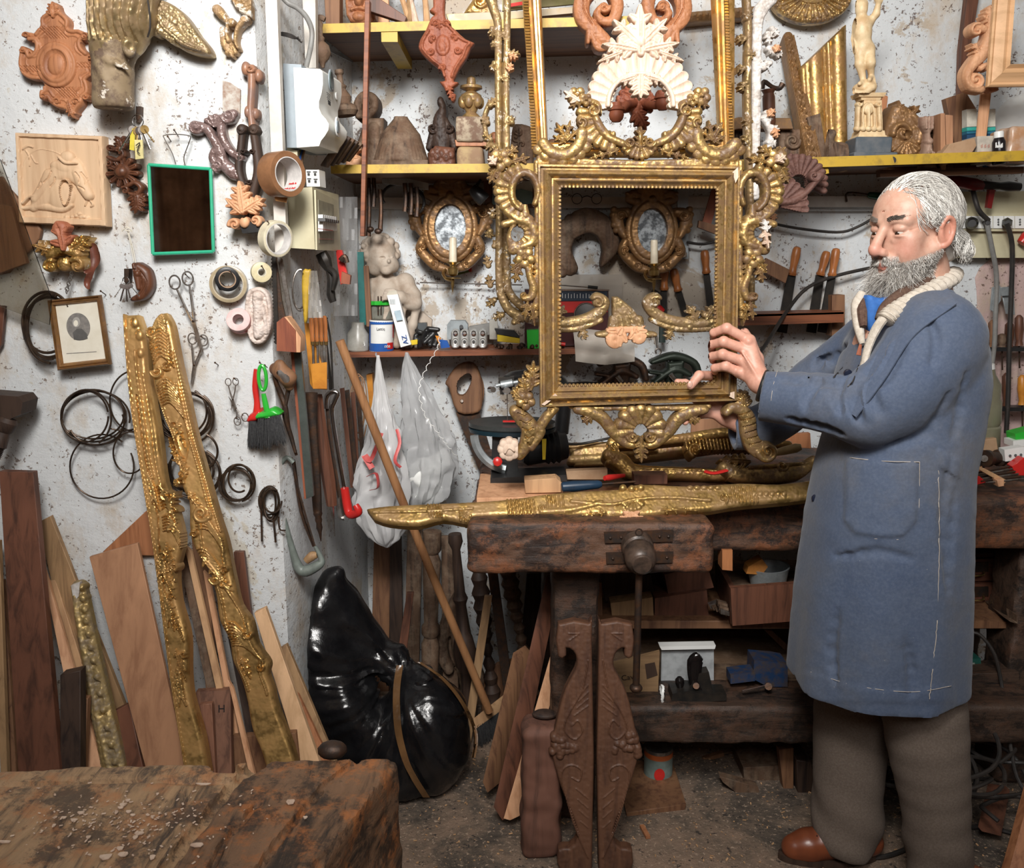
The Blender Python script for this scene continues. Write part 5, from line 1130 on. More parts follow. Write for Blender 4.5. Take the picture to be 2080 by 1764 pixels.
tool('rasp','dark brown three-sided rasp ending in a thin spike','rasp',[('body',TB([(642,802,2.36),(652,880,2.36),(668,980,2.36),(674,1028,2.36)],[.016,.018,.018,.014],6,flat=.7),M_mahog),('spike',TB([(674,1026,2.36),(680,1090,2.36)],[.006,.001],6),M_steel)])
tool('hacksaw','hacksaw with a chrome bow frame and red grip','hacksaw',[('bow',TB([(662,830,2.40),(664,806,2.40),(676,796,2.40),(686,800,2.40),(680,815,2.40),(674,840,2.4),(686,920,2.4),(702,1010,2.4)],.0072,10),M_chrome),('blade',TB([(664,810,2.41),(672,900,2.41),(688,1000,2.41),(697,1048,2.41)],.006,4,flat=.3),M_iron),('grip',TB([(700,992,2.39),(706,1030,2.39),(712,1046,2.38),(728,1040,2.36),(722,1026,2.36)],[.012,.013,.012,.012,.009],10),M_redp),('clamp',TB([(686,1012,2.4),(692,1048,2.4),(700,1052,2.4)],.008,8),M_steel)])
t=T('chisel_rack','narrow orange wooden rack holding four carving chisels','tool rack')
t.part('back',PR([(618,655),(627,658),(663,770),(664,792),(636,790),(630,780)],2.34,.01),M_orange);t.part('pocket',PR([(630,740),(664,736),(664,790),(636,790)],2.30,.004),M_orange);t.end()
for k in range(4):tool('carving_chisel','carving chisel with an orange-brown handle in the narrow orange rack','chisel',[('handle',LT((632+k*9,646-k*1.5,2.31+.02*k),(635+k*9,694,2.31+.02*k),[(0,2),(.04,4.5),(.3,5.4),(.8,4.2),(.92,4.8),(1,4)],12),M_handle),('ferrule',LT((635+k*9,694,2.31+.02*k),(635.5+k*9,701,2.31+.02*k),[(0,4.4),(1,4)],12),M_brass),('blade',TB([(635.5+k*9,700,2.31+.02*k),(638+k*9,770,2.31+.02*k)],[.0028,.0040],6,flat=.6),M_steel)],'chisels in the orange rack')
t=T('tool_bag','yellow paper and clear plastic packet hanging beside the fuse box','packet')
r=RL(608,544,652,660,1.4);r.poly([(614,552),(626,548),(632,552),(628,600),(624,650),(618,655),(614,610)],5,6,sm=2);t.part('yellow_wrap',r.mesh(Y=2.28,th=6),pn('ochre_wrap',(.50,.32,.03),.5))
g=[[P(626+(18+j*1.5)*(i/8.),550+j*12,2.27+.012*math.sin(i*2+j))for i in range(9)]for j in range(9)];t.part('clear_packet',MD().sheet(g),glassm('clear_poly',(.95,.93,.88),.25,1.1,alpha=.35));t.end()
coil('wire_coil','loop of grey wire behind the yellow packet',[(608,588,14,40,60,300),(610,590,16,42,80,280)],.0022,M_steel,2.26,group=None)
tool('pincers','black-handled pincers under the fuse box','pincers',[('jaw',TB([(652,514,2.38),(660,530,2.38),(668,548,2.38)],[.016,.018,.010],8),M_blackm),('handle',TB([(668,545,2.38),(672,570,2.38),(672,598,2.38),(677,614,2.38)],[.009,.010,.012,.009],8),M_blackm),('handle',TB([(668,545,2.37),(682,560,2.36),(676,590,2.36)],[.008,.009,.006],8),M_blackm)])
tool('pipe_wrench','red wrench hanging right of the fuse box','wrench',[('body',PR([(682,508),(694,508),(700,530),(708,574),(692,578),(686,540)],2.52,.02),M_redp),('jaw',TB([(692,530,2.5),(700,522,2.5),(704,534,2.5)],.008,8),M_iron),('bracket',PR([(694,552),(712,560),(710,578),(692,576)],2.5,.02),M_red)])
md=MD();g=[[P(678+i*6,400+j*22,2.62+.02*math.sin(i*1.7+j*.9))for i in range(9)]for j in range(12)];md.sheet(g);one('plastic_wrap','crumpled clear plastic hanging in the wall corner','plastic wrap',md,glassm('clear_wrap',(.9,.9,.9),.2,1.1,alpha=.22))
tool('miter_saw_strip','teal painted strip standing in the corner behind the cherub','strip',[('strip',PR([(725,512),(738,512),(744,660),(731,662)],2.85,.01),pn('teal_paint',(.02,.16,.15),.4))])
pk('brown_strip','brown strip standing between the teal strip and the cherub','strip',[(738,540),(748,540),(756,664),(744,664)],M_oak,.01,Y=2.83)
t=T('coping_saw','grey coping saw with a curved frame, lowest on the side wall','saw')
t.part('frame',TB([(596,940,2.24),(582,930,2.24),(568,950,2.24),(567,985,2.24),(576,1050,2.24),(592,1110,2.24),(606,1152,2.24),(622,1160,2.24),(650,1146,2.24),(652,1134,2.24),(640,1110,2.24)],[.006,.006,.006,.0065,.007,.008,.013,.016,.012,.007,.005],10),pn('grey_green_enamel',(.18,.21,.19),.45))
t.part('grip',TB([(622,1140,2.24),(634,1130,2.24),(644,1128,2.24)],[.010,.013,.008],10),M_tan);t.part('blade',TB([(592,930,2.24),(610,1010,2.25),(640,1112,2.25)],.003,5,flat=.4),M_iron);t.end()
coil('wire_coil','tangled bundle of wire with two long ends hanging by the coping saw',[(548,1020,19,32,0,360),(550,1022,17,30,40,400),(546,1018,20,28,80,440),(552,1026,15,34,10,350),(548,1024,12,32,0,360),(554,1018,18,24,0,300)],.0026,None,2.20,None)
tool('wire_ends','two straight rusty wire rods below the tangled wire bundle','wire',[('rod',TB([(530,1010,2.19),(532,1100,2.19)],.0026,6),M_iron),('rod',TB([(554,1040,2.19),(560,1102,2.19)],.0028,6),M_iron),('rod',TB([(566,1050,2.2),(568,1075,2.2),(580,1078,2.2)],.0022,6),M_iron)])
tool('long_steel_rod','thin dark rod hanging in the middle of the side wall','rod',[('rod',TB([(596,935,2.28),(612,1040,2.28),(638,1110,2.28)],.005,6),M_iron)])
tool('caliper','black spring caliper with a thin shank on the side wall','caliper',[('leg',TB([(664,645,2.42),(660,670,2.42),(668,740,2.42),(672,792,2.42)],[.0035,.004,.003,.005],6),M_blackm),('leg',TB([(664,650,2.41),(672,700,2.41),(676,790,2.41)],.0028,6),M_blackm)])
for k,(x0,x1)in enumerate(((690,712),(700,722),(712,724),(722,740))):tool('old_file','old rusty file hanging behind the broom handle in the corner','file',[('blade',PR([(x0,790+k*4),(x0+9,788+k*4),(x1+8,990+k*6),(x1,992+k*6)],2.62+.05*k,.006),M_iron if k%2 else M_mahog)],'old files hanging in the corner behind the broom handle')
tool('chisel','chisel with an orange wooden handle hanging in the corner above the bag','chisel',[('handle',PR([(744,762),(756,760),(760,838),(752,842)],2.95,.04),M_orange),('blade',PR([(750,840),(760,838),(762,900),(756,902)],2.955,.005),M_iron)])
coil('twine','loops of brown twine hanging in the corner left of the plastic bag',[(728,820,12,60,0,360),(732,830,14,66,30,380),(726,826,16,54,0,300)],.0020,pn('brown_twine',(.30,.16,.08),.8),2.8,None)
def cv(name,label,cat,box,fn,mat,Y,th=20,step=1.3,group=None,part=None,nz=.8,plane=None):
 r=RL(*box,step);fn(r)
 if nz:r.noise(nz,4,int(box[0])%17)
 md=r.mesh(Y=Y,th=th,plane=plane)
 if part is not None:part.part(name,md,mat);return
 return one(name,label,cat,md,mat,group)
pk('frame_post','upright brown panelled post standing on the left end of the upper shelf','board',[(656,-60),(690,-60),(690,60),(662,60)],M_oak,.05,Y=2.64)
def f(r):
 r.poly([(704,-60),(758,-60),(764,20),(756,46),(712,46),(702,10)],6,6,sm=2);r.ell(716,-4,12,8,8,4);r.ell(746,-4,12,8,8,4);r.ell(731,2,10,16,14,5);r.sk([(716,22),(731,18),(748,23)],4,5,6);r.ell(731,36,14,10,8,5);r.sk([(720,24),(742,25)],1.5,2,groove=True)
cv('carved_mask','orange-brown carved wooden face mask standing on the upper shelf','mask',(700,-64,768,60),f,M_terra,2.72,30)
pk('board','pale orange board standing behind the face mask','board',[(752,-60),(788,-60),(790,60),(756,60)],M_peach,.02,Y=2.85)
pk('lath','dark diagonal lath lying across the upper shelf','lath',[(742,-12),(752,-16),(826,34),(822,46),(742,20)],M_mahog,.03,Y=2.66)
for k,(a,b,m)in enumerate((((790,-60),(836,52),M_light),((812,-60),(846,50),M_pale),((824,-60),(832,50),M_tan),((852,-60),(868,50),M_light))):one('carved_stick','pale carved stick leaning on the upper shelf','carved stick',TB([(a[0],a[1],2.8),((a[0]+b[0])/2+3,(a[1]+b[1])/2,2.78),(b[0],b[1]+4,2.72)],[.011,.008,.011],8),m,'pale carved sticks on the upper shelf')
def f(r):
 C=[(880,-10),(892,-14),(904,-10),(903,20),(908,44),(926,62),(946,80),(964,88),(956,98),(948,118),(934,138),(924,158),(922,166),(932,168),(920,178),(912,184),(926,192),(921,208),(914,190),(905,186),(902,178),(893,166),(904,164),(896,144),(874,126),(856,108),(850,96),(854,80),(866,60),(876,36),(884,30),(872,22),(880,14)]
 r.poly(C,5,6,sm=2);r.ell(900,94,11,16,5,5);r.ell(900,94,15,21,3,5,dome=False);
 for q in(C[4:13],C[22:29]):r.sk([(900+(x-900)*.84,94+(y-94)*.88)for x,y in q],3,4,4)
 for x,y,a,c in((880,80,2,1),(922,76,1,-1),(876,106,3,-1),(930,104,0,1),(886,50,3,1),(906,50,0,-1),(900,140,3,1)):r.so(x,y,9,1.1,a,c,.3,4,5)
 r.leaf(912,176,918,206,9,3,4,4);r.leaf(892,44,893,62,8,2,3,5)
cv('hanging_cartouche','red-brown carved cartouche hanging point-down in front of the upper shelf','carving',(846,-20,970,212),f,M_red,2.58,16)
pk('gilded_batten','flat white and gold batten lying on the upper shelf','moulding',[(905,28),(1000,24),(1000,44),(912,46)],gold('white_gold_batten',(.58,.46,.28),(.44,.38,.30),None,.6,.5,.3),.05,Y=2.66)
def f(r):
 r.poly([(955,-30),(1010,-30),(1010,40),(940,30),(960,0)],8,10);r.so(975,5,18,1,0,1,.3,8,4)
cv('gilded_ornament','greenish gilded ornament standing above the flat white batten','carving',(940,-34,1012,54),f,M_goldb,2.74,30)
t=T('framed_picture','old framed picture lying at an angle on the upper shelf, seen through the frames','framed picture')
t.part('picture',PR([(1020,-40,2.7),(1190,-60,2.8),(1190,6,2.8),(1020,22,2.7)],th=.012),pn('green_gold_canvas',(.30,.28,.12),.5,0,(.40,.34,.20),14));t.part('red_mark',PR([(1030,8,2.69),(1066,2,2.7),(1066,9,2.7),(1030,15,2.69)],th=.003),M_redp);t.part('frame_edge',PR([(1000,26,2.66),(1192,12,2.72),(1192,24,2.72),(1000,42,2.66)],th=.03),MATS['white_gold_batten']);t.end()
pk('tall_lath','tall thin red-brown lath standing upright in front of both yellow shelves','lath',[(741,0),(751,0),(740,480),(731,480)],M_redwood,.028,Y=2.585)
for sg,(cx,lab)in((1,(1218,'left one of two orange-brown acanthus scrolls hanging by the white shell')),(-1,(1352,'right one of two orange-brown acanthus scrolls hanging by the white shell'))):
 def f(r,sg=sg,cx=cx):
  X=lambda d:cx+sg*d
  r.sk([(X(26),-20),(X(-8),-26),(X(-34),0),(X(-34),36),(X(-12),60),(X(6),78),(X(22),90)],[9,15,17,16,14,14,8],7,2);r.sk([(X(26),-16),(X(36),10),(X(28),40),(X(8),44),(X(-6),30),(X(6),14),(X(16),20)],[12,13,12,9,8,6,4],7,3)
  for k in range(4):r.sk([(X(-30+k*4),30+k*12),(X(-22+k*6),56+k*14),(X(-24+k*14),88+k*4)],[5,7,4],5,3)
  r.so(X(8),16,14,1.1,0,sg,.3,6,5)
  for k in range(3):r.sk([(X(-32+k*7),-12+k*2),(X(-34+k*8),20),(X(-16+k*7),52)],1.6,3,groove=True)
  r.S[:,:]=np.where(r.Y>112,-9,r.S)
 cv('acanthus_scroll',lab,'carving',(cx-56,-48,cx+56,112),f,M_terra,2.60,26)
def f(r):
 r.poly([(1386,26),(1540,12),(1540,34),(1388,48)],6,8)
 for k in range(12):r.ell(1396+k*12.5,36-k*1.1,7,7,5,4);r.ell(1396+k*12.5,36-k*1.1,3,3,5,7)
cv('carved_batten','carved brown batten fixed level on the wall beside the oval medallion','moulding',(1382,8,1544,52),f,M_bronze,2.94,36)
def f(r):
 r.ell(1648,-8,82,56,4,1,dome=False,edge=8)
 for k in range(46):
  a=2*math.pi*k/46;r.ell(1648+77*math.cos(a),-8+51*math.sin(a),4,3.6,4,4)
 for k in range(28):
  a=2*math.pi*k/28;r.sk([(1648+36*math.cos(a),-10+22*math.sin(a)),(1648+68*math.cos(a),-8+44*math.sin(a))],[2.5,4.5],6,3,sm=2)
 r.ell(1648,-10,34,20,3,6,dome=False);r.dent(1648,-10,28,16,3)
cv('oval_medallion','oval sunburst gilded wooden medallion at the top of the back wall','carving',(1562,-68,1734,52),f,M_goldh,2.93,20)
SH=345
def f(r):r.leaf(716,326,728,292,14,2,5,3);r.poly([(700,345),(704,322),(735,318),(735,345)],6,6)
cv('leaf_fragment','small pink and brown carved leaf fragment at the left end of the middle shelf','carving',(698,284,740,SH),f,M_peach,2.68,20)
def f(r):
 r.poly([(722,346),(722,300),(740,250),(748,240),(780,240),(780,346)],8,10);r.sk([(730,236),(728,212),(740,196),(758,200),(760,222),(744,240)],[8,9,10,9,8,8],8,3);r.so(748,212,13,1.2,0,1,.3,7,5);r.sk([(760,262),(762,300),(754,335)],[13,12,16],8,6)
cv('carved_capital','brown carved capital with a leafy curl, left end of the middle shelf','carving',(716,184,786,SH),f,M_dusty,2.76,50)
v=Vol(P(752,348,2.84)-A([0,0,.01]),P(880,222,2.60),.003);Yt=2.74
v.ell(P(815,318,Yt),(.058,.045,.105),0);
for k in range(22):
 a=math.pi+math.pi*k/21;c=A(P(815,330,Yt));v.chain([A(P(815,240,Yt))+A([.012*math.cos(a),.010*math.sin(a),0]),c+A([.05*math.cos(a),.04*math.sin(a),.075]),c+A([.074*math.cos(a),.06*math.sin(a),.005])],[.006,.0085,.0075],.002)
v.box(P(815,336,Yt),(.085,.06,.010),.004,.002);v.plane(P(815,345,Yt),(0,0,-1));v.ell(P(806,242,Yt-.01),(.008,.008,.014),.004);v.ell(P(822,240,Yt),(.008,.008,.018),.004)
one('carved_tassel','large bell-shaped carved drapery tassel standing on the middle shelf','carving',v.mesh(),M_dusty)
def f(r):
 r.sk([(896,206),(900,222),(894,244),(896,280),(898,300)],[6,8,14,20,16],10,2);r.ell(895,208,7,11,8,4);r.so(880,262,12,1.1,1,1,.3,8,6);r.so(914,262,11,1.1,2,-1,.3,8,6);r.sk([(872,300),(880,270),(896,240)],[7,8,8],6,2);r.sk([(924,302),(916,270),(900,240)],[7,8,8],6,2)
cv('carved_console','dark brown scrolled console standing beside the gilded urn finial','carving',(864,194,932,306),f,M_dark,2.74,34)
def f(r):r.poly([(872,346),(868,312),(884,296),(924,300),(926,346)],9,12);[r.ell(880+9*k,312+(k*7)%12,8,10,6,6)for k in range(5)]
cv('carved_fragment','reddish-dark carved fragment under the scrolled console','carving',(864,290,930,SH),f,M_mahog,2.72,40)
t=T('urn_finial','gilded urn finial with bulging lobes on a chipped square block','finial')
m=mpp(2.7);t.part('urn',MD().lt_(P(957,248,2.7),P(957,154,2.7),[(0,22*m),(.1,20*m),(.2,10*m),(.3,14*m),(.45,22*m),(.58,20*m),(.66,9*m),(.72,22*m),(.78,21*m),(.82,9*m),(.88,9*m),(.95,8*m),(1,1*m)],28),M_goldh)
for k in range(6):a=k*math.pi/3+.3;c=A(P(957,208,2.7));t.part('lobe',MD().sp_(c+A([.026*math.cos(a),.026*math.sin(a),0]),(.013,.013,.018)),M_goldh)
t.part('block',chunk(A(P(926,288,2.66)),A(P(985,246,2.76))+A([0,0,0]),.003,.006,.002,3),gold('chipped_block',(.42,.34,.24),(.13,.07,.045),None,.9,.7,.1,26));t.end()
def box_px(x0,y0,x1,y1,Y0,Y1):a,b=A(P(x0,y1,Y0)),A(P(x1,y0,Y0));return(a[0],Y0,a[2]),(b[0],Y1,b[2])
lo,hi=box_px(928,296,982,345,2.66,2.78);one('wood_block','yellow-brown worn block under the gilded urn finial','block',chunk(lo,hi,.003,.012,.003,8),gold('block_mottled',(.42,.30,.15),(.22,.13,.08),None,.8,.7,.1,20))
pk('wood_block','reddish wooden wedge between urn block and the lower worn block','block',[(924,284),(990,286),(990,297),(926,297)],M_terra,.08,Y=2.67)
for k,(x0,x1,y0,m)in enumerate(((1038,1082,252,M_dusty),(992,1026,268,M_terra),(1110,1180,282,M_oak),(1180,1236,296,M_dark))):
 def f(r,x0=x0,x1=x1,y0=y0):
  r.poly([(x0,346),(x0+2,y0+14),(x0+10,y0),(x1-8,y0+4),(x1,y0+18),(x1,346)],8,10,sm=2);rr=random.Random(x0);[r.so(rr.uniform(x0+6,x1-6),rr.uniform(y0+14,330),9,1,rr.uniform(0,6),1,.3,6,6)for i in range(5)]
 cv('carved_fragment',('dusty carved fragment behind the left gilded mouldings','orange carved fragment between the urn and the gilded frames','brown carved fragment seen under the crest ornament, left','dark carved fragment seen under the crest ornament, right')[k],'carving',(x0-4,y0-6,x1+4,SH),f,m,2.80,40)
t=T('carved_wall_light','orange-brown carved wall light with two candle cups seen through the white shell','wall light')
def f(r):r.leaf(1290,228,1290,172,40,3,7,3);r.leaf(1290,224,1312,264,20,3,6,3);r.leaf(1300,220,1356,188,20,3,6,3);r.leaf(1290,220,1254,196,20,3,6,3)
cv('back_leaf',None,None,(1240,160,1360,270),f,M_red,2.56,14,part=t)
for(x,y,xa)in((1252,220,1290),(1346,196,1308)):
 t.part('arm',TB([(xa,210,2.55),((x+xa)/2,214,2.51),(x,y+16,2.50)],[.010,.011,.012],10),M_red)
 t.part('candle_cup',LT((x,y+28,2.49),(x,y-12,2.49),[(0,8),(.15,13),(.35,15),(.55,13),(.6,17),(.75,15),(.8,10),(1,9),(1,7),(.85,6)],24),M_red)
t.end()
t=T('turned_lamp_arm','dark turned column with a curled black bracket behind the white gesso branch','turned column');t.part('column',LT((1563,262,2.72),(1561,182,2.72),[(0,14),(.1,10),(.15,12),(.8,12),(.9,10),(1,14)],18),M_mahog);t.part('bracket',TB([(1548,180,2.72),(1552,166,2.72),(1568,176,2.72),(1582,180,2.72),(1590,170,2.72)],[.008,.007,.006,.007,.009],8),M_iron);t.end()
pk('moulding','short brown gilded moulding lying behind the right frame post','moulding',[(1424,262),(1500,238),(1606,240),(1612,262),(1500,262),(1430,278)],M_bronze,.07,Y=2.74)
def f(r):r.poly([(1430,346),(1432,262),(1545,262),(1545,346)],6,8);[r.sk([(1440+k*18,268),(1440+k*18,340)],6,5,4)for k in range(6)]
cv('carved_block','dark fluted block on the middle shelf behind the right frame post','carving',(1428,258,1548,SH),f,M_dark,2.80,50)
def f(r):r.poly([(1582,346),(1582,264),(1632,262),(1632,346)],6,8);r.so(1606,288,18,1.4,0,1,.25,7,6);r.so(1606,322,14,1.2,2,-1,.3,7,6)
cv('carved_block','dark square block with a carved rosette, left of the leaning gilded batten','carving',(1578,258,1636,SH),f,M_dusty,2.78,50)
def batten(name,label,a,b,w0,w1,mat,Y0,Y1,n=18):
 r=RL(min(a[0],b[0])-w1-4,a[1]-8,max(a[0],b[0])+w1+4,b[1]+4,1.3);r.sk([a,b],[w0,w1],4,2,sm=4,prof='flat')
 for i in range(n):t_=(i+.5)/n;x,y=a[0]+(b[0]-a[0])*t_,a[1]+(b[1]-a[1])*t_;w=w0+(w1-w0)*t_;r.so(x-w*.15,y,w*.62,1,i,1,.35,5,5)
 for s in(-.9,.9):r.sk([(a[0]+s*w0,a[1]),(b[0]+s*w1,b[1])],2,3,4,sm=4)
 pl=(P(a[0],a[1],Y0),(0,-1,(Y0-Y1)/abs(A(P(*a,Y0))-A(P(*b,Y1)))[2]));r.noise(.8,4,3);return one(name,label,'moulding',r.mesh(plane=pl,th=20),mat)
batten('gilded_batten','dark gilded batten with running leaf carving leaning on the middle shelf',(1600,78),(1655,346),11,16,M_bronze,2.96,2.70)
def f(r):
 r.poly([(1626,140),(1632,132),(1718,48),(1722,346),(1640,346)],4,5)
 for x0,x1,w,h in((1636,1650,7,4),(1652,1664,16,10),(1680,1690,6,6),(1700,1704,16,12)):r.sk([(x0-2,44),(x1,346)],w,h,3,sm=4)
 q=[(1600,170),(1600,40),(1724,40),(1724,44)];r.cut([(1590,180),(1626,140),(1632,132),(1719,50),(1719,20),(1590,20)])
cv('gilded_moulding','wide bright gold fluted moulding cut at a slant, standing on the middle shelf','moulding',(1620,40,1728,SH),f,M_goldb,2.84,22,nz=.3)
pk('wood_off_cut','curved brown off-cut leaning on the bright gold moulding','off-cut',[(1640,238),(1666,230),(1684,346),(1664,346)],M_dusty,.03,Y=2.76)
v=Vol(P(1655,350,2.80),P(1745,255,2.62),.0025);
v.ell(P(1705,312,2.71),(.046,.030,.032),.01,(0,.2,0));v.chain([P(1690,315,2.71),P(1680,290,2.71),P(1690,272,2.71)],[.022,.015,.012],.01);v.cap(P(1688,270,2.71),P(1676,264,2.70),.010,.003,.005)
for k in range(7):v.cap(P(1696+k*6,292+k*3,2.685),P(1704+k*5,330,2.68),.005,.004,.003)
v.box(P(1700,336,2.71),(.05,.035,.008),.004);one('bird_carving','small brown carved bird crouching at the foot of the gold moulding','carving',v.mesh(),M_dusty)
v=Vol(P(1700,200,2.80)-A([0,0,.01]),P(1815,-25,2.60),.0022);Yf=2.70
def p_(x,y,dy=0):return P(x,y,Yf+dy)
v.ell(p_(1750,18),(.017,.018,.024),.004);v.chain([p_(1750,34),p_(1750,44)],[.010,.011],.006)
v.chain([p_(1751,52),p_(1751,68),p_(1754,92)],[.026,.024,.020],.012);v.ell(p_(1738,50),.014,.01);v.ell(p_(1764,46),.014,.01);v.ell(p_(1756,98),(.027,.020,.022),.012)
v.chain([p_(1734,52),p_(1730,76,.01),p_(1733,104,-.01)],[.011,.010,.007],.006);v.chain([p_(1766,46),p_(1780,28,-.01),p_(1785,4,-.02)],[.011,.010,.007],.006)
v.chain([p_(1747,102),p_(1747,130,-.01),p_(1754,166,-.01)],[.017,.013,.0075],.008);v.chain([p_(1765,102),p_(1768,128,-.02),p_(1770,156,.0)],[.017,.013,.0075],.008)
v.cap(p_(1754,166,-.012),p_(1746,170,-.03),.008,.006,.004);v.cap(p_(1770,156,0),p_(1766,162,-.03),.008,.006,.004);v.ell(p_(1788,-4,-.02),.016,.004)
v.ell(p_(1762,180),(.042,.034,.020),.008);v.ell(p_(1775,168),(.022,.02,.016),.008);v.chain([p_(1733,185,-.03),p_(1752,192,-.035),p_(1772,178,-.03)],[.008,.009,.009],.006)
for s in(-1,1):v.ell(p_(1750-s*7,8),(.009,.008,.012),.004)
t=T('figurine','cream standing figurine with a raised arm on a tall carved pedestal','figurine');t.part('figure',v.mesh(),M_cream)
m=mpp(2.7);md=MD()
for(y0,y1,w0,w1)in((192,200,27,24),(200,206,20,18),(206,268,17,22),(268,278,24,26),(278,286,27,30)):
 a,b=A(P(1763,y1,Yf)),A(P(1763,y0,Yf));md.prism([a+A([-w1*m,-w1*m*.8,0]),a+A([w1*m,-w1*m*.8,0]),a+A([w1*m,w1*m*.8,0]),a+A([-w1*m,w1*m*.8,0])],(b-a)*A([0,0,1]));md.v[-1][4:,:2]=(md.v[-1][4:,:2]-a[:2])*(w0/w1)+a[:2]
t.part('pedestal',md,M_cream)
def f(r):r.ell(1763,222,10,12,4,2);r.sk([(1752,262),(1752,224),(1763,210),(1774,224),(1775,262)],2.5,3,2);r.sk([(1763,222),(1763,256)],[3,4],5,2);r.so(1743,212,7,1,0,1,.35,5,2);r.so(1783,212,7,1,3,-1,.35,5,2);[r.ell(1741+k*11,262,6,6,4,2)for k in range(5)];r.sk([(1743,216),(1741,258)],4,4,2);r.sk([(1784,216),(1786,258)],4,4,2)
cv('relief_ornament',None,None,(1732,204,1796,270),f,M_cream,Yf-.027,6,1.0,part=t,nz=.3)
a,b=A(P(1763,312,Yf)),A(P(1763,286,Yf));t.part('base',MD().box((a+b)/2,(.105,.09,(b-a)[2]+.012),bev=.004),pn('blue_black_base',(.07,.09,.11),.5,0,(.12,.13,.14)));a=A(P(1763,334,Yf));t.part('base_step',MD().box(a+A([0,0,.014]),(.125,.11,.03),bev=.003),MATS['blue_black_base']);t.end()
pk('frame_corner','slim orange-brown frame piece leaning behind the figurine','frame moulding',[(1796,192),(1804,196),(1788,346),(1740,346),(1738,318)],M_terra,.02,Y=2.86)
def f(r):
 r.poly([(1800,346),(1790,300),(1800,250),(1812,215),(1830,212),(1850,225),(1868,250),(1868,346)],10,14,sm=2)
 r.leaf(1828,240,1822,206,14,2,6,5);r.leaf(1844,240,1864,216,14,2,6,5);r.so(1828,272,24,1.3,3,1,.3,9,8);r.fan(1836,284,30,150,8,36,7,6,8);r.sk([(1850,238),(1866,262),(1860,290)],[8,10,7],8,6);r.so(1800,300,13,1,0,1,.3,8,5);r.dent(1836,276,7,9,12)
cv('rocaille_carving','brown-gold shell rocaille carving right of the figurine','carving',(1784,200,1874,SH),f,M_bronze,2.76,40)
t=T('tin_can_lens','small round white-rimmed pot lying on its side beside the figurine','pot');t.part('pot',MD().lt_(P(1812,326,2.62+.0),P(1806,324,2.68),[(0,.0135),(1,.0135)],20),M_white);t.part('lid',MD().lt_(P(1812.5,326,2.617),P(1812,326,2.622),[(0,.0105),(1,.0105)],20),M_blackm);t.end()
def f(r):r.poly([(1868,238),(1892,236),(1896,256),(1888,272),(1892,300),(1902,346),(1868,346),(1876,300),(1878,272),(1870,256)],9,8);[r.sk([(1876+k*7,240),(1877+k*6,262)],3,4,7)for k in range(3)];r.so(1884,312,9,1,0,1,.35,6,7);r.ell(1884,288,8,8,6,6)
cv('carved_capital','pinkish gilded little console column right of the rocaille carving','carving',(1862,232,1906,SH),f,gold('pink_console',(.40,.27,.20),(.24,.13,.09),.62,.6,.6,.2,24),2.72,40)
def f(r):r.sk([(1892,262),(1906,256),(1914,246)],[8,8,3],6,3);r.leaf(1890,290,1916,270,14,3,6,3);r.poly([(1888,346),(1888,280),(1918,290),(1918,346)],6,8)
cv('carved_fragment','dark carved leaf fragment between the console column and upright blocks','carving',(1884,240,1922,SH),f,M_dusty,2.80,30)
pk('wood_block','upright pinkish-brown block with a groove on the middle shelf','block',[(1911,230),(1920,230),(1922,346),(1911,346)],M_ply,.05,Y=2.70);pk('wood_block','upright pinkish-brown block standing just right of the grooved one','block',[(1921,233),(1936,234),(1937,346),(1923,346)],M_ply,.05,Y=2.72)
pk('wood_off_cut','large brown wedge off-cut leaning above the paint charts','off-cut',[(1921,200),(1962,186),(1984,222),(1966,280),(1962,346),(1950,346)],M_oak,.03,Y=2.84)
for k,(x0,x1)in enumerate(((1964,1984),(2006,2022))):
 t=T('colour_chart',('left one of two white, teal and blue paint chart boxes','right one of two white, teal and blue paint chart boxes')[k],'box');
 for(ya,yb,c,n)in((222,258,(.62,.60,.52),'cream'),(258,266,(.04,.42,.36),'teal'),(266,272,(.02,.16,.26),'petrol'),(272,346,(.01,.06,.14),'navy')):t.part('band' if k==0 and ya>222 or k==1 and ya>222 else 'card',PR([(x0,ya),(x1,ya-1),(x1,yb),(x0,yb+1)],2.78,.03),pn('chart_'+n,c,.5))
 t.end()
pk('pine_stick','flat pale pine stick standing between the two paint charts','stick',[(1993,188),(2014,188),(2004,279),(1984,277)],M_peach,.008,Y=2.72)
t=T('cardboard_box','white printed cardboard box next to the small dark bottle','box');t.part('box',PR([(1985,277),(2020,276),(2020,332),(1985,334)],2.68,.09),pn('white_card_box',(.58,.52,.44),.7));md=MD();[PR([(1992+k*7,296),(1996+k*7,292),(1997+k*7,299),(1993+k*7,301)],2.679,.0006,md=md)for k in range(3)];PR([(1988,308),(2014,307),(2014,309),(1988,310)],2.679,.0006,md=md);t.part('print',md,pn('pinkish_print',(.50,.30,.24),.7));t.end()
t=T('glue_bottle','small dark bottle with a white cap on the middle shelf','bottle');t.part('bottle',LT((2029,334,2.66),(2029,274,2.66),[(0,11.5),(.05,12.5),(.75,12.5),(.9,9),(1,8)],24),pn('dark_bottle',(.015,.012,.014),.15));t.part('cap',LT((2029,281,2.66),(2029,267,2.66),[(0,9),(.8,9),(1,8)],24),M_white);md=MD();[PR([(2022+3*k,290+(k*5)%9),(2025+3*k,289+(k*7)%9),(2025+3*k,299),(2022+3*k,301)],2.64,.0005,md=md)for k in range(5)];t.part('label_print',md,M_white);t.end()
pk('cardboard_piece','torn curled piece of brown cardboard lying on the middle shelf edge','cardboard',[(1914,312),(1930,292),(1980,280),(1984,296),(1970,318),(1940,326),(1920,336)],M_card,.05,Y=2.67)
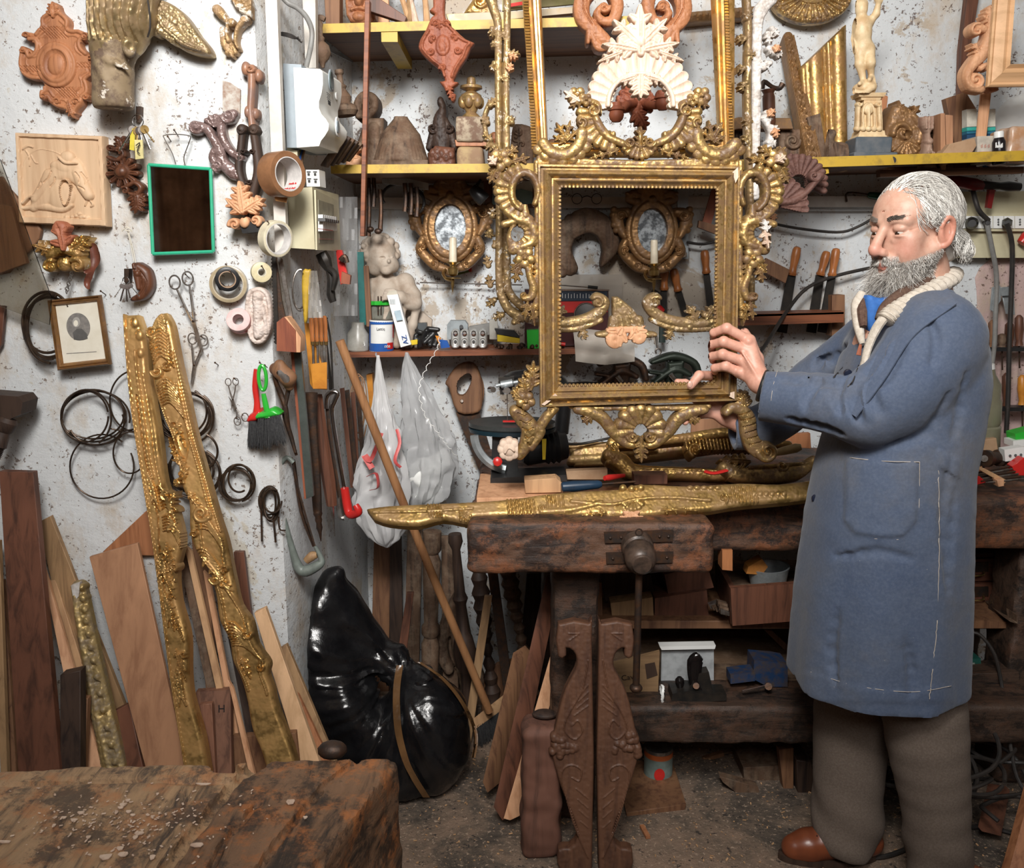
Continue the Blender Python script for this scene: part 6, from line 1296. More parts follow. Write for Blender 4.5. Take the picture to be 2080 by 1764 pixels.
one('packet','orange and white wrapped packet at the right end of the middle shelf','packet',roughen(chunk(*box_px(2048,256,2110,330,2.66,2.80),.004,.01,.004,4),.002,40),pn('orange_packet',(.48,.26,.14),.3,0,(.60,.50,.42),14))
v=MD();c=A(P(2070,262,2.84));v.sp_(c,(.082,.06,.10),28);one('glass_dome','dusty clear dome behind the orange packet','dome',v,glassm('dusty_dome',(.8,.8,.78),.3,1.1,alpha=.45))
lo,hi=box_px(1900,318,1985,345,2.72,2.80);one('wood_block','reddish flat block lying behind the torn cardboard','block',MD().box((A(lo)+A(hi))/2,np.abs(A(hi)-A(lo))),M_red)
pk('tall_board','tall dark red-brown board at the upper right','board',[(1972,-60),(1998,-60),(1968,120),(1960,200),(1950,190),(1953,100)],M_mahog,.03,Y=2.93)
t=T('pale_wood_frame','new pale wood picture frame hanging at the upper right corner','frame')
def bar(a,b,c,d,w,name,Y=2.60):
 g=[]
 for u,h in((0,.0),(0,.012),(.08,.016),(.2,.012),(.35,.016),(.6,.026),(.8,.022),(.95,.030),(1,.024),(1,0)):
  row=[];
  for q in np.linspace(0,1,2):p=(A(a)*(1-q)+A(b)*q)*(1-u)+(A(d)*(1-q)+A(c)*q)*u;row.append(A(P(p[0],p[1],Y))+A([0,-h,0]))
  g.append(row)
 t.part(name,MD().sheet(g),wood('pale_frame_wood',(.72,.44,.24),(.58,.34,.17),'x',.55,.5,bmp=.08))
bar((2001,178),(2200,176),(2200,130),(2042,134),0,'rail');bar((2020,-60),(2001,178),(2042,134),(2056,-60),0,'stile');t.end()
def f(r):
 r.sk([(2005,20),(2008,60),(2004,90),(1992,112),(1974,132),(1962,152),(1968,176),(1990,182)],[4,8,12,13,11,9,9,9],8,2);r.so(1980,64,16,1.1,5,-1,.28,8,3);r.so(1978,164,23,1.5,4,-1,.25,8,3);r.leaf(2000,46,2010,12,12,3,6,3);r.leaf(1988,108,1970,90,12,2,6,3);r.sk([(1990,140),(2000,134),(2002,142)],[6,6,3],6,3);r.sk([(1980,54),(1998,60)],[9,8],6,2)
cv('carved_scroll','pale orange carved scroll bracket beside the new pale frame','carving',(1946,6,2022,194),f,M_peach,2.64,18)
def f(r):[r.sk([(2000+k*3,178+k*2),(2014,176+k*3),(2026-k,168+k*5)],3,5,2)for k in range(4)];r.so(2018,178,10,1,3,1,.35,6,2)
cv('carved_curl','small carved shell curl under the corner of the pale frame','carving',(1994,160,2036,196),f,M_terra,2.66,16)
def f(r):
 r.fan(1622,372,-160,25,18,60,13,6,1,k=1.0);r.sk([(1604,350),(1600,330),(1606,315)],4,4,1)
cv('shell_fan','dusty rose-brown carved shell fan spread above the lower one, right of the main frame','carving',(1556,304,1690,400),f,pn('dusty_rose_wood',(.14,.066,.05),.7,0,(.10,.045,.035),30,.2),2.52,12)
def f(r):
 r.fan(1576,420,-78,12,10,66,7,6,1,prof='cup');r.sk([(1582,412),(1610,408),(1634,394),(1654,372),(1664,358)],[7,8,6,6,10],6,2);r.so(1652,358,14,1.1,0,1,.3,6,3)
cv('shell_fan','dusty rose-brown open palmette with a curling stem, right of the main frame','carving',(1556,338,1680,428),f,MATS['dusty_rose_wood'],2.46,12)
md=MD();PR([(700,402),(1900,398),(1900,420),(700,424)],2.97,.03,md=md);one('wall_batten','long whitewashed batten running along the back wall under the middle shelf','batten',md,M_trunk)
one('cable','thin old cable sagging along the wall batten right of the main frame','cable',TB([(1560,424,2.955),(1600,423,2.955),(1700,423,2.955),(1830,422,2.955)],.003,6),M_greycab)
one('cable','dark cable sagging across the wall towards the man’s face','cable',TB([(1560,452,2.95),(1620,464,2.95),(1700,472,2.95),(1740,462,2.95),(1790,434,2.95)],.0045,8),M_rubber)
one('cable','black cable running diagonally from the man’s hand up behind his beard','cable',TB([(1540,722,2.6),(1562,690,2.7),(1600,630,2.85),(1640,585,2.9),(1700,560,2.93),(1790,540,2.95)],.0058,10),M_rubber)
one('cable','black cable crossing the wall behind the open frame','cable',TB([(1395,492,2.94),(1430,496,2.94),(1480,484,2.94)],.0045,8),M_rubber)
t=T('steel_plate','galvanised wall plate with one bolt behind the open frame','metal plate');t.part('plate',PR([(1376,380),(1398,380),(1398,526),(1378,526)],2.96,.035),M_galv);t.part('bolt',LT((1389,516,2.95),(1389,517,2.94),[(0,7),(1,6)],12),M_chrome);t.end()
tool('green_screwdriver','green-handled hooked awl lying on the wall batten left of the man','screwdriver',[('handle',LT((1762,396,2.96),(1830,402,2.96),[(0,3),(.05,6),(.3,7),(.9,7),(1,5)],12),pn('dark_green_plastic',(.005,.08,.04),.2)),('shaft',TB([(1720,410,2.96),(1722,392,2.96),(1764,396,2.96)],.0035,6),M_iron)])
t=T('hanging_clamps','angle bracket with rusty clamps hanging under the middle shelf','clamp')
t.part('bracket',PR([(776,352),(870,372),(870,386),(776,372)],2.80,.01),M_galv)
for k,(x,y0,y1)in enumerate(((748,362,480),(772,385,470),(758,350,420),(822,372,430),(834,372,436),(846,380,440))):t.part('clamp_arm',TB([(x,y0,2.78),(x+2,(y0+y1)/2,2.78),(x,y1,2.78)],[.007,.006,.008],7),M_iron)
for x,y in((752,466),(768,470)):t.part('clamp_pad',MD().sp_(P(x,y,2.77),(.012,.008,.009),10),M_iron)
t.end()
coil('rod_bundle','coil of dark cable hanging under the middle shelf behind the first sconce',[(845,410,16,24,0,360),(842,412,20,22,30,380),(812,400,36,26,150,330)],.0045,M_rubber,2.86,None)
t=T('spotlight','black spotlight head hanging beside the first sconce','spotlight');t.part('head',LT((958,382,2.8),(984,408,2.8),[(0,9),(.3,13),(.9,15),(1,13)],16),M_black);t.part('stem',TB([(964,384,2.8),(976,366,2.82)],.005,6),M_black);t.end()
t=T('framed_landscape','dark red framed landscape picture hanging behind the left frame carving','framed picture');md=MD()
o=[(980,338),(1090,338),(1092,422),(986,430)];t.part('frame',PR(o,2.93,.02),M_mahog);t.part('picture',PR([(1000,352),(1082,352),(1082,414),(1000,416)],2.925,.004),pn('pale_sky_print',(.62,.62,.54),.6));t.part('painted_sea',PR([(1000,394),(1030,388),(1060,384),(1082,390),(1082,414),(1000,416)],2.922,.002),pn('sea_print',(.22,.36,.36),.6));t.end()
t=T('spectacles','wire spectacles hanging on the wall behind the open frame','spectacles')
for x in(1172,1212):t.part('rim',MD().torus(P(x,404,2.93),.016,.0012,(0,1,0),24,5),M_blackm)
t.part('bridge',TB([(1182,402,2.93),(1192,398,2.93),(1202,402,2.93)],.0012,5),M_blackm);t.end()
def f(r):
 r.sk([(1150,470),(1190,448),(1225,462),(1240,500),(1222,540)],[22,26,22,18,3],9,2);r.sk([(1150,470),(1142,510),(1158,545)],[20,20,16],8,2)
 rr=random.Random(4)
 for k in range(11):a=-2.9+k*.32;r.ell(1190+52*math.cos(a),478+44*math.sin(a),9,9,6,2)
 for k in range(6):r.ell(1150+rr.uniform(-16,20),555-k*6,9,9,6,3)
cv('carved_crescent','dark brown carved leafy crescent hanging on the wall inside the open frame','carving',(1118,416,1256,566),f,M_dusty,2.93,30)
t=T('try_square','reddish wooden try square hanging at the right inside the open frame','set square');t.part('blade',PR([(1446,384),(1466,384),(1440,470),(1424,462)],2.90,.008),M_red);t.part('stock',PR([(1420,448),(1470,462),(1470,482),(1418,462)],2.89,.02),M_oak);t.end()
pk('wood_offcut','dark rectangular wooden blade piece hanging right of the main frame','wood piece',[(1556,524),(1604,548),(1596,576),(1546,550)],M_oak,.015,Y=2.93)
def sconce(dx,dy,Y,label,s=1.0):
 t=T('mirror_sconce',label,'wall sconce');cx,cy=915+dx,462+dy;X=lambda x:cx+(x-915)*s;Z=lambda y:cy+(y-462)*s
 r=RL(X(826),Z(340),X(1002),Z(560),1.3)
 r.ell(X(915),Z(462),56*s,74*s,5,2,dome=False,edge=7);r.ell(X(915),Z(462),47*s,64*s,6,5,dome=False,edge=5);r.cut(ell=(X(915),Z(462),31*s,46*s))
 for sg in(-1,1):
  S_=lambda d:X(915+sg*d)
  r.sk([(S_(30),Z(402)),(S_(46),Z(396)),(S_(40),Z(384)),(S_(26),Z(388))],[9,9,8,6],7,2);r.sk([(S_(20),Z(372)),(S_(34),Z(388)),(S_(52),Z(384))],[11,9,4],6,2)
  r.sk([(S_(52),Z(424)),(S_(72),Z(430)),(S_(70),Z(452)),(S_(58),Z(476))],[10,13,11,6],8,2);r.so(S_(66),Z(432),13*s,1.2,0,sg,.3,7,5)
  for k in range(5):r.ell(S_(80-k*1.2+(k%2)*3),Z(418+k*11),7*s,7*s,6,2)
  r.sk([(S_(56),Z(486)),(S_(62),Z(506)),(S_(48),Z(524)),(S_(30),Z(540)),(S_(12),Z(546))],[8,9,10,10,8],7,2);r.so(S_(56),Z(504),11*s,1.1,2,-sg,.3,6,5);r.so(S_(32),Z(536),10*s,1.1,1,sg,.3,6,5)
 r.poly([(X(890),Z(398)),(X(894),Z(362)),(X(906),Z(345)),(X(918),Z(343)),(X(934),Z(352)),(X(940),Z(372)),(X(944),Z(398))],7,8,2,sm=3);r.fan(X(916),Z(376),-170,-10,4,24*s,7,5,6);r.ell(X(915),Z(398),9*s,10*s,8,6);r.sk([(X(900),Z(545)),(X(915),Z(552)),(X(930),Z(545))],[8,10,8],7,2)
 w=r.win((X(880),Z(410)),(X(950),Z(515)),0);r.noise(.5,4,3)
 t.part('frame',r.mesh(Y=Y,th=10),M_bronze)
 md=MD();PR([(X(915)+33*s*math.cos(a),Z(462)+48*s*math.sin(a))for a in np.linspace(0,2*math.pi,36,endpoint=False)],Y+.002,.004,md=md);t.part('mirror_glass',md,M_spot)
 m=mpp(Y)*s;b=(X(920),Z(574))
 t.part('arm',TB([(X(905),Z(548),Y-.02),(X(900),Z(556),Y-.04),(X(906),Z(566),Y-.07),(X(920),Z(570),Y-.09)],.005*s,8),M_brass)
 t.part('candle_cup',LT((X(920),Z(562),Y-.09),(X(920),Z(532),Y-.09),[(0,3*s),(.15,10*s),(.5,11*s),(.7,6*s),(.8,7*s),(.95,14*s),(1,14*s)],20),M_brass)
 t.part('drip_pin',LT((X(920),Z(564),Y-.09),(X(919),Z(594),Y-.09),[(0,16*s),(.05,16*s),(.08,4*s),(.5,3.4*s),(1,.6)],16),M_brass)
 t.part('candle',LT((X(920),Z(532),Y-.09),(X(920),Z(482),Y-.09),[(0,8*s),(.9,7.6*s),(.97,7*s),(1,5*s)],18),M_ivory);t.end()
sconce(0,0,2.90,'first gilt oval mirror sconce with a candle, left of the large frames')
sconce(409,6,2.90,'second gilt oval mirror sconce with a candle, seen inside the open frame',.96)
v=Vol(P(715,715,2.98)-A([0,0,.005]),P(865,465,2.72),.0026);Yc=2.91
def c_(x,y,dy=0):return P(x,y,Yc+dy)
v.ell(c_(774,520,-.01),(.050,.055,.062),.01);v.ell(c_(786,536,-.045),(.030,.025,.030),.015);v.ell(c_(760,545,-.03),(.022,.02,.022),.015);v.ell(c_(798,540,-.03),(.020,.02,.022),.012)
v.ell(c_(790,531,-.069),(.0055,.009,.007),.004);v.ell(c_(784,551,-.055),(.016,.014,.012),.008);v.cap(c_(780,543,-.070),c_(792,541,-.070),.003,.003,.002,'sub');v.ell(c_(777,524,-.064),(.009,.006,.004),.003,op='sub');v.ell(c_(796,521,-.058),(.009,.006,.004),.003,op='sub');v.ell(c_(777,525,-.060),(.006,.005,.003),.001);v.ell(c_(796,522,-.055),(.006,.005,.003),.001)
rr=random.Random(9)
for k in range(70):
 a=rr.uniform(0,2*math.pi);e=rr.uniform(-.2,1.35);d=A([math.cos(a)*math.cos(e),math.sin(a)*math.cos(e),math.sin(e)])
 if d[1]<-.35 and d[2]<.62 and d[0]>-.75:continue
 c=A(c_(772,516))+d*A([.054,.055,.056]);v.ell(c,rr.uniform(.009,.015),.003)
for k in range(16):c=A(c_(738+rr.uniform(-6,10),500+k*4.5,-.02+rr.uniform(-.02,.02)));v.ell(c,rr.uniform(.008,.013),.003)
v.chain([c_(782,555),c_(784,572)],[.024,.028],.012);v.chain([c_(786,590),c_(790,620),c_(792,645)],[.046,.048,.044],.02);v.ell(c_(762,580),.024,.015);v.ell(c_(822,574),.030,.015)
v.chain([c_(824,574),c_(838,602,-.02),c_(842,616,-.04),c_(812,604,-.07),c_(794,594,-.075)],[.026,.026,.022,.018,.012],.012);v.chain([c_(758,580),c_(752,606),c_(758,630)],[.020,.018,.016],.012)
for k in range(4):v.cap(c_(800-k*2,590+k*5,-.078),c_(784-k*2,590+k*6,-.080),.0065,.005,.003)
v.chain([c_(800,622,-.03),c_(830,618,-.05),c_(848,628,-.03)],[.010,.016,.010],.008);v.chain([c_(846,626,-.03),c_(838,660,-.04),c_(828,700,-.03)],[.012,.014,.018],.01);v.chain([c_(820,630,-.05),c_(812,665,-.05),c_(806,700,-.05)],[.008,.012,.014],.008);v.chain([c_(790,650),c_(794,700)],[.040,.036],.02);v.chain([c_(836,650,0),c_(850,680,0),c_(866,672,.02)],[.015,.02,.01],.01)
v.plane(c_(780,711,0),(0,0,-1));v.plane((0,2.995,0),(0,1,0));one('cherub_statue','curly-haired plaster cherub standing behind the low shelf','statue',v.mesh(),M_plaster)
t=T('glass_jar','cloudy plastic jar with a torn white label, left end of the low shelf','jar');t.part('jar',LT((727,713,2.84),(727,655,2.84),[(0,20),(.04,22),(.6,22),(.8,14),(1,13)],22),pn('cloudy_jar',(.45,.44,.40),.3,0,(.32,.30,.26),20));t.part('label',PR([(722,686),(736,684),(742,702),(730,707)],2.815,.001),M_white);md=MD();[PR([(724+k,690+k*4),(735+k*1.5,688+k*4),(735+k*1.5,689+k*4),(724+k,691+k*4)],2.8135,.0004,md=md)for k in range(4)];t.part('label_print',md,M_black);t.end()
t=T('paint_can','blue, white and red printed paint can on the low shelf','can')
m=mpp(2.84);ca,cb=A(P(775,714,2.84)),A(P(775,650,2.84))
def band(t0,t1,r_,a0,a1,mt,nm,n=18):
 g=[[ca+(cb-ca)*tt+r_*m*A([math.cos(a),-math.sin(a),0])for a in np.linspace(a0,a1,n)]for tt in np.linspace(t0,t1,2)];t.part(nm,MD().sheet(g),mt)
t.part('can',MD().lt_(ca,cb,[(0,24*m),(.02,25*m)]+[(.06+.05*i,(24.3 if i%2 else 23.8)*m)for i in range(18)]+[(.97,25.3*m),(1,24.6*m)],32),M_white);t.part('lid',MD().lt_(cb,cb+A([0,0,.002]),[(0,23*m),(1,22*m)],24),M_steel)
band(.02,.28,24.9,0,math.pi,M_bluep,'blue_band');band(.04,.9,25.0,math.pi*.80,math.pi,M_bluep,'blue_side');band(.88,.96,25,0,math.pi,M_bluep,'blue_rim');band(.10,.30,25.3,.25,.95,M_redp,'red_patch');band(.45,.85,25.2,.02,.30,M_redp,'red_oval')
t.part('lettering',text_md('nte',ca+(cb-ca)*.2+A([15*m,-22.2*m,0]),.016,rx=(1,.75,0)),M_white);t.part('lettering',text_md('Lattic',ca+(cb-ca)*.74+A([2*m,-25.6*m,0]),.012,rx=(1,0.05,0)),M_black);t.end()
t=T('rod_packet','clear packet of steel rods with a green top behind the paint can','packet');g=[[P(752+i*5.5,613+j*9,2.865+.006*math.sin(i*2+j))for i in range(9)]for j in range(5)];t.part('packet',MD().sheet(g,th=.003),pn('smoky_packet',(.20,.20,.17),.3));g=[[P(751+i*5.6,612+j*4,2.85+.004*math.sin(i*2))for i in range(9)]for j in range(3)];t.part('green_strip',MD().sheet(g,th=.003),M_greenp)
for x in(768,774):t.part('rod',TB([(x,602,2.855),(x,640,2.855)],.002,5),M_iron)
t.end()
t=T('toothpaste_carton','tall slim white carton marked AZ leaning on the cherub','carton')
c4=[(787,594),(806,590),(834,690),(822,712)];c4=[(786,600),(808,598),(835,700),(814,706)]
t.part('carton',PR([(p[0],p[1],y)for p,y in zip(c4,(2.80,2.80,2.78,2.78))],th=.035),M_white);t.part('flap',PR([(785,600,2.80),(790,591,2.82),(805,590,2.82),(808,598,2.80)],th=.004),M_paper)
t.part('lettering',text_md('AZ',P(823,690,2.777),.022,rx=(-.25,0,1),uz=(-1,0,-.25)),M_bluep);md=MD();PR([(800,632),(813,630),(818,650),(806,652)],2.779,.0006,md=md);t.part('pale_print',md,pn('pale_blue_print',(.45,.58,.66),.4));md=MD();[PR([(792+k*2.2,608),(793+k*2.2,608),(793.6+k*2.2,618),(792.6+k*2.2,618)],2.793,.0006,md=md)for k in range(5)];t.part('barcode',md,M_grey);t.end()
pk('plaster_slab','worn tan slab leaning behind the black tangle on the low shelf','slab',[(836,640),(850,628),(878,650),(872,708),(836,708)],M_plaster,.02,Y=2.92)
t=T('black_box','dark grey plastic box behind the tape tangle on the low shelf','box');t.part('box',PR([(831,658),(866,656),(868,680),(832,682)],2.88,.03),pn('dark_grey_plastic',(.07,.08,.085),.4));t.end()
v=Vol(P(835,716,2.92),P(900,655,2.78),.0025);rr=random.Random(5)
for k in range(16):v.cap(P(rr.uniform(842,884),rr.uniform(672,706),2.83+rr.uniform(-.02,.02)),P(rr.uniform(842,890),rr.uniform(668,706),2.83),.008,.006,.004)
v.cap(P(870,668,2.82),P(890,670,2.82),.008,.007,.003);v.plane(P(860,713,2.8),(0,0,-1));one('black_tangle','tangle of black plastic fittings on the low shelf','plastic fittings',v.mesh(),M_black)
tool('utility_knife','blue and orange cutter knife beside the black tangle','knife',[('body',PR([(892,690),(908,692),(914,706),(896,708)],2.80,.012),M_bluep),('slide',PR([(884,682),(894,684),(900,702),(892,700)],2.81,.01),pn('orange_plastic',(.7,.25,.02),.4))]);pk('yellow_rule','short yellow and red rule under the black tangle','ruler',[(833,692),(848,690),(848,700),(834,702)],M_yelp,.01,Y=2.80)
t=T('grey_junction_box','grey plastic junction box behind the lock cylinders','junction box');t.part('body',PR([(908,660),(914,652),(944,652),(950,660),(950,690),(908,690)],2.91,.05),pn('pale_grey_plastic',(.30,.34,.36),.5));t.part('outlet',LT((937,664,2.905),(937,664,2.88),[(0,4),(1,4)],14),M_black);t.end()
for k in range(4):
 x=925+k*18.5;t=T('lock_cylinder','chrome oval lock plate with a keyhole in the row of four','lock','row of chrome lock plates on the low shelf')
 r=RL(x-10,664,x+10,712,1.0);r.sk([(x,678),(x,700)],9,4,1,sm=3,prof='flat');r.sk([(x,678),(x,700)],6,2,groove=True,sm=3);t.part('plate',r.mesh(Y=2.84,th=16),pn('satin_zinc',(.56,.56,.54),.4,.35))
 t.part('knob',LT((x,677,2.835),(x,677,2.822),[(0,5.5),(.8,5),(1,3)],14),M_chrome);t.part('keyhole',LT((x,694,2.836),(x,694,2.828),[(0,3),(1,3)],10),M_blackm);t.part('inner_rim',MD().torus(P(x,694,2.832),6*mpp(2.83),.001,(0,1,0),16,5,ry=1.1),M_steel);t.end()
pk('corrugated_card','grey corrugated strip behind the lock plates','strip',[(952,664),(1000,656),(1000,680),(952,686)],M_greycab,.03,Y=2.92)
def lowbox(name,label,pts,Y,th,mt,cat='box',**k):return pk(name,label,cat,pts,mt,th,Y=Y,**k)
lowbox('yellow_black_case','black and yellow plastic case lying on the low shelf',[(1010,680),(1056,688),(1056,698),(1010,694)],2.83,.04,M_yelp);lowbox('black_case','flat black case resting above the yellow one',[(1004,668),(1044,672),(1056,686),(1010,680)],2.83,.04,M_black)
lowbox('green_box','bright green plastic box on the low shelf at the frame rail',[(1070,671),(1104,670),(1104,708),(1071,709)],2.82,.05,M_greenp);lowbox('grey_pot','pale round pot with green lid behind the yellow case',[(994,650),(1010,648),(1014,690),(994,690)],2.9,.04,MATS['cloudy_jar'],'pot')
md=MD();rr=random.Random(8)
for k in range(46):x=rr.uniform(1004,1150);md.sp_(P(x,rr.uniform(700,708),2.81+rr.uniform(0,.05)),rr.uniform(.004,.008),6)
one('loose_fittings','loose small dark hardware scattered along the low shelf','hardware',md,M_iron,kind='stuff')
one('red_screw_cover','small red screw cap on the low shelf beside the frame','cap',LT((1140,699,2.80),(1148,700,2.80),[(0,4),(1,4)],12),M_redp)
t=T('transistor_radio','old red and black transistor radio behind the open frame','radio')
t.part('case',PR([(1066,588),(1236,589),(1236,700),(1066,706)],2.86,.07),pn('radio_dark',(.05,.012,.012),.3));t.part('red_band',PR([(1126,613),(1234,612),(1234,634),(1126,636)],2.857,.004),M_redp);t.part('dial',PR([(1126,592),(1234,592),(1233,610),(1126,612)],2.856,.006),pn('radio_dial',(.05,.07,.10),.15));md=MD();[PR([(1130+k*6,596+2*(k%2)),(1131+k*6,596+2*(k%2)),(1131+k*6,606),(1130+k*6,606)],2.8545,.0006,md=md)for k in range(16)];t.part('dial_scale',md,M_white)
t.part('speaker',LT((1190,640,2.857),(1190,640,2.850),[(0,24),(.8,24),(1,20)],30),M_blackm);t.part('speaker_ring',MD().torus(P(1190,640,2.852),24*mpp(2.85),.0025,(0,1,0),30,6),M_chrome);t.part('chrome_edge',PR([(1126,588),(1238,588),(1238,591),(1126,591)],2.854,.012),M_chrome);t.part('antenna',TB([(1120,578,2.83),(1196,584,2.83)],.0022,6),M_chrome);t.part('antenna_tip',TB([(1194,583,2.83),(1214,585,2.83)],.005,8),M_black);t.end()
g=[[P(1096+i*14,562+(-4 if 2<i<13 else 4)+j*16,2.93+.006*math.sin(i+j*2))for i in range(13)]for j in range(10)];one('polythene_sheet','cloudy polythene sheet standing behind the radio','plastic sheet',MD().sheet(g,th=.002),glassm('cloudy_polythene',(.55,.50,.44),.4,1.2,alpha=.55))
one('wall_rod','thin level steel rod on the wall below the first sconce','rod',TB([(853,574,2.95),(1060,579,2.95)],.0025,6),M_steel)
t=T('match_box','small red, yellow and green box behind the first sconce arm','box');t.part('red_part',PR([(938,540),(956,528),(958,552),(938,556)],2.97,.03),M_redp);t.part('green_part',PR([(922,548),(944,542),(954,553),(926,560)],2.962,.02),pn('dull_green',(.12,.16,.04),.5));t.end()
def file_(x0,y0,x1,y1,x2,y2,w,Y,grp=None,lab='black flat file with a turned wooden handle in the wall rack'):
 t=T('file',lab,'file',grp);t.part('handle',LT((x0,y0,Y),(x1,y1,Y),[(0,2),(.03,6.5),(.12,8.5),(.35,9),(.7,7),(.86,7.6),(.93,9.5),(1,8)],18),M_handle);d=A((x2-x1,y2-y1),float);d/=np.linalg.norm(d);n=A((-d[1],d[0]));a,b=A((x1,y1),float),A((x2,y2),float)
 t.part('blade',PR([tuple(a-n*w*.42),tuple(b-n*w*.5),tuple(b+n*w*.5),tuple(a+n*w*.42)],Y,.006),M_blackm);t.end()
file_(1620,501,1608,560,1588,676,21,2.965,lab='file in the right wall rack, leftmost, lit handle highest')
file_(1680,510,1666,560,1648,676,20,2.965,lab='file in the right wall rack, middle of three');file_(1699,504,1690,562,1670,676,18,2.935,lab='file in the right wall rack, nearest the man')
file_(1431,508,1435,556,1446,640,15,2.965,lab='file hanging inside the open frame at far right');file_(1350,530,1349,590,1348,660,14,2.96,lab='dark-handled file hanging inside the frame beside the second sconce');file_(1368,546,1378,592,1396,650,15,2.965,lab='light-handled file hanging inside the frame, slanting right')
t=T('tool_rack','red-brown wooden rack rail holding files on the wall left of the man','rack');t.part('rail',PR([(1466,641),(1714,634),(1714,655),(1466,663)],2.84,.05),M_redwood);t.part('rail_top',PR([(1470,640,2.84),(1714,633,2.84),(1700,628,2.96),(1470,634,2.96)],off=(0,0,-.008)),M_redwood);t.part('upright',PR([(1690,600),(1716,599),(1716,683),(1690,683)],2.90,.06),M_oak);t.end()
t=T('chisel_roll','small red-handled tool in front of the dark files inside the frame','tool');t.part('handle',LT((1330,620,2.96),(1346,634,2.96),[(0,5),(.5,8),(1,7)],12),M_redp);t.part('shaft',TB([(1324,600,2.96),(1334,622,2.96)],.004,6),M_iron);t.part('head',MD().box(P(1333,595,2.97),(.03,.02,.014),(0,.5,0)),M_blackm);t.end()
t=T('spanner','small steel spanner hanging below the frame crosspiece','spanner');t.part('shank',TB([(1332,678,2.9),(1336,708,2.9)],.004,6),M_steel);t.part('jaw',MD().torus(P(1337,714,2.9),.009,.0035,(0,1,0),16,6,a0=2.2,a1=7.4),M_steel);t.end()
one('grey_knife','small dark green knife handle hanging below the frame crosspiece','knife',TB([(1345,664,2.92),(1345,696,2.92)],[.010,.011],8,flat=.5),pn('dark_green_knife',(.02,.035,.03),.4))
def rails(t,out,inn,Y,prof,mat,names=('rail','rail','rail','rail'),n=14):
 for k in range(4):
  a,b,c,d=A(out[k],float),A(out[(k+1)%4],float),A(inn[(k+1)%4],float),A(inn[k],float);g=[]
  for u,h in prof:
   row=[]
   for q in np.linspace(0,1,n):p=(a*(1-q)+b*q)*(1-u)+(d*(1-q)+c*q)*u;row.append(A(P(p[0],p[1],Y))+A([0,-h,0]))
   g.append(row)
  md=MD();md.sheet(g);t.part(names[k],md,mat)
def arc(cx,cy,rx,ry,a0,a1,n=7):return[(cx+rx*math.cos(math.radians(a0+(a1-a0)*i/(n-1))),cy+ry*math.sin(math.radians(a0+(a1-a0)*i/(n-1))))for i in range(n)]
class Mir:
 """mirrors ornament calls about x = c"""
 def __init__(s,r,c,on):s.r=r;s.c=c;s.on=on
 def X(s,x):return 2*s.c-x if s.on else x
 def pp(s,pts):return[(s.X(p[0]),p[1])for p in pts]
 def sk(s,pts,*a,**k):s.r.sk(s.pp(pts),*a,**k)
 def leaf(s,x0,y0,x1,y1,*a,**k):
  s.r.leaf(s.X(x0),y0,s.X(x1),y1,*a,**k)
 def so(s,cx,cy,r,turns,a0,cw,*a):s.r.so(s.X(cx),cy,r,turns,(math.pi-a0)if s.on else a0,-cw if s.on else cw,*a)
 def fan(s,cx,cy,a0,a1,*a,**k):
  if s.on:a0,a1=180-a1,180-a0
  s.r.fan(s.X(cx),cy,a0,a1,*a,**k)
 def ell(s,cx,cy,*a,**k):s.r.ell(s.X(cx),cy,*a,**k)
 def cut(s,ell):s.r.cut(ell=(s.X(ell[0]),)+tuple(ell[1:]))
def flower(m,x,y,q,h=6,b=4):
 for k in range(5):a=k*1.2566+.3;m.ell(x+q*.62*math.cos(a),y+q*.62*math.sin(a),q*.5,q*.5,h,b)
 m.ell(x,y,q*.28,q*.28,h*1.2,b+2)
def cshell(m,cx,cy,a0,a1,rin,rout,n,b=2,h=6):
 """C-scroll with ribbed shell edge"""
 m.fan(cx,cy,a0,a1,rin*.9,rout*1.06,n,h*1.1,b,prof='round');m.sk(arc(cx,cy,rin,rin*1.15,a0,a1,9),rin*.23+2,h,b+4)
YH=2.15
t=T('carved_gilded_frame','large antique gilded rococo frame with new white carved shell crest, held by the man','picture frame')
O4=[(1091,334),(1501,339),(1494,813),(1096,826)];I4=[(1137,379),(1457,381),(1450,778),(1137,783)]
rails(t,O4,I4,YH,[(0,-.012),(0,.012),(.04,.018),(.12,.018),(.16,.010),(.26,.012),(.36,.024),(.46,.029),(.56,.024),(.64,.014),(.70,.014),(.76,.019),(.84,.014),(.93,.006),(1.0,.004),(1.0,-.01)],M_goldh,('top_rail','side_rail','bottom_rail','side_rail'),30)
md=MD()
for k in range(4):
 a,b=A(I4[k]),A(I4[(k+1)%4]);n=int(np.hypot(*(b-a))/8)
 for i in range(n):p=a+(b-a)*(i+.5)/n;md.sp_(P(p[0],p[1],YH-.006),(.0045,.004,.0045),6)
t.part('carved_edge',md,M_goldh)
md=MD();PR([(1488,350),(1499,340),(1500,360),(1494,372)],YH-.020,.004,md=md);PR([(1478,800),(1492,796),(1492,811),(1482,806)],YH-.022,.004,md=md);PR([(1100,822),(1128,800),(1132,804),(1106,824)],YH-.023,.004,md=md);t.part('new_wood_patch',md,M_pale)
r=RL(1080,170,1520,350,1.2);r.poly([(1090,312),(1120,318),(1200,322),(1300,326),(1400,322),(1480,318),(1502,312),(1502,342),(1088,336)],5,5)
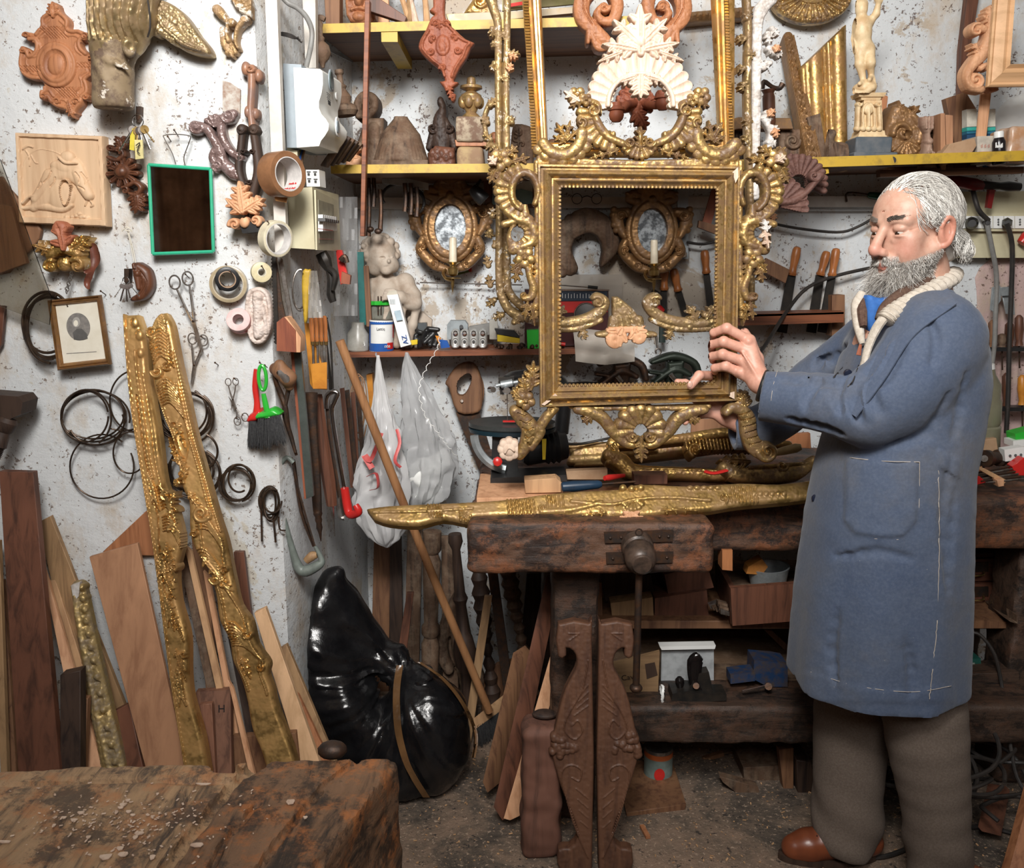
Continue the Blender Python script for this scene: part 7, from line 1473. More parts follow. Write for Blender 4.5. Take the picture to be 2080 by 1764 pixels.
for on in(0,1):
 m=Mir(r,1298,on)
 cshell(m,1140,268,5,150,42,66,8,3);m.so(1180,250,13,1,1,-1,.33,7,6);m.so(1108,298,10,1,3,1,.33,6,6)
 m.sk([(1206,228),(1216,256),(1236,280),(1262,292),(1278,300)],[7,9,9,8,7],7,6);m.fan(1250,232,90,190,40,80,8,7,3);m.so(1204,226,16,1.3,5,1,.3,8,6);m.so(1278,290,13,1.3,3,-1,.3,8,7)
 for x,y,x2,y2,w in((1150,284,1130,250,15),(1150,284,1158,246,14),(1152,286,1176,262,12),(1148,290,1124,276,11)):m.leaf(x,y,x2,y2,w,2,5,4)
 flower(m,1172,196,18);flower(m,1190,204,13);m.leaf(1180,206,1156,218,12,2,5,3);m.sk([(1190,206),(1210,212),(1222,230)],[7,8,5],5,3)
 for k in range(3):m.leaf(1256-k*14,304+k*5,1230-k*16,316+k*3,10,2,4,4)
r.fan(1298,286,20,160,6,40,8,6,5);r.leaf(1300,306,1300,256,17,3,7,6);r.cut([(1222,240),(1240,262),(1270,275),(1288,258),(1312,258),(1330,275),(1358,262),(1378,240),(1376,180),(1222,180)]);r.noise(.6,6,3);t.part('crest_carving',r.mesh(Y=YH,th=14),M_gold)
r=RL(1185,8,1420,236,1.2);r.fan(1300,212,-188,8,62,120,17,9,2,prof='cup',r1b=108,k=1.08);r.sk(arc(1300,214,66,62,-182,2,13),5,6,8)
for x,y,x2,y2,w,n in((1300,110,1299,14,36,3),(1296,92,1246,44,26,3),(1304,92,1352,42,26,3),(1290,104,1224,92,24,3),(1310,104,1376,90,24,3),(1260,110,1214,128,16,2),(1340,110,1386,126,16,2),(1300,154,1300,200,26,3),(1290,158,1256,170,16,2),(1310,158,1344,168,16,2)):r.leaf(x,y,x2,y2,w,n,7,7)
r.ell(1272,78,17,12,7,6,rot=-.3);r.ell(1328,78,17,12,7,6,rot=.3);r.ell(1300,88,10,12,7,10);t.part('shell_crest',r.mesh(Y=YH+.01,th=12),M_pale)
r=RL(1140,176,1180,216,1.2);r.leaf(1176,206,1146,186,15,2,5,3);t.part('new_leaf',r.mesh(Y=YH-.006,th=8),M_pale)
for on,nm in((0,'side_carving'),(1,'side_carving')):
 r=RL(975,290,1102,680,1.2)if not on else RL(1494,290,1624,680,1.2);m=Mir(r,1297,on)
 flower(m,1016,326,22);m.leaf(1022,320,1000,300,14,2,5,3);m.leaf(1030,316,1050,298,15,2,5,3);m.leaf(1010,340,994,372,15,3,5,3);m.leaf(1040,330,1075,320,16,2,5,3);m.leaf(1016,350,1008,392,14,3,5,2)
 m.sk(arc(1066,390,27,38,-250,40,10),[6,8,9,9,8,6],9,5);m.fan(1066,390,80,262,26,64,10,8,3,r1b=56);m.so(1074,356,12,1,3,1,.33,7,6)
 m.sk([(1030,430),(1052,446),(1074,452),(1084,470),(1080,492),(1060,502)],[9,10,10,9,9,8],7,4);m.fan(1052,474,-90,120,16,44,8,7,3);m.sk([(1024,456),(1044,450),(1052,444)],[8,9,7],7,3);m.sk([(1040,498),(1036,480),(1044,456)],[10,7,6],6,2);m.ell(1052,504,19,12,7,3)
 m.cut((1067,392,15,24));m.cut((1049,476,11,15));flower(m,1066,524,20,6,5);
 for x,y,x2,y2,w in((1058,532,1038,548,14),(1052,545,1046,574,14),(1080,536,1078,560,12),(1072,615,1066,650,14),(1080,618,1086,662,13)):m.leaf(x,y,x2,y2,w,2,6,3)
 m.sk([(1072,545),(1078,566),(1084,586),(1078,604),(1062,606)],[6,8,9,8,6],7,3);m.so(1064,600,9,1,1,1,.33,6,5);m.sk([(1090,330),(1092,480),(1088,640)],6,4,1);r.noise(.6,6,4);t.part(nm,r.mesh(Y=YH,th=14),M_gold)
for(a,b,w)in(((1006,334),(994,318),12),((1578,328),(1594,316),12),((1556,470),(1552,446),12),((1552,470),(1560,506),12)):
 r=RL(min(a[0],b[0])-16,min(a[1],b[1])-16,max(a[0],b[0])+16,max(a[1],b[1])+16,1.2);r.leaf(*a,*b,w,2,5,3);t.part('new_leaf',r.mesh(Y=YH-.022,th=8),M_pale if b[0]!=1552 else M_gesso)
r=RL(1020,725,1150,945,1.2);
for x,y,x2,y2,w in((1078,790,1084,736,22),(1070,800,1062,764,17),(1062,810,1042,790,16)):r.leaf(x,y,x2,y2,w,3,6,3)
flower(r,1068,814,18,6,5);r.sk([(1046,836),(1062,852),(1076,872),(1070,900),(1056,924)],[12,16,18,15,10],8,3);[r.sk([(1052+k*5,838+k*15),(1066+k*2,844+k*15),(1080+k*1,836+k*16)],2,3,groove=True)for k in range(6)]
r.sk([(1128,830),(1112,846),(1098,868),(1098,880),(1080,908)],[8,10,10,9,8],7,3);r.so(1120,830,13,1,4,1,.33,6,4);r.noise(.6,6,6);t.part('corner_foot',r.mesh(Y=YH,th=14),M_gold)
r=RL(1460,780,1590,950,1.2);r.leaf(1510,830,1506,794,20,3,6,3);r.sk([(1474,838),(1486,828),(1504,832),(1518,850),(1520,880),(1532,906),(1556,920)],[8,11,13,16,17,18,20],9,3);r.so(1556,914,23,1.4,3,-1,.3,9,7)
[r.sk([(1500+k*4,842+k*12),(1514+k*4,838+k*12),(1530+k*3,832+k*13)],2,3.5,groove=True)for k in range(6)];r.noise(.6,6,7);t.part('corner_foot',r.mesh(Y=YH,th=14),M_goldh)
r=RL(1155,815,1445,945,1.2)
for on in(0,1):
 m=Mir(r,1301,on);m.sk([(1172,832),(1196,836),(1224,850),(1244,876),(1268,898),(1284,904)],[9,12,13,12,10,8],8,3);m.leaf(1200,844,1184,858,14,2,5,4);m.so(1284,886,13,1.1,3,-1,.33,7,6);m.sk([(1180,828),(1240,830)],5,4,2)
r.fan(1301,872,-205,25,14,52,9,9,3);r.leaf(1302,892,1302,938,18,3,7,4);r.cut(ell=(1301,875,15,9));r.sk([(1160,826),(1300,830),(1440,826)],5,3,1);r.noise(.6,6,8);t.part('bottom_carving',r.mesh(Y=YH,th=14),M_gold)
r=RL(1008,880,1056,945,1.1)
for k in range(8):a=k*.785;r.ell(1034+14*math.cos(a),913+14*math.sin(a),10,10,5,3)
r.ell(1034,913,14,14,6,5);r.sk([(1026,918),(1034,908),(1044,914)],2,4,9);r.cut([(1053,870),(1080,870),(1080,950),(1053,950)]);t.part('new_rosette',r.mesh(Y=YH-.01,th=14),M_pale);t.end()
t=T('reeded_gold_picture_frame','bright gold reeded rectangular frame hanging behind the white shell crest','picture frame');O4=[(1050,-150),(1490,-150),(1489,320),(1084,320)];I4=[(1094,-110),(1440,-110),(1459,291),(1113,289)]
rails(t,O4,I4,2.44,[(0,-.012),(0,.014),(.1,.02),(.3,.024),(.38,.010),(.46,.012),(.56,.026),(.68,.026),(.76,.012),(.84,.012),(.92,.016),(1,.006),(1,-.01)],gold('reeded_bright_gold',(.72,.46,.15),(.25,.11,.05),.76,.6,.28,.92,26),('top_rail','side_rail','bottom_rail','side_rail'),8)
md=MD()
for i in range(58):y=-40+i*6;x=1066+(y+40)*.056;TB([(x-5,y,2.415),(x+5,y,2.412)],.0028,5,md=md)
t.part('reeding',md,M_goldb);md=MD()
for i in range(58):y=-40+i*6;x=1474+(y+40)*.036;TB([(x-4,y,2.415),(x+4,y,2.412)],.0028,5,md=md)
t.part('reeding',md,M_goldb);t.end()
t=T('rococo_branch_frame','tall branching rococo frame half gilded and half white gesso, behind the held frame','picture frame')
def sprigs(r,pts,seed,h=5):
 rr=random.Random(seed)
 for(x,y)in pts:a=rr.uniform(0,6.3);L_=rr.uniform(14,22);r.leaf(x,y,x+L_*math.cos(a),y+L_*math.sin(a),11,2,h,4);r.ell(x,y,6,6,h,5)
r=RL(970,-30,1060,690,1.4)
r.sk([(990,-20),(1004,20),(1012,60),(1012,200),(1014,400),(1014,560),(1022,610),(1048,640),(1100,656)],[11,9,8,7,7,8,9,10,10],7,2);r.sk([(1030,-20),(1030,60),(1028,200),(1030,400),(1030,560),(1036,596),(1060,622),(1100,640)],[8,7,7,8,8,8,9,9],6,2)
sprigs(r,[(1000,60),(1024,70),(1010,95),(1036,110),(1004,130),(1018,160),(996,215),(990,250),(996,285),(1004,300),(1040,250),(1000,440),(996,470),(1004,500),(992,540),(996,580),(1004,610),(1020,640),(1044,655)],3);r.sk([(994,210),(984,240),(990,280),(1006,300)],5,5,1);r.noise(1.1,5,9)
t.part('left_branch',r.mesh(Y=2.40,th=16),M_goldw)
r=RL(1030,590,1480,705,1.4)
for on in(0,1):
 m=Mir(r,1272,on);m.sk([(1050,640),(1110,656),(1170,654),(1210,640),(1228,616),(1214,602),(1204,606)],[9,10,11,12,11,8,5],7,2);m.sk([(1100,668),(1170,668),(1220,650)],[6,7,6],5,2);m.so(1214,614,15,1.1,4,1,.33,7,4);m.leaf(1180,672,1190,690,12,2,5,3);m.leaf(1130,650,1146,622,16,2,5,5);m.leaf(1112,648,1096,622,14,2,5,5);m.sk([(1246,650),(1240,676),(1214,680)],[9,9,5],6,3)
for k in range(5):r.sk([(1252+k*12,664),(1250+k*8,634),(1246+k*2,606)],[6,7,3],5,3)
sprigs(r,[(1070,650),(1400,664),(1450,668),(1430,640)],5);r.noise(1.1,5,2);t.part('lower_crosspiece',r.mesh(Y=2.41,th=16),M_goldw)
r=RL(1225,660,1325,706,1.4);r.leaf(1262,668,1244,698,26,2,5,2,0,.7);r.leaf(1290,668,1300,690,22,2,5,2,0,.7);r.poly([(1236,664),(1312,662),(1300,676),(1250,678)],4,4);t.part('new_wood_leaf',r.mesh(Y=2.40,th=14),M_peach)
r=RL(1500,-30,1560,690,1.4);r.sk([(1516,-20),(1520,60),(1518,200),(1524,400),(1526,620)],7,6,2);sprigs(r,[(1516,40),(1512,80),(1518,112),(1510,140),(1514,170),(1520,240),(1516,290),(1520,600)],6);r.noise(1,5,5);t.part('right_branch',r.mesh(Y=2.40,th=16),M_goldw)
r=RL(1524,-30,1610,420,1.4);r.sk([(1566,0),(1546,20),(1538,60),(1536,200),(1534,330),(1534,400)],[12,14,10,9,9,8],6,2);sprigs(r,[(1558,70),(1566,60),(1560,100),(1572,110),(1550,140),(1562,130),(1556,230),(1566,260),(1560,290),(1574,310)],8);r.sk([(1550,240),(1566,270),(1558,306)],6,6,1);r.noise(1.6,4,5);t.part('gesso_branch',r.mesh(Y=2.40,th=16),M_gesso)
for(a,b)in(((1034,112),(1052,118)),((1034,146),(1038,128)),((1560,236),(1572,222)),((1572,262),(1578,280)),((1566,434),(1572,448)),((1574,106),(1580,92))):
 r=RL(min(a[0],b[0])-14,min(a[1],b[1])-14,max(a[0],b[0])+14,max(a[1],b[1])+14,1.2);r.leaf(*a,*b,10,2,5,3);t.part('new_wood_leaf',r.mesh(Y=2.385,th=14),M_peach)
t.end()
def d3(r):
 top=[(745,1036),(790,1030),(870,1026),(960,1022),(1040,1016),(1110,1006),(1180,1000),(1260,996),(1300,986),(1400,990),(1500,984),(1580,986),(1656,976)];bot=[(1656,1014),(1590,1022),(1500,1030),(1440,1040),(1380,1044),(1300,1052),(1200,1050),(1120,1052),(1030,1052),(960,1056),(950,1066),(900,1058),(850,1070),(790,1066),(760,1056)]
 r.poly(smooth(top,3)+smooth(bot,3),8,9)
 for a,b,y0,y1,n in((1030,1090,1020,1050,8),(1110,1150,1012,1046,5),(1480,1540,994,1024,8),(870,900,1030,1054,5)):[r.sk([(a+(b-a)*i/n,y0),(a+(b-a)*i/n+4,y1)],2.4,3.5,7,sm=2)for i in range(n)]
 r.sk([(760,1046),(860,1044),(960,1038)],3,4,7);r.sk([(1160,1024),(1240,1030),(1290,1020),(1360,1016),(1440,1022)],4,5,7);r.sk([(1100,1044),(1160,1040),(1220,1026)],6,6,6);r.so(1104,1038,11,1.2,2,1,.3,6,6);r.so(1468,1018,11,1.2,1,-1,.3,6,6)
 [r.ell(1264+18*k,996+2*(k%2),8,7,7,7)for k in range(3)];r.fan(1285,1018,20,160,6,26,6,5,7);r.leaf(935,1046,956,1062,14,2,5,6);r.leaf(1230,1046,1180,1052,10,2,5,6);r.leaf(1340,1040,1416,1042,10,3,5,5);r.leaf(1240,1040,1250,1068,14,2,5,2)
 [r.ell(1400+14*k,996,7,5,5,7)for k in range(5)];[r.ell(1530+12*k,1008,6,6,5,7)for k in range(6)]
pl=(P(1250,1052,2.125),(0,-.72,.70));t=T('gilded_fragment','very long gilded carved frame fragment lying along the front of the workbench','frame fragment')
cv('carving',None,None,(738,970,1662,1080),d3,gold('long_fragment_gilding',(.52,.33,.11),(.20,.11,.055),None,.55,.36,.8,20),2.1,16,1.4,part=t,plane=pl,nz=.45)
def f(r):[r.leaf(1282,1044,1282+dx,1066+dy,14,2,4,3)for dx,dy in((-24,-2),(0,4),(24,-2))]
cv('new_wood_leaf',None,None,(1248,1036,1320,1074),f,M_peach,2.08,8,part=t,plane=(P(1282,1050,2.112),(0,-.72,.70)));t.end()
lo,hi=(P(995,965,2.4)[0]-.02,2.20,.869),(.16,2.42,.892)
pk('wood_board','pinkish sawdust-covered board under the machine on the workbench','board',[PZ_ for PZ_ in[]]or[(968,1023,2.19),(1160,1018,2.19),(1160,1010,2.19),(968,1012,2.19)],M_peach,.26)
pk('wood_block','squared light wood block on the workbench in front of the machine','block',[(1065,976),(1130,972),(1140,980),(1140,1001),(1067,1003)],M_light,.05,Y=2.22)
t=T('chisel','chisel with a fat blue-black handle lying on the workbench','chisel');t.part('handle',LT((1140,990,2.19),(1222,984,2.20),[(0,8),(.03,11),(.3,12),(.7,10),(.92,9),(1,6)],18),pn('blue_black_handle',(.012,.035,.07),.35));t.part('blade',TB([(1220,984,2.2),(1290,979,2.22)],.005,6,flat=.6),M_iron);t.end()
pk('wood_block','small dark red-brown block near the chisel blade','block',[(1288,966),(1356,965),(1356,984),(1288,985)],M_mahog,.05,Y=2.30);pk('cardboard_piece','bent brown cardboard behind the light wood block','cardboard',[(1150,958),(1234,954),(1234,975),(1152,975)],M_card,.03,Y=2.40)
one('red_marker','red plastic tube lying beside the cardboard on the workbench','tube',LT((1228,972,2.32),(1268,966,2.36),[(0,5),(.2,7),(1,4)],12),M_redp);one('red_tape','crumpled red plastic strip under the gilded frame pieces','plastic strip',TB([(1432,958,2.38),(1450,962,2.37),(1476,956,2.38)],.011,6,flat=.4),M_redp)
def piece(name,label,box,fn,Y,mt=None,th=26,tilt=.5):cv(name,label,'frame fragment',box,fn,mt or M_goldb,Y,th,1.5,plane=(P((box[0]+box[2])/2,box[3]-10,Y),(0,-1,tilt)))
def f(r):r.poly([(1152,900),(1300,896),(1420,900),(1480,890),(1500,912),(1400,926),(1240,944),(1168,946)],6,8);r.sk([(1160,935),(1240,930),(1330,918)],[8,8,6],6,5);r.sk([(1156,910),(1300,902),(1480,898)],4,4,6)
piece('gilded_fragment','pale gold curved moulding piece lying furthest back on the workbench',(1146,884,1506,950),f,2.62,gold('raw_back_gilding',(.50,.34,.14),(.36,.17,.08),None,.8,.4,.6,8))
def f(r):
 r.sk([(1236,926),(1262,940),(1290,960),(1380,962),(1480,966),(1500,950)],[14,18,16,12,12,10],10,3);r.fan(1262,930,150,250,8,34,6,6,5);r.sk([(1300,955),(1400,958),(1480,962)],4,5,9);[r.ell(1300+k*13,966,5,5,5,6)for k in range(14)]
piece('gilded_fragment','gilded cornice fragment with a shell end, centre of the pile on the workbench',(1215,890,1515,985),f,2.44,MATS['reeded_bright_gold'])
def f(r):r.sk([(1320,900),(1400,890),(1480,880),(1540,900),(1600,905)],[8,10,10,12,8],8,3);[r.sk([(1250+k*9,888),(1262+k*9,906)],3,5,3)for k in range(8)];r.sk([(1245,900),(1330,898)],12,5,1);[r.sk([(1390+k*7,896),(1394+k*7,916)],2.5,3,8)for k in range(22)];r.so(1410,916,16,1.2,2,1,.3,8,6)
piece('gilded_fragment','ribbed gilded fragment lying across the pile behind the frame foot',(1234,866,1612,936),f,2.50)
def f(r):r.sk([(1470,950),(1500,964),(1560,966),(1620,958),(1650,936)],[12,14,16,16,10],9,3);r.so(1585,950,13,1.2,0,1,.3,7,8);r.leaf(1520,940,1460,936,18,3,6,6);r.leaf(1500,950,1480,972,16,2,6,5);r.sk([(1520,952),(1640,944)],4,4,9)
piece('gilded_fragment','dark curved gilded fragment with a knob, right end of the pile',(1448,914,1662,986),f,2.40,M_goldh)
pk('plywood_off_cut','pale square plywood off-cut standing behind the frame at the back of the bench','off-cut',[(1405,853),(1480,850),(1502,900),(1402,905)],M_ply,.01,Y=2.80);pk('wood_board','orange-brown box side behind the pile at the right','board',[(1545,886),(1646,880),(1648,912),(1545,905)],M_terra,.02,Y=2.78)
t=T('chisel','chisel with a pale wooden handle pointing out of the gilded pile','chisel');t.part('handle',LT((1576,920,2.42),(1628,908,2.40),[(0,7),(.3,9),(.8,10),(1,6)],14),pn('pale_beech',(.52,.40,.20),.4));t.end()
t=T('scroll_saw','small black bench scroll saw with round tilting table and red knob','power tool');m=mpp(2.45)
t.part('table',MD().lt_(P(1040,868,2.48),A(P(1040,868,2.48))+A([0,0,.016]),[(0,88*m),(.3,92*m),(1,92*m)],36,ry=.75),pn('saw_table_steel',(.10,.11,.11),.35,.6));t.part('table_rim',MD().lt_(A(P(1040,876,2.48)),A(P(1040,868,2.48)),[(0,90*m),(1,93*m)],36,ry=.75),pn('navy_rim',(.012,.035,.05),.35))
t.part('insert',MD().box(A(P(1036,856,2.44)),(.04,.012,.004)),M_redp);t.part('quadrant',MD().torus(P(1040,880,2.40),78*m,.013,(0,1,0),24,6,a0=math.radians(100),a1=math.radians(176),ry=1.0,rx=1),M_galv)
t.part('knob',LT((1010,938,2.37),(1011,938,2.34),[(0,8),(.2,11),(.9,10),(1,6)],8),M_redp);t.part('motor',LT((1060,915,2.50),(1150,905,2.52),[(0,26),(.1,34)]+[(.5+.06*i,36 if i%2 else 31)for i in range(7)]+[(1,28)],24),M_black)
t.part('yellow_tag',PR([(1101,892),(1110,892),(1108,934),(1102,934)],2.44,.004),M_yelp);t.part('column',PR([(1000,880),(1052,880),(1052,965),(998,968)],2.42,.08),M_black);t.part('base',PR([(996,972),(1150,965),(1152,978),(1050,985),(1024,998),(996,996)],2.34,.10),M_black)
t.part('arm',TB([(1140,880,2.58),(1145,800,2.58),(1120,766,2.57),(1050,764,2.52),(1030,775,2.46)],[.022,.022,.02,.016,.018],10),M_black);t.part('blade_holder',PR([(1012,768),(1044,766),(1046,800),(1016,802)],2.44,.03),M_blackm)
t.part('blade',TB([(1030,800,2.44),(1031,858,2.44)],.0012,5),M_steel);t.part('clamp_screw',LT((1008,784,2.43),(1052,776,2.43),[(0,4),(.2,4),(.22,8),(.75,8),(.8,4),(1,4)],12),M_galv);t.part('steel_knob',LT((996,792,2.44),(1002,792,2.40),[(0,7),(1,6)],12),M_chrome);t.part('steel_knob',LT((1028,794,2.42),(1030,794,2.39),[(0,8),(1,7)],12),M_chrome);t.end()
one('cable','black power cable of the scroll saw crossing behind the frame','cable',TB([(1148,902,2.55),(1180,902,2.6),(1240,890,2.62),(1270,884,2.7)],.004,8),M_rubber)
md=MD();rr=random.Random(2)
for k in range(500):x=rr.uniform(975,1140);y=rr.gauss(1004,8);md.box(P(x,min(1014,max(990,y)),2.22+(1014-min(1014,y))*.006),(.002*rr.random(),.002,.001),(0,0,rr.uniform(0,3)))
one('sawdust','sawdust and shavings on the pinkish board by the machine','sawdust',md,M_light,kind='stuff')
t=T('hand_saw','old hand saw with a brown wooden handle hanging under the low shelf','hand saw');r=RL(900,738,990,870,1.4);r.poly([(905,776),(930,742),(962,738),(978,770),(980,812),(972,838),(930,838),(912,790)],5,6,sm=3);r.cut([(930,775),(950,758),(958,770),(945,800),(930,800)],sm=3);t.part('handle',r.mesh(Y=2.93,th=12),M_oak);t.part('screw',LT((938,815,2.92),(938,815,2.91),[(0,4),(1,3)],10),M_steel);t.part('blade',PR([(926,838),(972,830),(1010,960),(985,985)],2.94,.003),M_iron);t.end()
coil('cable_loop','loop of yellowish cable behind the hand saw',[(960,795,22,42,-90,90),(955,800,20,40,-80,80)],.003,M_oak,2.95,None)
g=[[P(1162+i*10+j*1.5-(j*j*.08),672+j*7-abs(i-6)*1.2,2.78+.008*math.sin(i*.9+j*.4)+.006*math.sin(j*1.1))for i in range(13)]for j in range(11)];one('plastic_bag','crumpled cloudy plastic sheet hanging off the low shelf behind the frame','plastic bag',MD().sheet(g,th=.002),MATS['cloudy_polythene'])
for(x,y,s,lab)in((1262,760,1,'dark iron clamp cluster hanging on the wall inside the frame, left'),(1370,756,1,'dark green iron plane body hanging on the wall inside the frame, right')):
 t=T('iron_clamp',lab,'clamp');r=RL(x-60,y-45,x+62,y+50,1.5);r.sk([(x-45,y-20),(x,y-32),(x+40,y-18),(x+50,y+10)],[5,8,8,6],6,2);r.sk([(x-40,y+20),(x,y-5),(x+30,y+5)],[6,9,6],7,2);r.poly([(x-15,y-20),(x+20,y-24),(x+16,y+36),(x-18,y+36)],7,6);r.sk([(x-50,y),(x-10,y+6)],4,5,2);t.part('body',r.mesh(Y=2.92,th=20),M_iron if x<1300 else pn('green_black_iron',(.03,.04,.03),.5,.5));t.part('screw',TB([(x-8,y+4,2.88),(x+2,y+16,2.88)],.008,8),M_steel);t.end()
one('iron_plane','low dark iron plane lying on the far edge of the workbench inside the frame','hand plane',roughen(chunk(A(P(1140,800,2.88)),A(P(1220,775,2.99)),.004,.012,.004,3),.002),M_iron)
def bag(name,label,rows,Y,mt,amp,seed,parts=()):
 g=[];
 rows=A(smooth([A(r_,float)for r_ in rows],7))
 for j,(x,y,w,d)in enumerate(rows):
  row=[]
  for i in range(64):
   a=2*math.pi*i/64;rp=1+amp*(.10*math.sin(5*a+y*.012+seed)+.08*math.sin(11*a-y*.02+seed*2)+.05*math.sin(19*a+y*.05))*min(1,w/25)+amp*.25*vnoise(A([a*3+seed]),A([y*.05]),seed)[0]
   c=A(P(x,y,Y));m=mpp(Y);row.append(c+A([w*m*math.cos(a)*rp,d*m*math.sin(a)*rp,.004*math.sin(7*a+j)*min(1,w/40)]))
  g.append(row[::-1])
 t=T(name,label,'plastic bag');t.part('bag',MD().sheet(g,wrap=True),mt)
 for p in parts:t.part(*p)
 t.end()
M_bagw=pn('milky_plastic',(.80,.80,.80),.3,0,(.74,.74,.75),12,.3,Transmission_Weight=.35,Alpha=.93);M_bagc=pn('clear_grey_plastic',(.62,.63,.64),.22,0,(.56,.57,.58),12,.5,Transmission_Weight=.4,Alpha=.74)
mkp=lambda pts,Y:PR(pts,Y,.0008)
M_bagred=pn('red_bag_print',(.55,.06,.06),.4,0,(.62,.14,.13),20)
bag('carrier_bag','white carrier bag with red print hanging from the low shelf, left',[(768,722,3,3),(770,760,8,6),(774,810,16,10),(778,860,26,18),(778,910,38,24),(774,960,50,32),(770,1010,54,36),(774,1050,50,34),(780,1090,32,22),(786,1112,4,4)],2.62,M_bagw,1.0,1,[('red_print',TB([(775,880,2.555),(764,910,2.54),(752,935,2.535),(740,925,2.55),(756,952,2.53)],.009,6,flat=.15),M_bagred),('red_print',TB([(806,872,2.57),(812,900,2.56),(802,935,2.545),(814,950,2.55)],.005,6,flat=.2),M_bagred),('red_print',TB([(746,968,2.535),(764,962,2.525),(768,990,2.52),(752,996,2.525)],.008,6,flat=.15),M_bagred),('handle',TB([(768,728,2.62),(764,722,2.70),(764,718,2.78)],.003,6),M_bagw)])
bag('carrier_bag','clear grey plastic bag stuffed with white scraps, right of the printed one',[(826,716,3,3),(832,750,14,8),(846,800,30,14),(858,850,40,22),(868,900,50,30),(872,950,52,36),(866,990,48,36),(858,1020,38,28),(854,1042,6,6)],2.70,M_bagc,1.2,4,[('contents',roughen(Vol(P(820,1045,2.78),P(925,900,2.62),.005).ell(P(866,975,2.70),(.065,.04,.075),.02).ell(P(895,935,2.70),(.035,.03,.03),.02).mesh(),.012,34),M_white)])
t=T('thread','curly white thread trailing from the low shelf over the clear bag','thread');pts=smooth([(893,672,2.74),(890,705,2.74),(868,745,2.66),(852,790,2.63),(862,840,2.62),(890,880,2.62),(915,912,2.64),(945,950,2.7),(962,985,2.7),(960,1012,2.7)],12);pts=[(p[0]+2.5*math.sin(i*1.5),p[1]+2*math.cos(i*1.5),p[2])for i,p in enumerate(pts)];t.part('thread',TB(pts,.0012,4,sm=0),M_white);t.end()
v=Vol(P(590,1500,2.75),P(1000,1130,1.95),.006);v=Vol((-.60,2.05,.02),(-.02,2.62,.92),.0065)
def s_(x,y,Y):return A(P(x,y,Y))
v.ell(s_(860,1490,2.32),(.135,.14,.185),.03);v.ell(s_(800,1560,2.30),(.09,.11,.10),.05);v.chain([s_(835,1370,2.36),s_(800,1350,2.38)],[.03,.05],.05)
v.chain([s_(790,1330,2.4),s_(720,1300,2.42),s_(680,1240,2.42),s_(688,1170,2.42)],[.04,.075,.08,.02],.05);v.chain([s_(640,1250,2.34),s_(650,1330,2.34),s_(690,1420,2.33),s_(740,1500,2.32)],[.03,.07,.09,.10],.06);v.cap(s_(620,1240,2.36),s_(690,1160,2.40),.02,.015,.06)
x,y,z=np.meshgrid(*v.ax,indexing='ij');K=s_(828,1365,2.36);an=np.arctan2(z-K[2],x-K[0]);rd=np.hypot(x-K[0],z-K[2])
v.D+=((.009*vnoise(an*5+rd*2,rd*4,4)+.006*vnoise(an*11,rd*5,7))*np.clip(rd/.1,0,1)*2+.022*vnoise(x*11+z*6+y*5,z*8-x*4,8)+.008*vnoise(x*30+z*9,z*22+y*9,2)).astype(np.float32)
v.plane((-.572,2.2,0),(-1,.1,0));t=T('bin_bag','big glossy black bin bag bound with brown tape, slumped in the corner','bin bag');md=v.mesh();BV=md.V();t.part('bag',md,pn('glossy_black_polythene',(.006,.006,.007),.22,0,(.010,.010,.011),22,.8,(.4,.6),Specular_IOR_Level=.6))
def drape(pts,w,name,mt):
 """strip laid on the bag's surface"""
 g=[]
 for q in smooth(pts,8):
  a=math.atan2(0,1);row=[]
  for s in(-1,-.3,.3,1):
   px=q[0]+s*w;d=A(_ray(px,q[1]));d/=np.linalg.norm(d);rel=BV-A([0,0,CH]);tt=rel@d;off=np.linalg.norm(rel-tt[:,None]*d,axis=1);c=off<.012;tm=tt[c].min()if c.any()else np.nan;row.append((px,q[1],tm,d))
  g.append(row)
 ts=np.array([[r_[2]for r_ in row]for row in g]);ts=np.where(np.isnan(ts),np.nanmean(ts),ts)
 G=[[A([0,0,CH])+r_[3]*(ts[j][i]-.006)for i,r_ in enumerate(row)]for j,row in enumerate(g)];t.part(name,MD().sheet(G,th=.001),mt)
M_btape=pn('glossy_brown_tape',(.16,.085,.035),.2,0,(.12,.06,.025),14,.3)
drape([(812,1352),(806,1400),(806,1450),(812,1500),(830,1560),(866,1620)],7,'tape',M_btape);drape([(852,1346),(900,1380),(940,1430),(966,1490),(962,1540)],4,'tape',M_btape);t.end()
t=T('broom','broom with a long wooden handle leaning across the corner','broom');t.part('handle',TB([(690,692,2.36),(840,1075,2.42),(994,1446,2.52)],.0125,12,sm=8),wood('broom_handle_wood',(.36,.18,.08),(.22,.10,.045),'z',.45,.6))
t.part('head',PR([(962,1460,2.50),(1008,1424,2.60),(1020,1432,2.60),(1018,1444,2.60),(968,1480,2.50),(960,1470,2.50)],off=(.03,.05,0)),M_light);md=MD();rr=random.Random(4)
for k in range(500):u=rr.random();v2=rr.random();a=A(P(968+50*u,1476-34*u,2.50+.1*u))+A([.03*v2,.05*v2,0]);md.tube([a,a+A([rr.uniform(-.012,.012),rr.uniform(-.012,.012),-.075])],[.0011,.0006],3)
t.part('bristles',md,M_bristle,kind='stuff');t.end()
def post(label,a,b,prof,Y,mat,name='turned_baluster',n=20):one(name,label,'baluster',LT((a[0],a[1],Y),(b[0],b[1],Y-.0),prof,n),mat)
def fl(Y):return 882+F*math.tan(math.atan(CH/Y)-PIT)
post('pale dusty turned table leg standing behind the broom handle',(878,1080),(872,fl(2.75)),[(0,20),(.1,20),(.12,14),(.16,20),(.5,15),(.52,20),(.56,20),(.58,14),(.62,20),(.9,17),(.93,10),(1,12)],2.75,M_dusty)
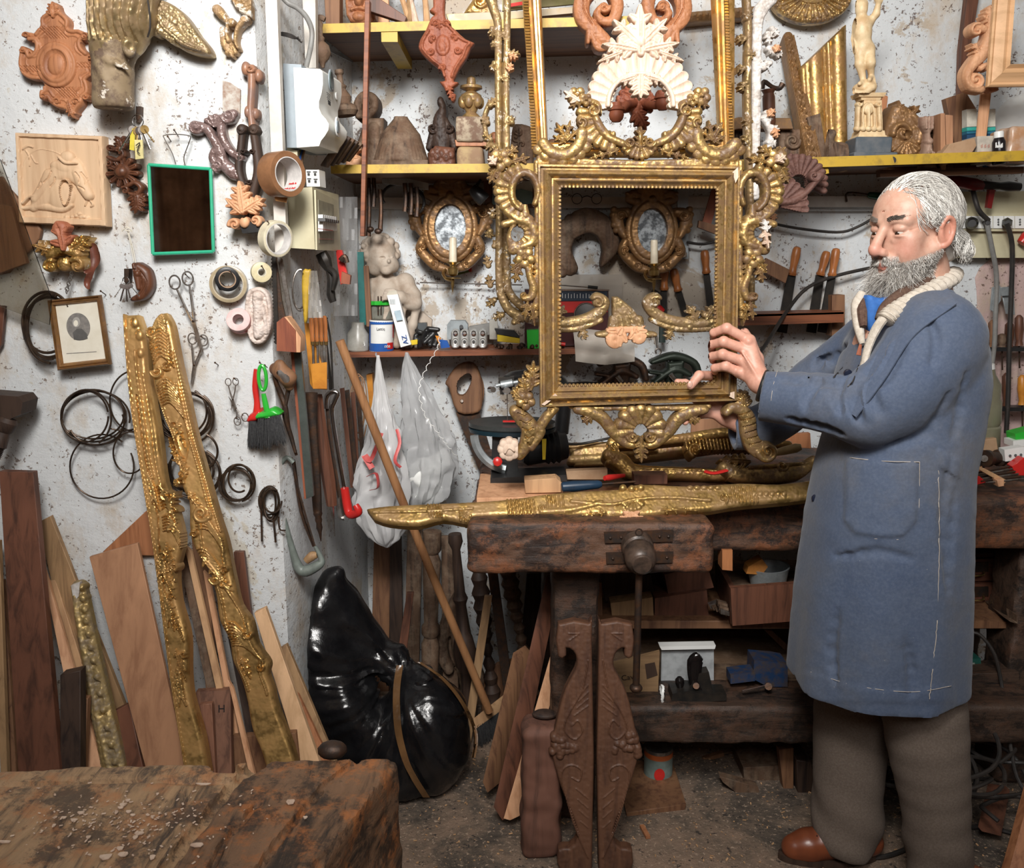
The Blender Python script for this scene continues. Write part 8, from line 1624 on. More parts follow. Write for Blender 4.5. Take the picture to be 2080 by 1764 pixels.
post('fluted dark baluster with a bulging cup, standing in the corner stack',(924,1085),(956,fl(2.66)),[(0,14),(.04,16),(.08,9),(.3,12),(.33,17),(.36,12),(.5,12),(.53,20),(.6,26),(.68,22),(.72,12),(.8,14),(1,12)],2.66,M_dark)
for k,(a,b)in enumerate((((972,1160),(1010,1500)),((1030,1150),(1082,1420)))):
 post(('spiral ringed dark leg standing left of the steel strip','spiral ringed dark leg leaning under the bench end')[k],a,b,[(i/24,11+6*(i%2)+4*math.sin(i*.4))for i in range(25)],2.72,M_dusty if k else M_dark)
for(x0,x1,x2,x3,y0,y1,Y,m,lab)in((760,792,752,790,1080,1420,2.92,M_oak,'widest old board standing at the very back of the corner'),(792,815,790,820,1080,1420,2.90,M_dark,'dark board standing against the corner wall'),(828,858,818,850,1075,1400,2.88,M_dusty,'dusty grooved board standing left of the pale turned leg'),(896,922,900,932,1090,1420,2.85,M_dusty,'dusty carved stile standing right of the pale turned leg'),(826,840,806,824,1205,1340,2.60,M_mahog,'short dark red stake standing behind the bin bag'),(990,1010,1022,1042,1160,1400,2.60,M_iron,'dark flat steel strip standing under the bench end'),(984,1000,952,970,1212,1420,2.56,M_tan,'thin tan lath crossing right of the broom handle'),(1070,1112,1050,1100,1165,1400,2.93,M_dark,'dark board standing behind the bench leg')):
 pk('wood_board' if m is not M_iron else 'steel_strip',lab,'board' if m is not M_iron else 'strip',[(x0,y0,Y),(x1,y0,Y),(x3+(x3-x1)*(fl(Y-.04)-y1)/(y1-y0),fl(Y-.04),Y-.04),(x2+(x2-x0)*(fl(Y-.04)-y1)/(y1-y0),fl(Y-.04),Y-.04)],m,.015)
def f(r):r.sk([(930,1210),(908,1260),(896,1320),(912,1360)],[8,11,14,10],8,2);r.sk([(930,1240),(940,1320),(970,1420),(980,1470)],[16,22,28,26],7,1)
cv('carved_bracket','curved dusty carved bracket standing behind the broom handle','carving',(890,1200,1012,1490),f,M_dusty,2.80,20,2)
pk('wood_offcut','dark rounded wooden panel behind the broom head','board',[(985,1370),(1010,1350),(1050,1340),(1064,1360),(1060,1460),(975,1470)],M_oak,.02,Y=2.74)
for(tl,tr,br,bl,th,m,lab,Y0,Y1)in(((1042,1326),(1056,1342),(990,1612),(980,1590),.05,M_oak,'thick red-edged board leaning at the bench end, leftmost',2.34,2.20),((1110,1168),(1124,1166),(1020,1668),(1002,1640),.02,M_mahog,'tallest brown board leaning at the bench end',2.34,2.12),((1118,1330),(1126,1342),(1036,1668),(1022,1664),.02,M_peach,'thin pale-edged board leaning beside the tallest one',2.30,2.10)):
 pk('wood_board',lab,'board',[(*tl,Y0),(*tr,Y0),(*br,Y1),(*bl,Y1)],m,th,off=(.02+th*.3,th,0))
def f(r,sg=1,cx=1172):
 C=[(-34,1268),(28,1266),(34,1300),(34,1770),(-28,1776),(-34,1726),(-12,1722),(6,1700),(-4,1660),(-28,1600),(-44,1545),(-50,1510),(-40,1478),(-32,1440),(-20,1400),(0,1362),(4,1340),(-4,1322),(-18,1316),(-18,1332),(-34,1334)]
 pts=[(cx+sg*x,y)for x,y in C];r.poly(smooth(pts,2,True),5,5)
 r.sk([(cx+sg*x,y)for x,y in((26,1340),(14,1400),(-14,1450),(-22,1480),(-2,1500),(14,1484),(6,1462),(-6,1472))],1.8,2.6,4.5);r.sk([(cx+sg*x,y)for x,y in((26,1740),(0,1680),(-18,1620),(-28,1570),(-10,1552),(12,1562),(8,1584),(-6,1578))],1.8,2.6,4.5)
 [r.sk([(cx+sg*26,1390+k*14),(cx+sg*(10-k*4),1410+k*14)],1.4,2,4.5)for k in range(4)];[r.sk([(cx+sg*26,1620+k*20),(cx+sg*(2+k*3),1600+k*22)],1.4,2,4.5)for k in range(4)];r.sk([(cx-sg*14,1286),(cx+sg*8,1286),(cx-sg*12,1300)],1.5,2,4.5,sm=0)
 rr=random.Random(int(cx));[r.ell(cx-sg*(38+rr.uniform(-14,10)),1512+rr.uniform(-26,26),8,8,7,4)for k in range(16)];[r.ell(cx-sg*(8+rr.uniform(-12,12)),1516+rr.uniform(-10,10),7,7,5,4)for k in range(6)]
for sg,cx,lab in((1,1168,'left one of two carved walnut lyre-shaped supports standing at the bench leg'),(-1,1250,'right one of two carved walnut lyre-shaped supports standing at the bench leg')):
 r=RL(cx-70,1260,cx+70,1800,1.7);f(r,sg,cx);r.noise(.6,6,3);one('carved_support',lab,'carved support',r.mesh(plane=(P(cx,1770,1.945),(0,-1,.12)),th=26),wood('brown_support',(.125,.058,.032),(.07,.032,.02),'z',.55,.8))
t=T('log_piece','hollow-topped rough log plank standing left of the carved supports','log');t.part('body',roughen(chunk(A(P(1060,1764,1.99))*A([1,1,0])+A([0,0,0]),A(P(1138,1445,2.09)),.006,.02,.006,5),.004),wood('rough_log',(.16,.072,.048),(.085,.04,.028),'z',.75,.5,bmp=.5));t.part('hollow',MD().sp_(A(P(1106,1448,2.05))+A([0,0,-.004]),(.032,.022,.009)),M_dark);t.end()
def crate(name,label,pts,Y,th,mt,cat='box',parts=()):
 t=T(name,label,cat);t.part('body',PR(pts,Y,th),mt);[t.part(*p)for p in parts];t.end()
crate('wooden_box','dark wooden drawer box tilted under the bench, left of the vise handle',[(1216,1160),(1322,1168),(1330,1210),(1230,1222)],2.45,.2,M_dark);crate('wooden_box','dark wooden box tilted under the bench, right of the vise handle',[(1350,1168),(1436,1146),(1450,1194),(1358,1212)],2.42,.2,M_mahog)
crate('wooden_box','light-fronted box under the bench beneath the left tilted box',[(1240,1226),(1326,1214),(1328,1262),(1246,1276)],2.40,.22,M_tan);crate('wooden_box','square dark box under the bench beneath the right tilted box',[(1330,1216),(1436,1200),(1440,1256),(1330,1268)],2.40,.2,M_mahog);crate('wooden_block','upright brown block beside the bench leg',[(1200,1182),(1222,1184),(1224,1256),(1202,1256)],2.40,.1,M_oak)
z0=.50;t=T('open_drawer','open wooden drawer full of odds and ends under the bench','drawer');fr=[(1484,1196),(1622,1186),(1620,1262),(1488,1272)];t.part('front',PR(fr,2.28,.02),M_mahog);t.part('side',PR([(1484,1196,2.29),(1452,1140,2.6),(1456,1230,2.6),(1488,1272,2.29)],off=(.015,0,0)),M_mahog);t.part('contents_board',PR([(1488,1210,2.3),(1620,1206,2.3),(1640,1160,2.6),(1462,1160,2.6)],off=(0,0,-.01)),M_dusty);t.end()
one('metal_pot','grey metal pot sitting in the open drawer','pot',LT((1560,1200,2.42),(1560,1150,2.42),[(0,34),(.9,44),(1,46),(1,42),(.2,32)],30),M_galv);crate('wood_block','orange wooden cube in the grey pot',[(1520,1152),(1548,1136),(1560,1152),(1548,1168),(1516,1166)],2.38,.04,pn('amber_block',(.42,.17,.04),.4),'block')
for k in range(7):crate('metal_fitting','thin flat rusty fitting in the pile left of the open drawer',[(1440+k*6,1230+k*3),(1462+k*5,1222+k*5),(1466+k*5,1228+k*5),(1444+k*6,1238+k*3)]if k<4 else[(1446+k*3,1190+k*8),(1470+k*2,1196+k*8),(1470+k*2,1204+k*8),(1446+k*3,1200+k*8)],2.36-.01*k,.02,M_steel if k%3==0 else M_dusty,'metal fitting')
for o in[o for o in bpy.data.objects if o.name.startswith('metal_fitting')and o.type=='EMPTY']:o['group']='rusty fittings piled left of the open drawer'
t=T('hand_plane','black iron hand plane on the lower bench shelf','hand plane');t.part('sole',PR([(1364,1424),(1366,1410),(1400,1404),(1440,1412),(1476,1412),(1476,1424),(1420,1427)],2.20,.06),M_blackm);t.part('rear_handle',TB([(1424,1414,2.23),(1412,1380,2.23),(1412,1344,2.23),(1422,1332,2.23)],[.020,.018,.022,.014],12,flat=.6),pn('gloss_black',(.01,.008,.008),.12));t.part('front_knob',LT((1382,1408,2.23),(1380,1376,2.23),[(0,9),(.3,6),(.6,10),(.85,10),(1,5)],16),MATS['gloss_black']);t.part('frog',PR([(1396,1412),(1414,1370),(1440,1366),(1450,1412)],2.22,.035),M_blackm);t.part('wheel',LT((1414,1394,2.215),(1414,1394,2.205),[(0,8),(1,7)],16),M_iron);t.end()
t=T('plastic_tray','white plastic tray standing behind the black hand plane','tray');t.part('back',PR([(1344,1318),(1450,1316),(1450,1404),(1342,1410)],2.32,.01),pn('grey_white_tray',(.40,.42,.43),.5));t.part('rim',PR([(1340,1314),(1454,1312),(1452,1319),(1344,1321)],2.30,.03),M_white);t.end()
crate('plywood_board','printed plywood board lying on the lower shelf left of the tray',[(1232,1352),(1340,1324),(1336,1424),(1240,1432)],2.25,.012,wood('dark_ply',(.26,.16,.08),(.17,.10,.05),'x',.7),'board',[('print',text_md('R.Cav',P(1268,1378,2.248),.022,rx=(1,0,.15)),M_dark),('stain',PR([(1310,1350),(1330,1346),(1336,1372),(1314,1380)],2.248,.001),M_dark)])
one('crumpled_paper','scrap of crumpled white paper beside the hand plane','paper',roughen(Vol(P(1334,1428,2.25),P(1356,1385,2.15),.003).ell(P(1345,1410,2.20),(.010,.015,.024)).mesh(),.006,60),M_white)
t=T('bench_vise','small blue bench vise on the lower bench shelf','vise');BL=pn('worn_blue_paint',(.015,.045,.12),.45,.2,(.08,.06,.05),40,.3);t.part('body',PR([(1532,1342),(1580,1346),(1600,1350),(1600,1396),(1560,1396),(1530,1380)],2.275,.07),BL);t.part('jaw',PR([(1484,1372),(1534,1366),(1534,1384),(1484,1390)],2.265,.05),BL);t.part('handle',TB([(1508,1405,2.225),(1566,1392,2.235)],.004,8),M_chrome);t.part('screw',LT((1560,1394,2.265),(1561,1395,2.225),[(0,8),(1,8)],14),M_iron);t.end()
crate('wood_board','brown board slanting at the back of the lower bench shelf',[(1552,1280),(1568,1282),(1640,1350),(1640,1368)],2.55,.02,M_oak,'board')
t=T('food_tin','food tin with a red tomato label on the floor under the bench','tin can');a,b=A(P(1336,1588,2.36)),A(P(1338,1516,2.36));m=mpp(2.36)*1.0
t.part('tin',MD().lt_(a,b,[(0,30*m),(.03,32*m),(.97,32*m),(1,31*m)],32),M_steel)
for(t0,t1,mt,nm)in((.06,.78,pn('tin_label_blue',(.20,.26,.24),.5),'label'),(.78,.92,pn('tin_label_orange',(.50,.12,.03),.5),'label_band')):t.part(nm,MD().sheet([[a+(b-a)*tt+32.4*m*A([math.cos(q),-math.sin(q),0])for q in np.linspace(0,math.pi,20)]for tt in(t0,t1)]),mt)
t.part('tomato_print',MD().lt_(a+(b-a)*.42+A([-.003,-32.6*m,0]),a+(b-a)*.42+A([-.003,-33.4*m,0]),[(0,15*m),(1,15*m)],20,ry=.8),M_redp);t.end()
crate('wood_board','square brown board lying on the floor below the food tin',[(1272,1655,2.12),(1394,1634,2.14),(1392,1600,2.32),(1290,1596,2.34)],2.2,.0,M_oak,'board')if False else pk('wood_board','square brown board lying on the floor below the food tin','board',[PZ_ for PZ_ in((1272,1652,2.17),(1394,1634,2.20),(1392,1646,2.20),(1274,1668,2.17))],M_oak,.24)
for(pts,Y,th,m,lab)in(([(1462,1578),(1540,1600),(1548,1630),(1524,1634),(1468,1590)],2.28,.03,M_dusty,'dusty pale board lying on the floor under the bench, right'),([(1510,1560),(1594,1556),(1594,1612),(1560,1600),(1512,1590)],2.34,.12,M_dusty,'arched block on the floor under the bench right of the dusty board'),([(1582,1524),(1612,1520),(1612,1640),(1596,1646)],2.30,.03,M_oak,'upright brown board under the bench near the man’s leg'),([(1618,1545),(1648,1550),(1668,1650),(1622,1640)],2.28,.1,M_dark,'dark stacked case standing behind the man’s trouser leg')):pk('wood_board',lab,'board',pts,m,th,Y=Y)
for k in range(5):pk('wood_stick','thin stick or lath lying on the floor under the bench','stick',[(1375+k*24,1560-k*9),(1470+k*26,1530-k*6),(1472+k*26,1537-k*6),(1377+k*24,1568-k*9)],M_dusty if k%2 else M_oak,.02,Y=2.45+.03*k,group='loose sticks on the floor under the bench')
md=MD();rr=random.Random(6)
for k in range(1300):
 x=rr.uniform(.0-.35,1.45);y=rr.uniform(1.6,2.7);s=rr.uniform(.001,.0042);md.box((x,y,.002+.001*rr.random()),(s*rr.uniform(1,3),s,.0012),(rr.uniform(-.3,.3),rr.uniform(-.3,.3),rr.uniform(0,3.1)))
one('floor_shavings','wood chips and shavings scattered over the workshop floor','shavings',md,M_light,kind='stuff')
one('wood_splinter','small orange wood splinter on the floor below the square board','splinter',MD().box(PZ(1310,1690,.006),(.012,.05,.008),(0,0,.2)),M_terra)
pk('wood_wedge','orange and pale wedge of wood on the floor at the right edge','wedge',[(2052,1764,1.93),(2096,1600,2.0),(2110,1800,1.9),(2040,1800,1.9)],M_terra,.03)
t=T('socket_panel','beige wall panel with a row of sockets and black plugs behind the man','socket panel');t.part('panel',PR([(1940,390),(2120,388),(2120,524),(1940,524)],2.94,.04),M_beige);t.part('raised_strip',PR([(1940,434),(2120,432),(2120,470),(1940,470)],2.92,.03),M_beige)
for k in range(6):
 x=1962+k*22;t.part('socket',PR([(x-10,439),(x+10,439),(x+10,464),(x-10,464)],2.915,.01),M_white)
 for j in(-5,0,5):t.part('socket_hole',LT((x,451+j,2.914),(x,451+j,2.911),[(0,1.8),(1,1.8)],8),M_black)
t.end()
for(x,y,r_,lab)in((1973,453,12,'round black plug in the socket row nearest the man'),(2045,452,10,'square black plug in the socket row further right'),(2004,452,7,'small dark plug between the two larger ones')):one('plug',lab,'plug',LT((x,y,2.91),(x+2,y+1,2.86),[(0,r_),(.7,r_),(1,r_*.6)],20 if r_>10 else 6),M_black)
for pts,lab in(([(2004,452,2.87),(2014,500,2.88),(2024,560,2.90),(2022,640,2.9),(2020,700,2.9),(2012,760,2.9)],'grey-brown cable hanging from the small dark plug'),([(2045,455,2.86),(2056,500,2.88),(2054,600,2.9),(2050,700,2.9),(2048,800,2.9),(2044,880,2.9)],'black cable hanging straight down from the square plug'),([(1976,385,2.88),(1982,410,2.86),(1990,430,2.86),(2008,448,2.87)],'cable running from the red tool down to the sockets')):one('cable',lab,'cable',TB(pts,.0075,10),M_greycab if 'grey' in lab else M_rubber)
tool('push_screwdriver','long black and dark red push screwdriver hung on the wall above the socket panel','screwdriver',[('handle',LT((1918,364,2.86),(1996,378,2.86),[(0,8),(.05,11),(.8,12),(1,9)],16),pn('dark_red_handle',(.18,.012,.012),.3)),('shaft',LT((1990,376,2.86),(2072,380,2.86),[(0,9),(.5,7),(.7,10),(1,8)],14),M_black),('lever',PR([(2010,384),(2022,386),(2014,424),(2005,422)],2.86,.015),pn('dark_red_handle',(.18,.012,.012),.3))])
t=T('red_hand_tool','orange-red tool end poking in at the right edge beside the sockets','tool');t.part('body',LT((2074,494,2.9),(2096,470,2.9),[(0,9),(.5,12),(1,9)],12),M_redp);t.end()
for k,pts in enumerate(([(2016,584),(2032,580),(2034,610),(2018,634),(2012,630)],[(2030,584),(2060,582),(2062,600),(2034,602)],[(2036,600),(2060,600),(2062,640),(2044,638)])):pk('hinge_plate','galvanised hinge plate hanging in the cluster on the pink wall','hinge',pts,M_galv,.006,Y=2.90+.015*k,group='galvanised hinges hung on the pink wall')
def hrail(y,x0,tools,lab):
 t=T('tool_rail',lab,'rail');t.part('rail',PR([(x0,y),(2120,y),(2120,y+8),(x0,y+8)],2.90,.05),M_black);t.end()
 for(x,y0,hl,mt,l2)in tools:tool('small_tool',l2,'tool',[('handle',LT((x,y0,2.92),(x,y0+hl,2.92),[(0,3),(.1,8),(.5,9),(.85,6),(1,8)],14),mt),('shaft',TB([(x,y0+hl,2.92),(x+1,y0+hl+46,2.92)],.003,6),M_iron)])
hrail(706,2004,((2016,650,56,M_oak,'worn brown handled tool in the upper rail, nearest the man'),(2035,678,28,M_dusty,'short handled tool in the upper rail, second'),(2050,654,54,M_walnut,'slim dark tool in the upper rail, third'),(2070,640,62,M_mahog,'reddish handled tool in the upper rail at the right edge')),'black tool rail on the pink wall, upper')
hrail(828,2024,((2044,758,66,M_walnut,'brown screwdriver handle hanging over the lower rail'),(2076,762,60,M_orange,'amber handled tool over the lower rail at the right edge')),'black tool rail on the pink wall, lower')
t=T('glass_jug','tall dusty ribbed plastic jar with a white lid behind the man','jar');t.part('jar',LT((2000,918,2.72),(2005,748,2.72),[(0,26),(.05,29),(.3,30),(.32,27),(.36,30),(.6,30),(.64,27),(.8,28),(.92,17),(1,14)],28),pn('dusty_green_plastic',(.26,.25,.17),.25,0,(.20,.18,.12),10,.2,Transmission_Weight=.3));t.part('lid',LT((2005,750,2.72),(2005,740,2.72),[(0,15),(1,14)],24),M_white);t.end()
def spool(x,y,r_,l,lab,mt=M_blackm):tool('reel',lab,'reel',[('body',LT((x,y,2.45),(x+l,y-2,2.50),[(0,r_),(.2,r_),(.25,r_*.7),(.75,r_*.7),(.8,r_),(1,r_)],20),mt),('hub',LT((x-.5,y,2.446),(x+.5,y,2.452),[(0,r_*.4),(1,r_*.4)],12),M_steel)])
spool(1972,908,14,12,'black wheel on the bench behind the man, upper');spool(1976,946,15,10,'black wheel on the bench behind the man, lower');spool(2000,932,18,34,'dark ribbed roller lying on the bench behind the man',M_iron)
one('bottle_opener','dark wooden knob handle standing on the right end of the bench','handle',LT((2036,946,2.5),(2036,914,2.5),[(0,5),(.3,9),(.7,11),(1,4)],16),M_walnut);t=T('green_box','bright green and white small box at the right edge of the bench','box');t.part('green',PR([(2062,882),(2100,872),(2100,902),(2064,904)],2.6,.05),M_greenp);t.part('white_side',PR([(2058,896),(2100,892),(2100,906),(2058,908)],2.59,.05),M_white);t.end()
t=T('wall_socket_block','white triple socket block lying on the bench at the right edge','socket block');t.part('body',PR([(2040,914),(2080,908),(2090,932),(2042,938)],2.46,.03),M_white);[t.part('socket_hole',LT((2052+k*11,926-k,2.459),(2052+k*11,926-k,2.455),[(0,2.6),(1,2.6)],10),M_black)for k in range(3)];t.end()
for(pts,m,Y,lab)in(([(1950,972),(1990,968),(2004,980),(1984,986)],M_redp,2.36,'red handled awl lying on the bench behind the man'),([(1990,955),(2000,952),(2046,976),(2040,984)],M_light,2.36,'pale wedge of wood lying on the bench behind the man'),([(2026,976),(2040,974),(2040,988),(2028,990)],M_peach,2.34,'small pinkish wooden cube on the bench edge'),([(2056,948),(2080,930),(2100,940),(2100,968),(2064,966)],M_redp,2.42,'red plastic object at the right edge of the bench'),([(1976,940),(1996,948),(1990,962),(1972,952)],M_terra,2.44,'orange leather scrap on the bench behind the man'),([(1990,896),(2024,890),(2030,930),(2004,934)],M_card,2.66,'crumpled brown paper behind the ribbed jar')):pk('small_offcut' if m not in(M_redp,)else 'red_item',lab,'wood piece' if m not in(M_redp,)else 'tool',pts,m,.03,Y=Y)
for k in range(6):one('thin_rod','thin steel rod or blade in the clutter on the bench behind the man','rod',TB([(1956+k*9,966+k*3,2.40-.01*k),(2050+k*6,948+k*5,2.42-.01*k)],.003,5),M_steel if k%2 else M_iron,'thin rods cluttering the right end of the bench')
t=T('drawer_cabinet','small dark wooden drawer cabinet with metal pulls under the right of the bench','drawer cabinet');t.part('case',PR([(1936,1128),(2062,1122),(2062,1232),(1936,1238)],2.52,.2),M_mahog)
for y in(1138,1188):t.part('drawer',PR([(1944,y),(2056,y-4),(2056,y+40),(1944,y+44)],2.505,.02),wood('drawer_front',(.16,.06,.035),(.07,.03,.02),'x',.5),sub=[('handle',TB([(1964,y+26,2.50),(1966,y+32,2.48),(1996,y+31,2.48),(1998,y+24,2.50)],.003,6),M_brass),('label_holder',PR([(1956,y+6),(2008,y+4),(2008,y+24),(1956,y+26)],2.502,.003),M_iron)])
t.end()
pk('wood_board','dusty flat board on top of the small drawer cabinet','board',[(1930,1098),(2050,1090),(2050,1108),(1930,1114)],M_dusty,.2,Y=2.55);pk('wood_bearer','dusty wooden arm sticking out beside the right bench leg','bearer',[(2006,1226,2.5),(2020,1222,2.5),(2066,1250,2.30),(2066,1266,2.30),(2052,1264,2.3)],M_dusty,.04)
pk('stretcher_board','dark heavy timber rail low under the right of the bench','timber',[(1930,1372),(2070,1366),(2074,1436),(1930,1446)],M_benchdark,.08,Y=2.30)
t=T('grinder','orange-red power tool with a black cable grip behind the man’s coat','power tool');t.part('body',LT((1938,1352,2.34),(1952,1300,2.34),[(0,14),(.2,20),(.8,18),(1,10)],18),pn('orange_red_plastic',(.55,.06,.015),.3));t.part('cable_grip',LT((1950,1308,2.33),(1966,1284,2.33),[(0,7),(1,4)],12),M_black);t.end()
t=T('blister_pack','green and clear plastic box of fittings on the low right rail','box');t.part('box',PR([(1950,1340),(1992,1338),(1994,1372),(1946,1374)],2.36,.06),pn('green_clear_box',(.02,.10,.08),.3));t.part('label',PR([(1950,1348),(1980,1347),(1980,1362),(1950,1364)],2.358,.001),pn('pale_label',(.30,.34,.30),.6));t.end()
M_cab=M_rubber
one('cable','black cable looping down from the orange-red tool to the floor','cable',TB([(1966,1286,2.33),(1990,1290,2.32),(2020,1330,2.3),(2036,1400,2.28),(2050,1500,2.2),(2066,1580,2.15),(2100,1630,2.1)],.005,8),M_cab)
t=T('cable_heap','tangled heap of black cables on the floor at the right','cable');rr=random.Random(12)
for k in range(16):
 c=A([rr.uniform(1.08,1.40),rr.uniform(2.0,2.4),.02+.012*k]);R_=rr.uniform(.08,.2);ph=rr.uniform(0,6);tl=rr.uniform(-.5,.5);t.part('cable_loop',MD().tube([c+A([R_*math.cos(a+ph),R_*.8*math.sin(a+ph),tl*R_*math.sin(a)+abs(tl)*R_+.01*math.sin(3*a)])for a in np.linspace(0,rr.uniform(4.2,6.2),36)],.0055,7),M_cab)
t.end()
one('cable','thin black cable lying on the floor behind the brown shoe','cable',MD().tube(smooth([PZ(*q,.008)for q in((1660,1722),(1720,1736),(1800,1740),(1900,1700),(1990,1680),(2080,1700))],8),.006,8),M_cab);pk('wood_off_cut','red-brown off-cut lying among the cables on the floor','off-cut',[(2014,1600,2.2),(2052,1606,2.2),(2034,1700,2.04),(1994,1690,2.04)],M_mahog,.02)
t=T('person','white-haired bearded man in a dusty blue work coat holding up the gilded frame','person')
ha=math.radians(24);nodd=math.radians(5)
fw=A([-math.cos(ha),-math.sin(ha),0]);lf=A([math.sin(ha),-math.cos(ha),0]);up=A([0,0,1.]);f2=fw*math.cos(nodd)-up*math.sin(nodd);u2=up*math.cos(nodd)+fw*math.sin(nodd)
HM=np.stack([f2,lf,u2],1);HO=A(P(1856,463,2.0));HS=.97
def h_(u,v,w):return HO+HS*(HM@A([u,v,w]))
def loc(V):return((V-HO)@HM)/HS
def hv(v,lst):
 for c,r_,k,*op in lst:
  for s in((1,-1)if c[1]else(1,)):v.ell(h_(c[0],s*c[1],c[2]),A(r_)*HS if not np.isscalar(r_)else r_*HS,k,HM,*op)
v=Vol(HO-A([.16,.15,.20]),HO+A([.15,.15,.15]),.0021)
hv(v,[((-.012,0,.030),(.092,.074,.080),0),((.042,0,.036),(.047,.060,.050),.03),((.034,0,-.045),(.052,.055,.066),.03),((.073,0,-.096),(.018,.022,.017),.02),((.056,.043,-.022),.021,.02),((.054,.034,-.052),.026,.02)])
for s in(1,-1):
 v.cap(h_(.0,s*.058,-.045),h_(.06,s*.024,-.094),.020,.018,.02);v.cap(h_(.084,s*.013,.022),h_(.071,s*.046,.019),.0105,.010,.012)
 v.ell(h_(.092,s*.031,.001),A([.014,.016,.012]),.008,HM,'sub');v.ell(h_(.0745,s*.032,.0035),A([.0142,.0165,.0108]),.003,HM);v.ell(h_(.0740,s*.032,-.0125),A([.0130,.0155,.0062]),.004,HM)
 v.cap(h_(.080,s*.020,-.022),h_(.070,s*.045,-.018),.005,.005,.007);v.ell(h_(.103,s*.0125,-.047),A([.011,.0075,.009]),.004,HM);v.ell(h_(.106,s*.007,-.056),.0038,.002,None,'sub')
 v.chain([h_(.099,s*.022,-.045),h_(.088,s*.033,-.060),h_(.078,s*.036,-.078)],[.003,.004,.003],.007,'sub')
 v.ell(h_(-.008,s*.077,-.012),A([.017,.010,.031]),.004,HM);v.ell(h_(-.004,s*.088,-.010),A([.009,.006,.017]),.004,HM,'sub');v.chain([h_(.006,s*.080,.0),h_(-.004,s*.085,.018),h_(-.020,s*.086,.012),h_(-.024,s*.086,-.010),h_(-.014,s*.083,-.034),h_(-.002,s*.078,-.042)],[.004,.005,.0055,.0045,.006,.007],.003,sm=3)
 for k in range(3):v.cap(h_(.068,s*.052,-.002-k*.008),h_(.052,s*.062,.004-k*.012),.0012,.0008,.002,'sub')
v.cap(h_(.088,0,.010),h_(.117,0,-.036),.0090,.0118,.010);v.ell(h_(.117,0,-.042),.0125*HS,.006);v.ell(h_(.083,0,-.068),A([.016,.028,.016]),.012,HM)
v.chain([h_(.084,-.022,-.077),h_(.094,0,-.073),h_(.084,.022,-.077)],[.003,.0045,.003],.003,sm=3);v.chain([h_(.084,-.020,-.081),h_(.091,0,-.082),h_(.084,.020,-.081)],[.003,.005,.003],.003,sm=3);v.chain([h_(.088,-.023,-.078),h_(.101,0,-.0772),h_(.088,.023,-.078)],[.0014]*3,.001,'sub',sm=3)
for k in range(4):v.chain([h_(.076-k*.004,-.04,.038+k*.010),h_(.090-k*.005,0,.042+k*.010),h_(.076-k*.004,.04,.038+k*.010)],[.0011]*3,.003,'sub',sm=3)
v.cap(h_(-.015,0,-.05),h_(-.040,0,-.19),.057,.064,.02)
hd=v.mesh();HV=hd.V();Lc=loc(HV);U,Vv,W=Lc.T;aV=np.abs(Vv)
col=np.tile(A([.57,.345,.255]),(len(HV),1))
def tint(c,m):
 global col
 m=np.clip(m,0,1)[:,None];col=col*(1-m)+A(c)*m
g3=lambda u,vv,w,r_:np.exp(-((U-u)**2+(aV-vv)**2+(W-w)**2)/r_**2)
tint((.60,.22,.17),g3(.118,0,-.042,.018)*.8+g3(.07,.045,-.04,.025)*.5);tint((.58,.22,.15),np.clip((aV-.074)/.008,0,1)*(np.abs(U+.008)<.03)*.7);tint((.46,.15,.12),(g3(.095,0,-.072,.012)+g3(.093,0,-.082,.012)+g3(.086,.014,-.078,.01))*.6)
tint((.40,.20,.15),g3(.078,.032,-.004,.012)*.6);tint((.30,.14,.09),g3(.045,.066,.022,.007)*.8);BR=((W<-.060+.30*np.clip(.045-U,-.05,.045))&(U>-.002)&~((U>.084)&(W>-.09)&(aV<.016)))|((U>.078)&(W<-.056)&(W>-.070)&(aV<.034));
BR&=(W>-.13);tint((.36,.30,.26),BR*.75)
def hand(pts4,wrist,arm,thumb,lo,hi,rad=.0108):
 v=Vol(lo,hi,.0022)
 for f_ in pts4:
  q=[P(*x)for x in f_];v.chain(q,[rad*1.12,rad*1.08,rad*.92,rad*.78][:len(q)]if len(q)<5 else[rad]*len(q),.0035);v.ell(q[1],rad*1.16,.003);v.cap(q[0],P(*wrist),rad*1.25,.0185,.010)
 v.chain([P(*x)for x in thumb],[.016,.0125,.0115,.0095][:len(thumb)],.004);v.cap(P(*wrist),P(*arm),.026,.029,.014);v.cap(P(*thumb[0]),P(*wrist),.016,.02,.01);return v
YF_=2.098
v=hand([[(1522,692,YF_-.01),(1476,667,YF_-.012),(1450,676,YF_+.01),(1449,690,YF_+.05)],[(1519,712,YF_-.018),(1470,694,YF_-.018),(1446,700,YF_+.008),(1446,712,YF_+.05)],[(1513,735,YF_-.018),(1468,720,YF_-.018),(1447,724,YF_+.008),(1448,733,YF_+.05)],[(1504,757,YF_-.010),(1474,744,YF_-.012),(1452,748,YF_+.01),(1452,756,YF_+.045)]],(1543,776,2.05),(1600,806,2.0),[(1536,730,2.09),(1526,698,2.13),(1512,676,2.165)],A(P(1425,830,2.25))-.02,A(P(1610,640,1.92))+.02)
for k,(x,y)in enumerate(((1520,694),(1518,713),(1512,735),(1504,756))):v.ell(P(x,y,YF_-.022),.0095,.006)
for k in range(5):v.cap(P(1508+k*3,716+k*12,YF_-.03),P(1540,768+k*3,2.03),.0028,.003,.004)
v.plane(P(1596,806,2.0),(1,-.2,-.1));hn=v.mesh()
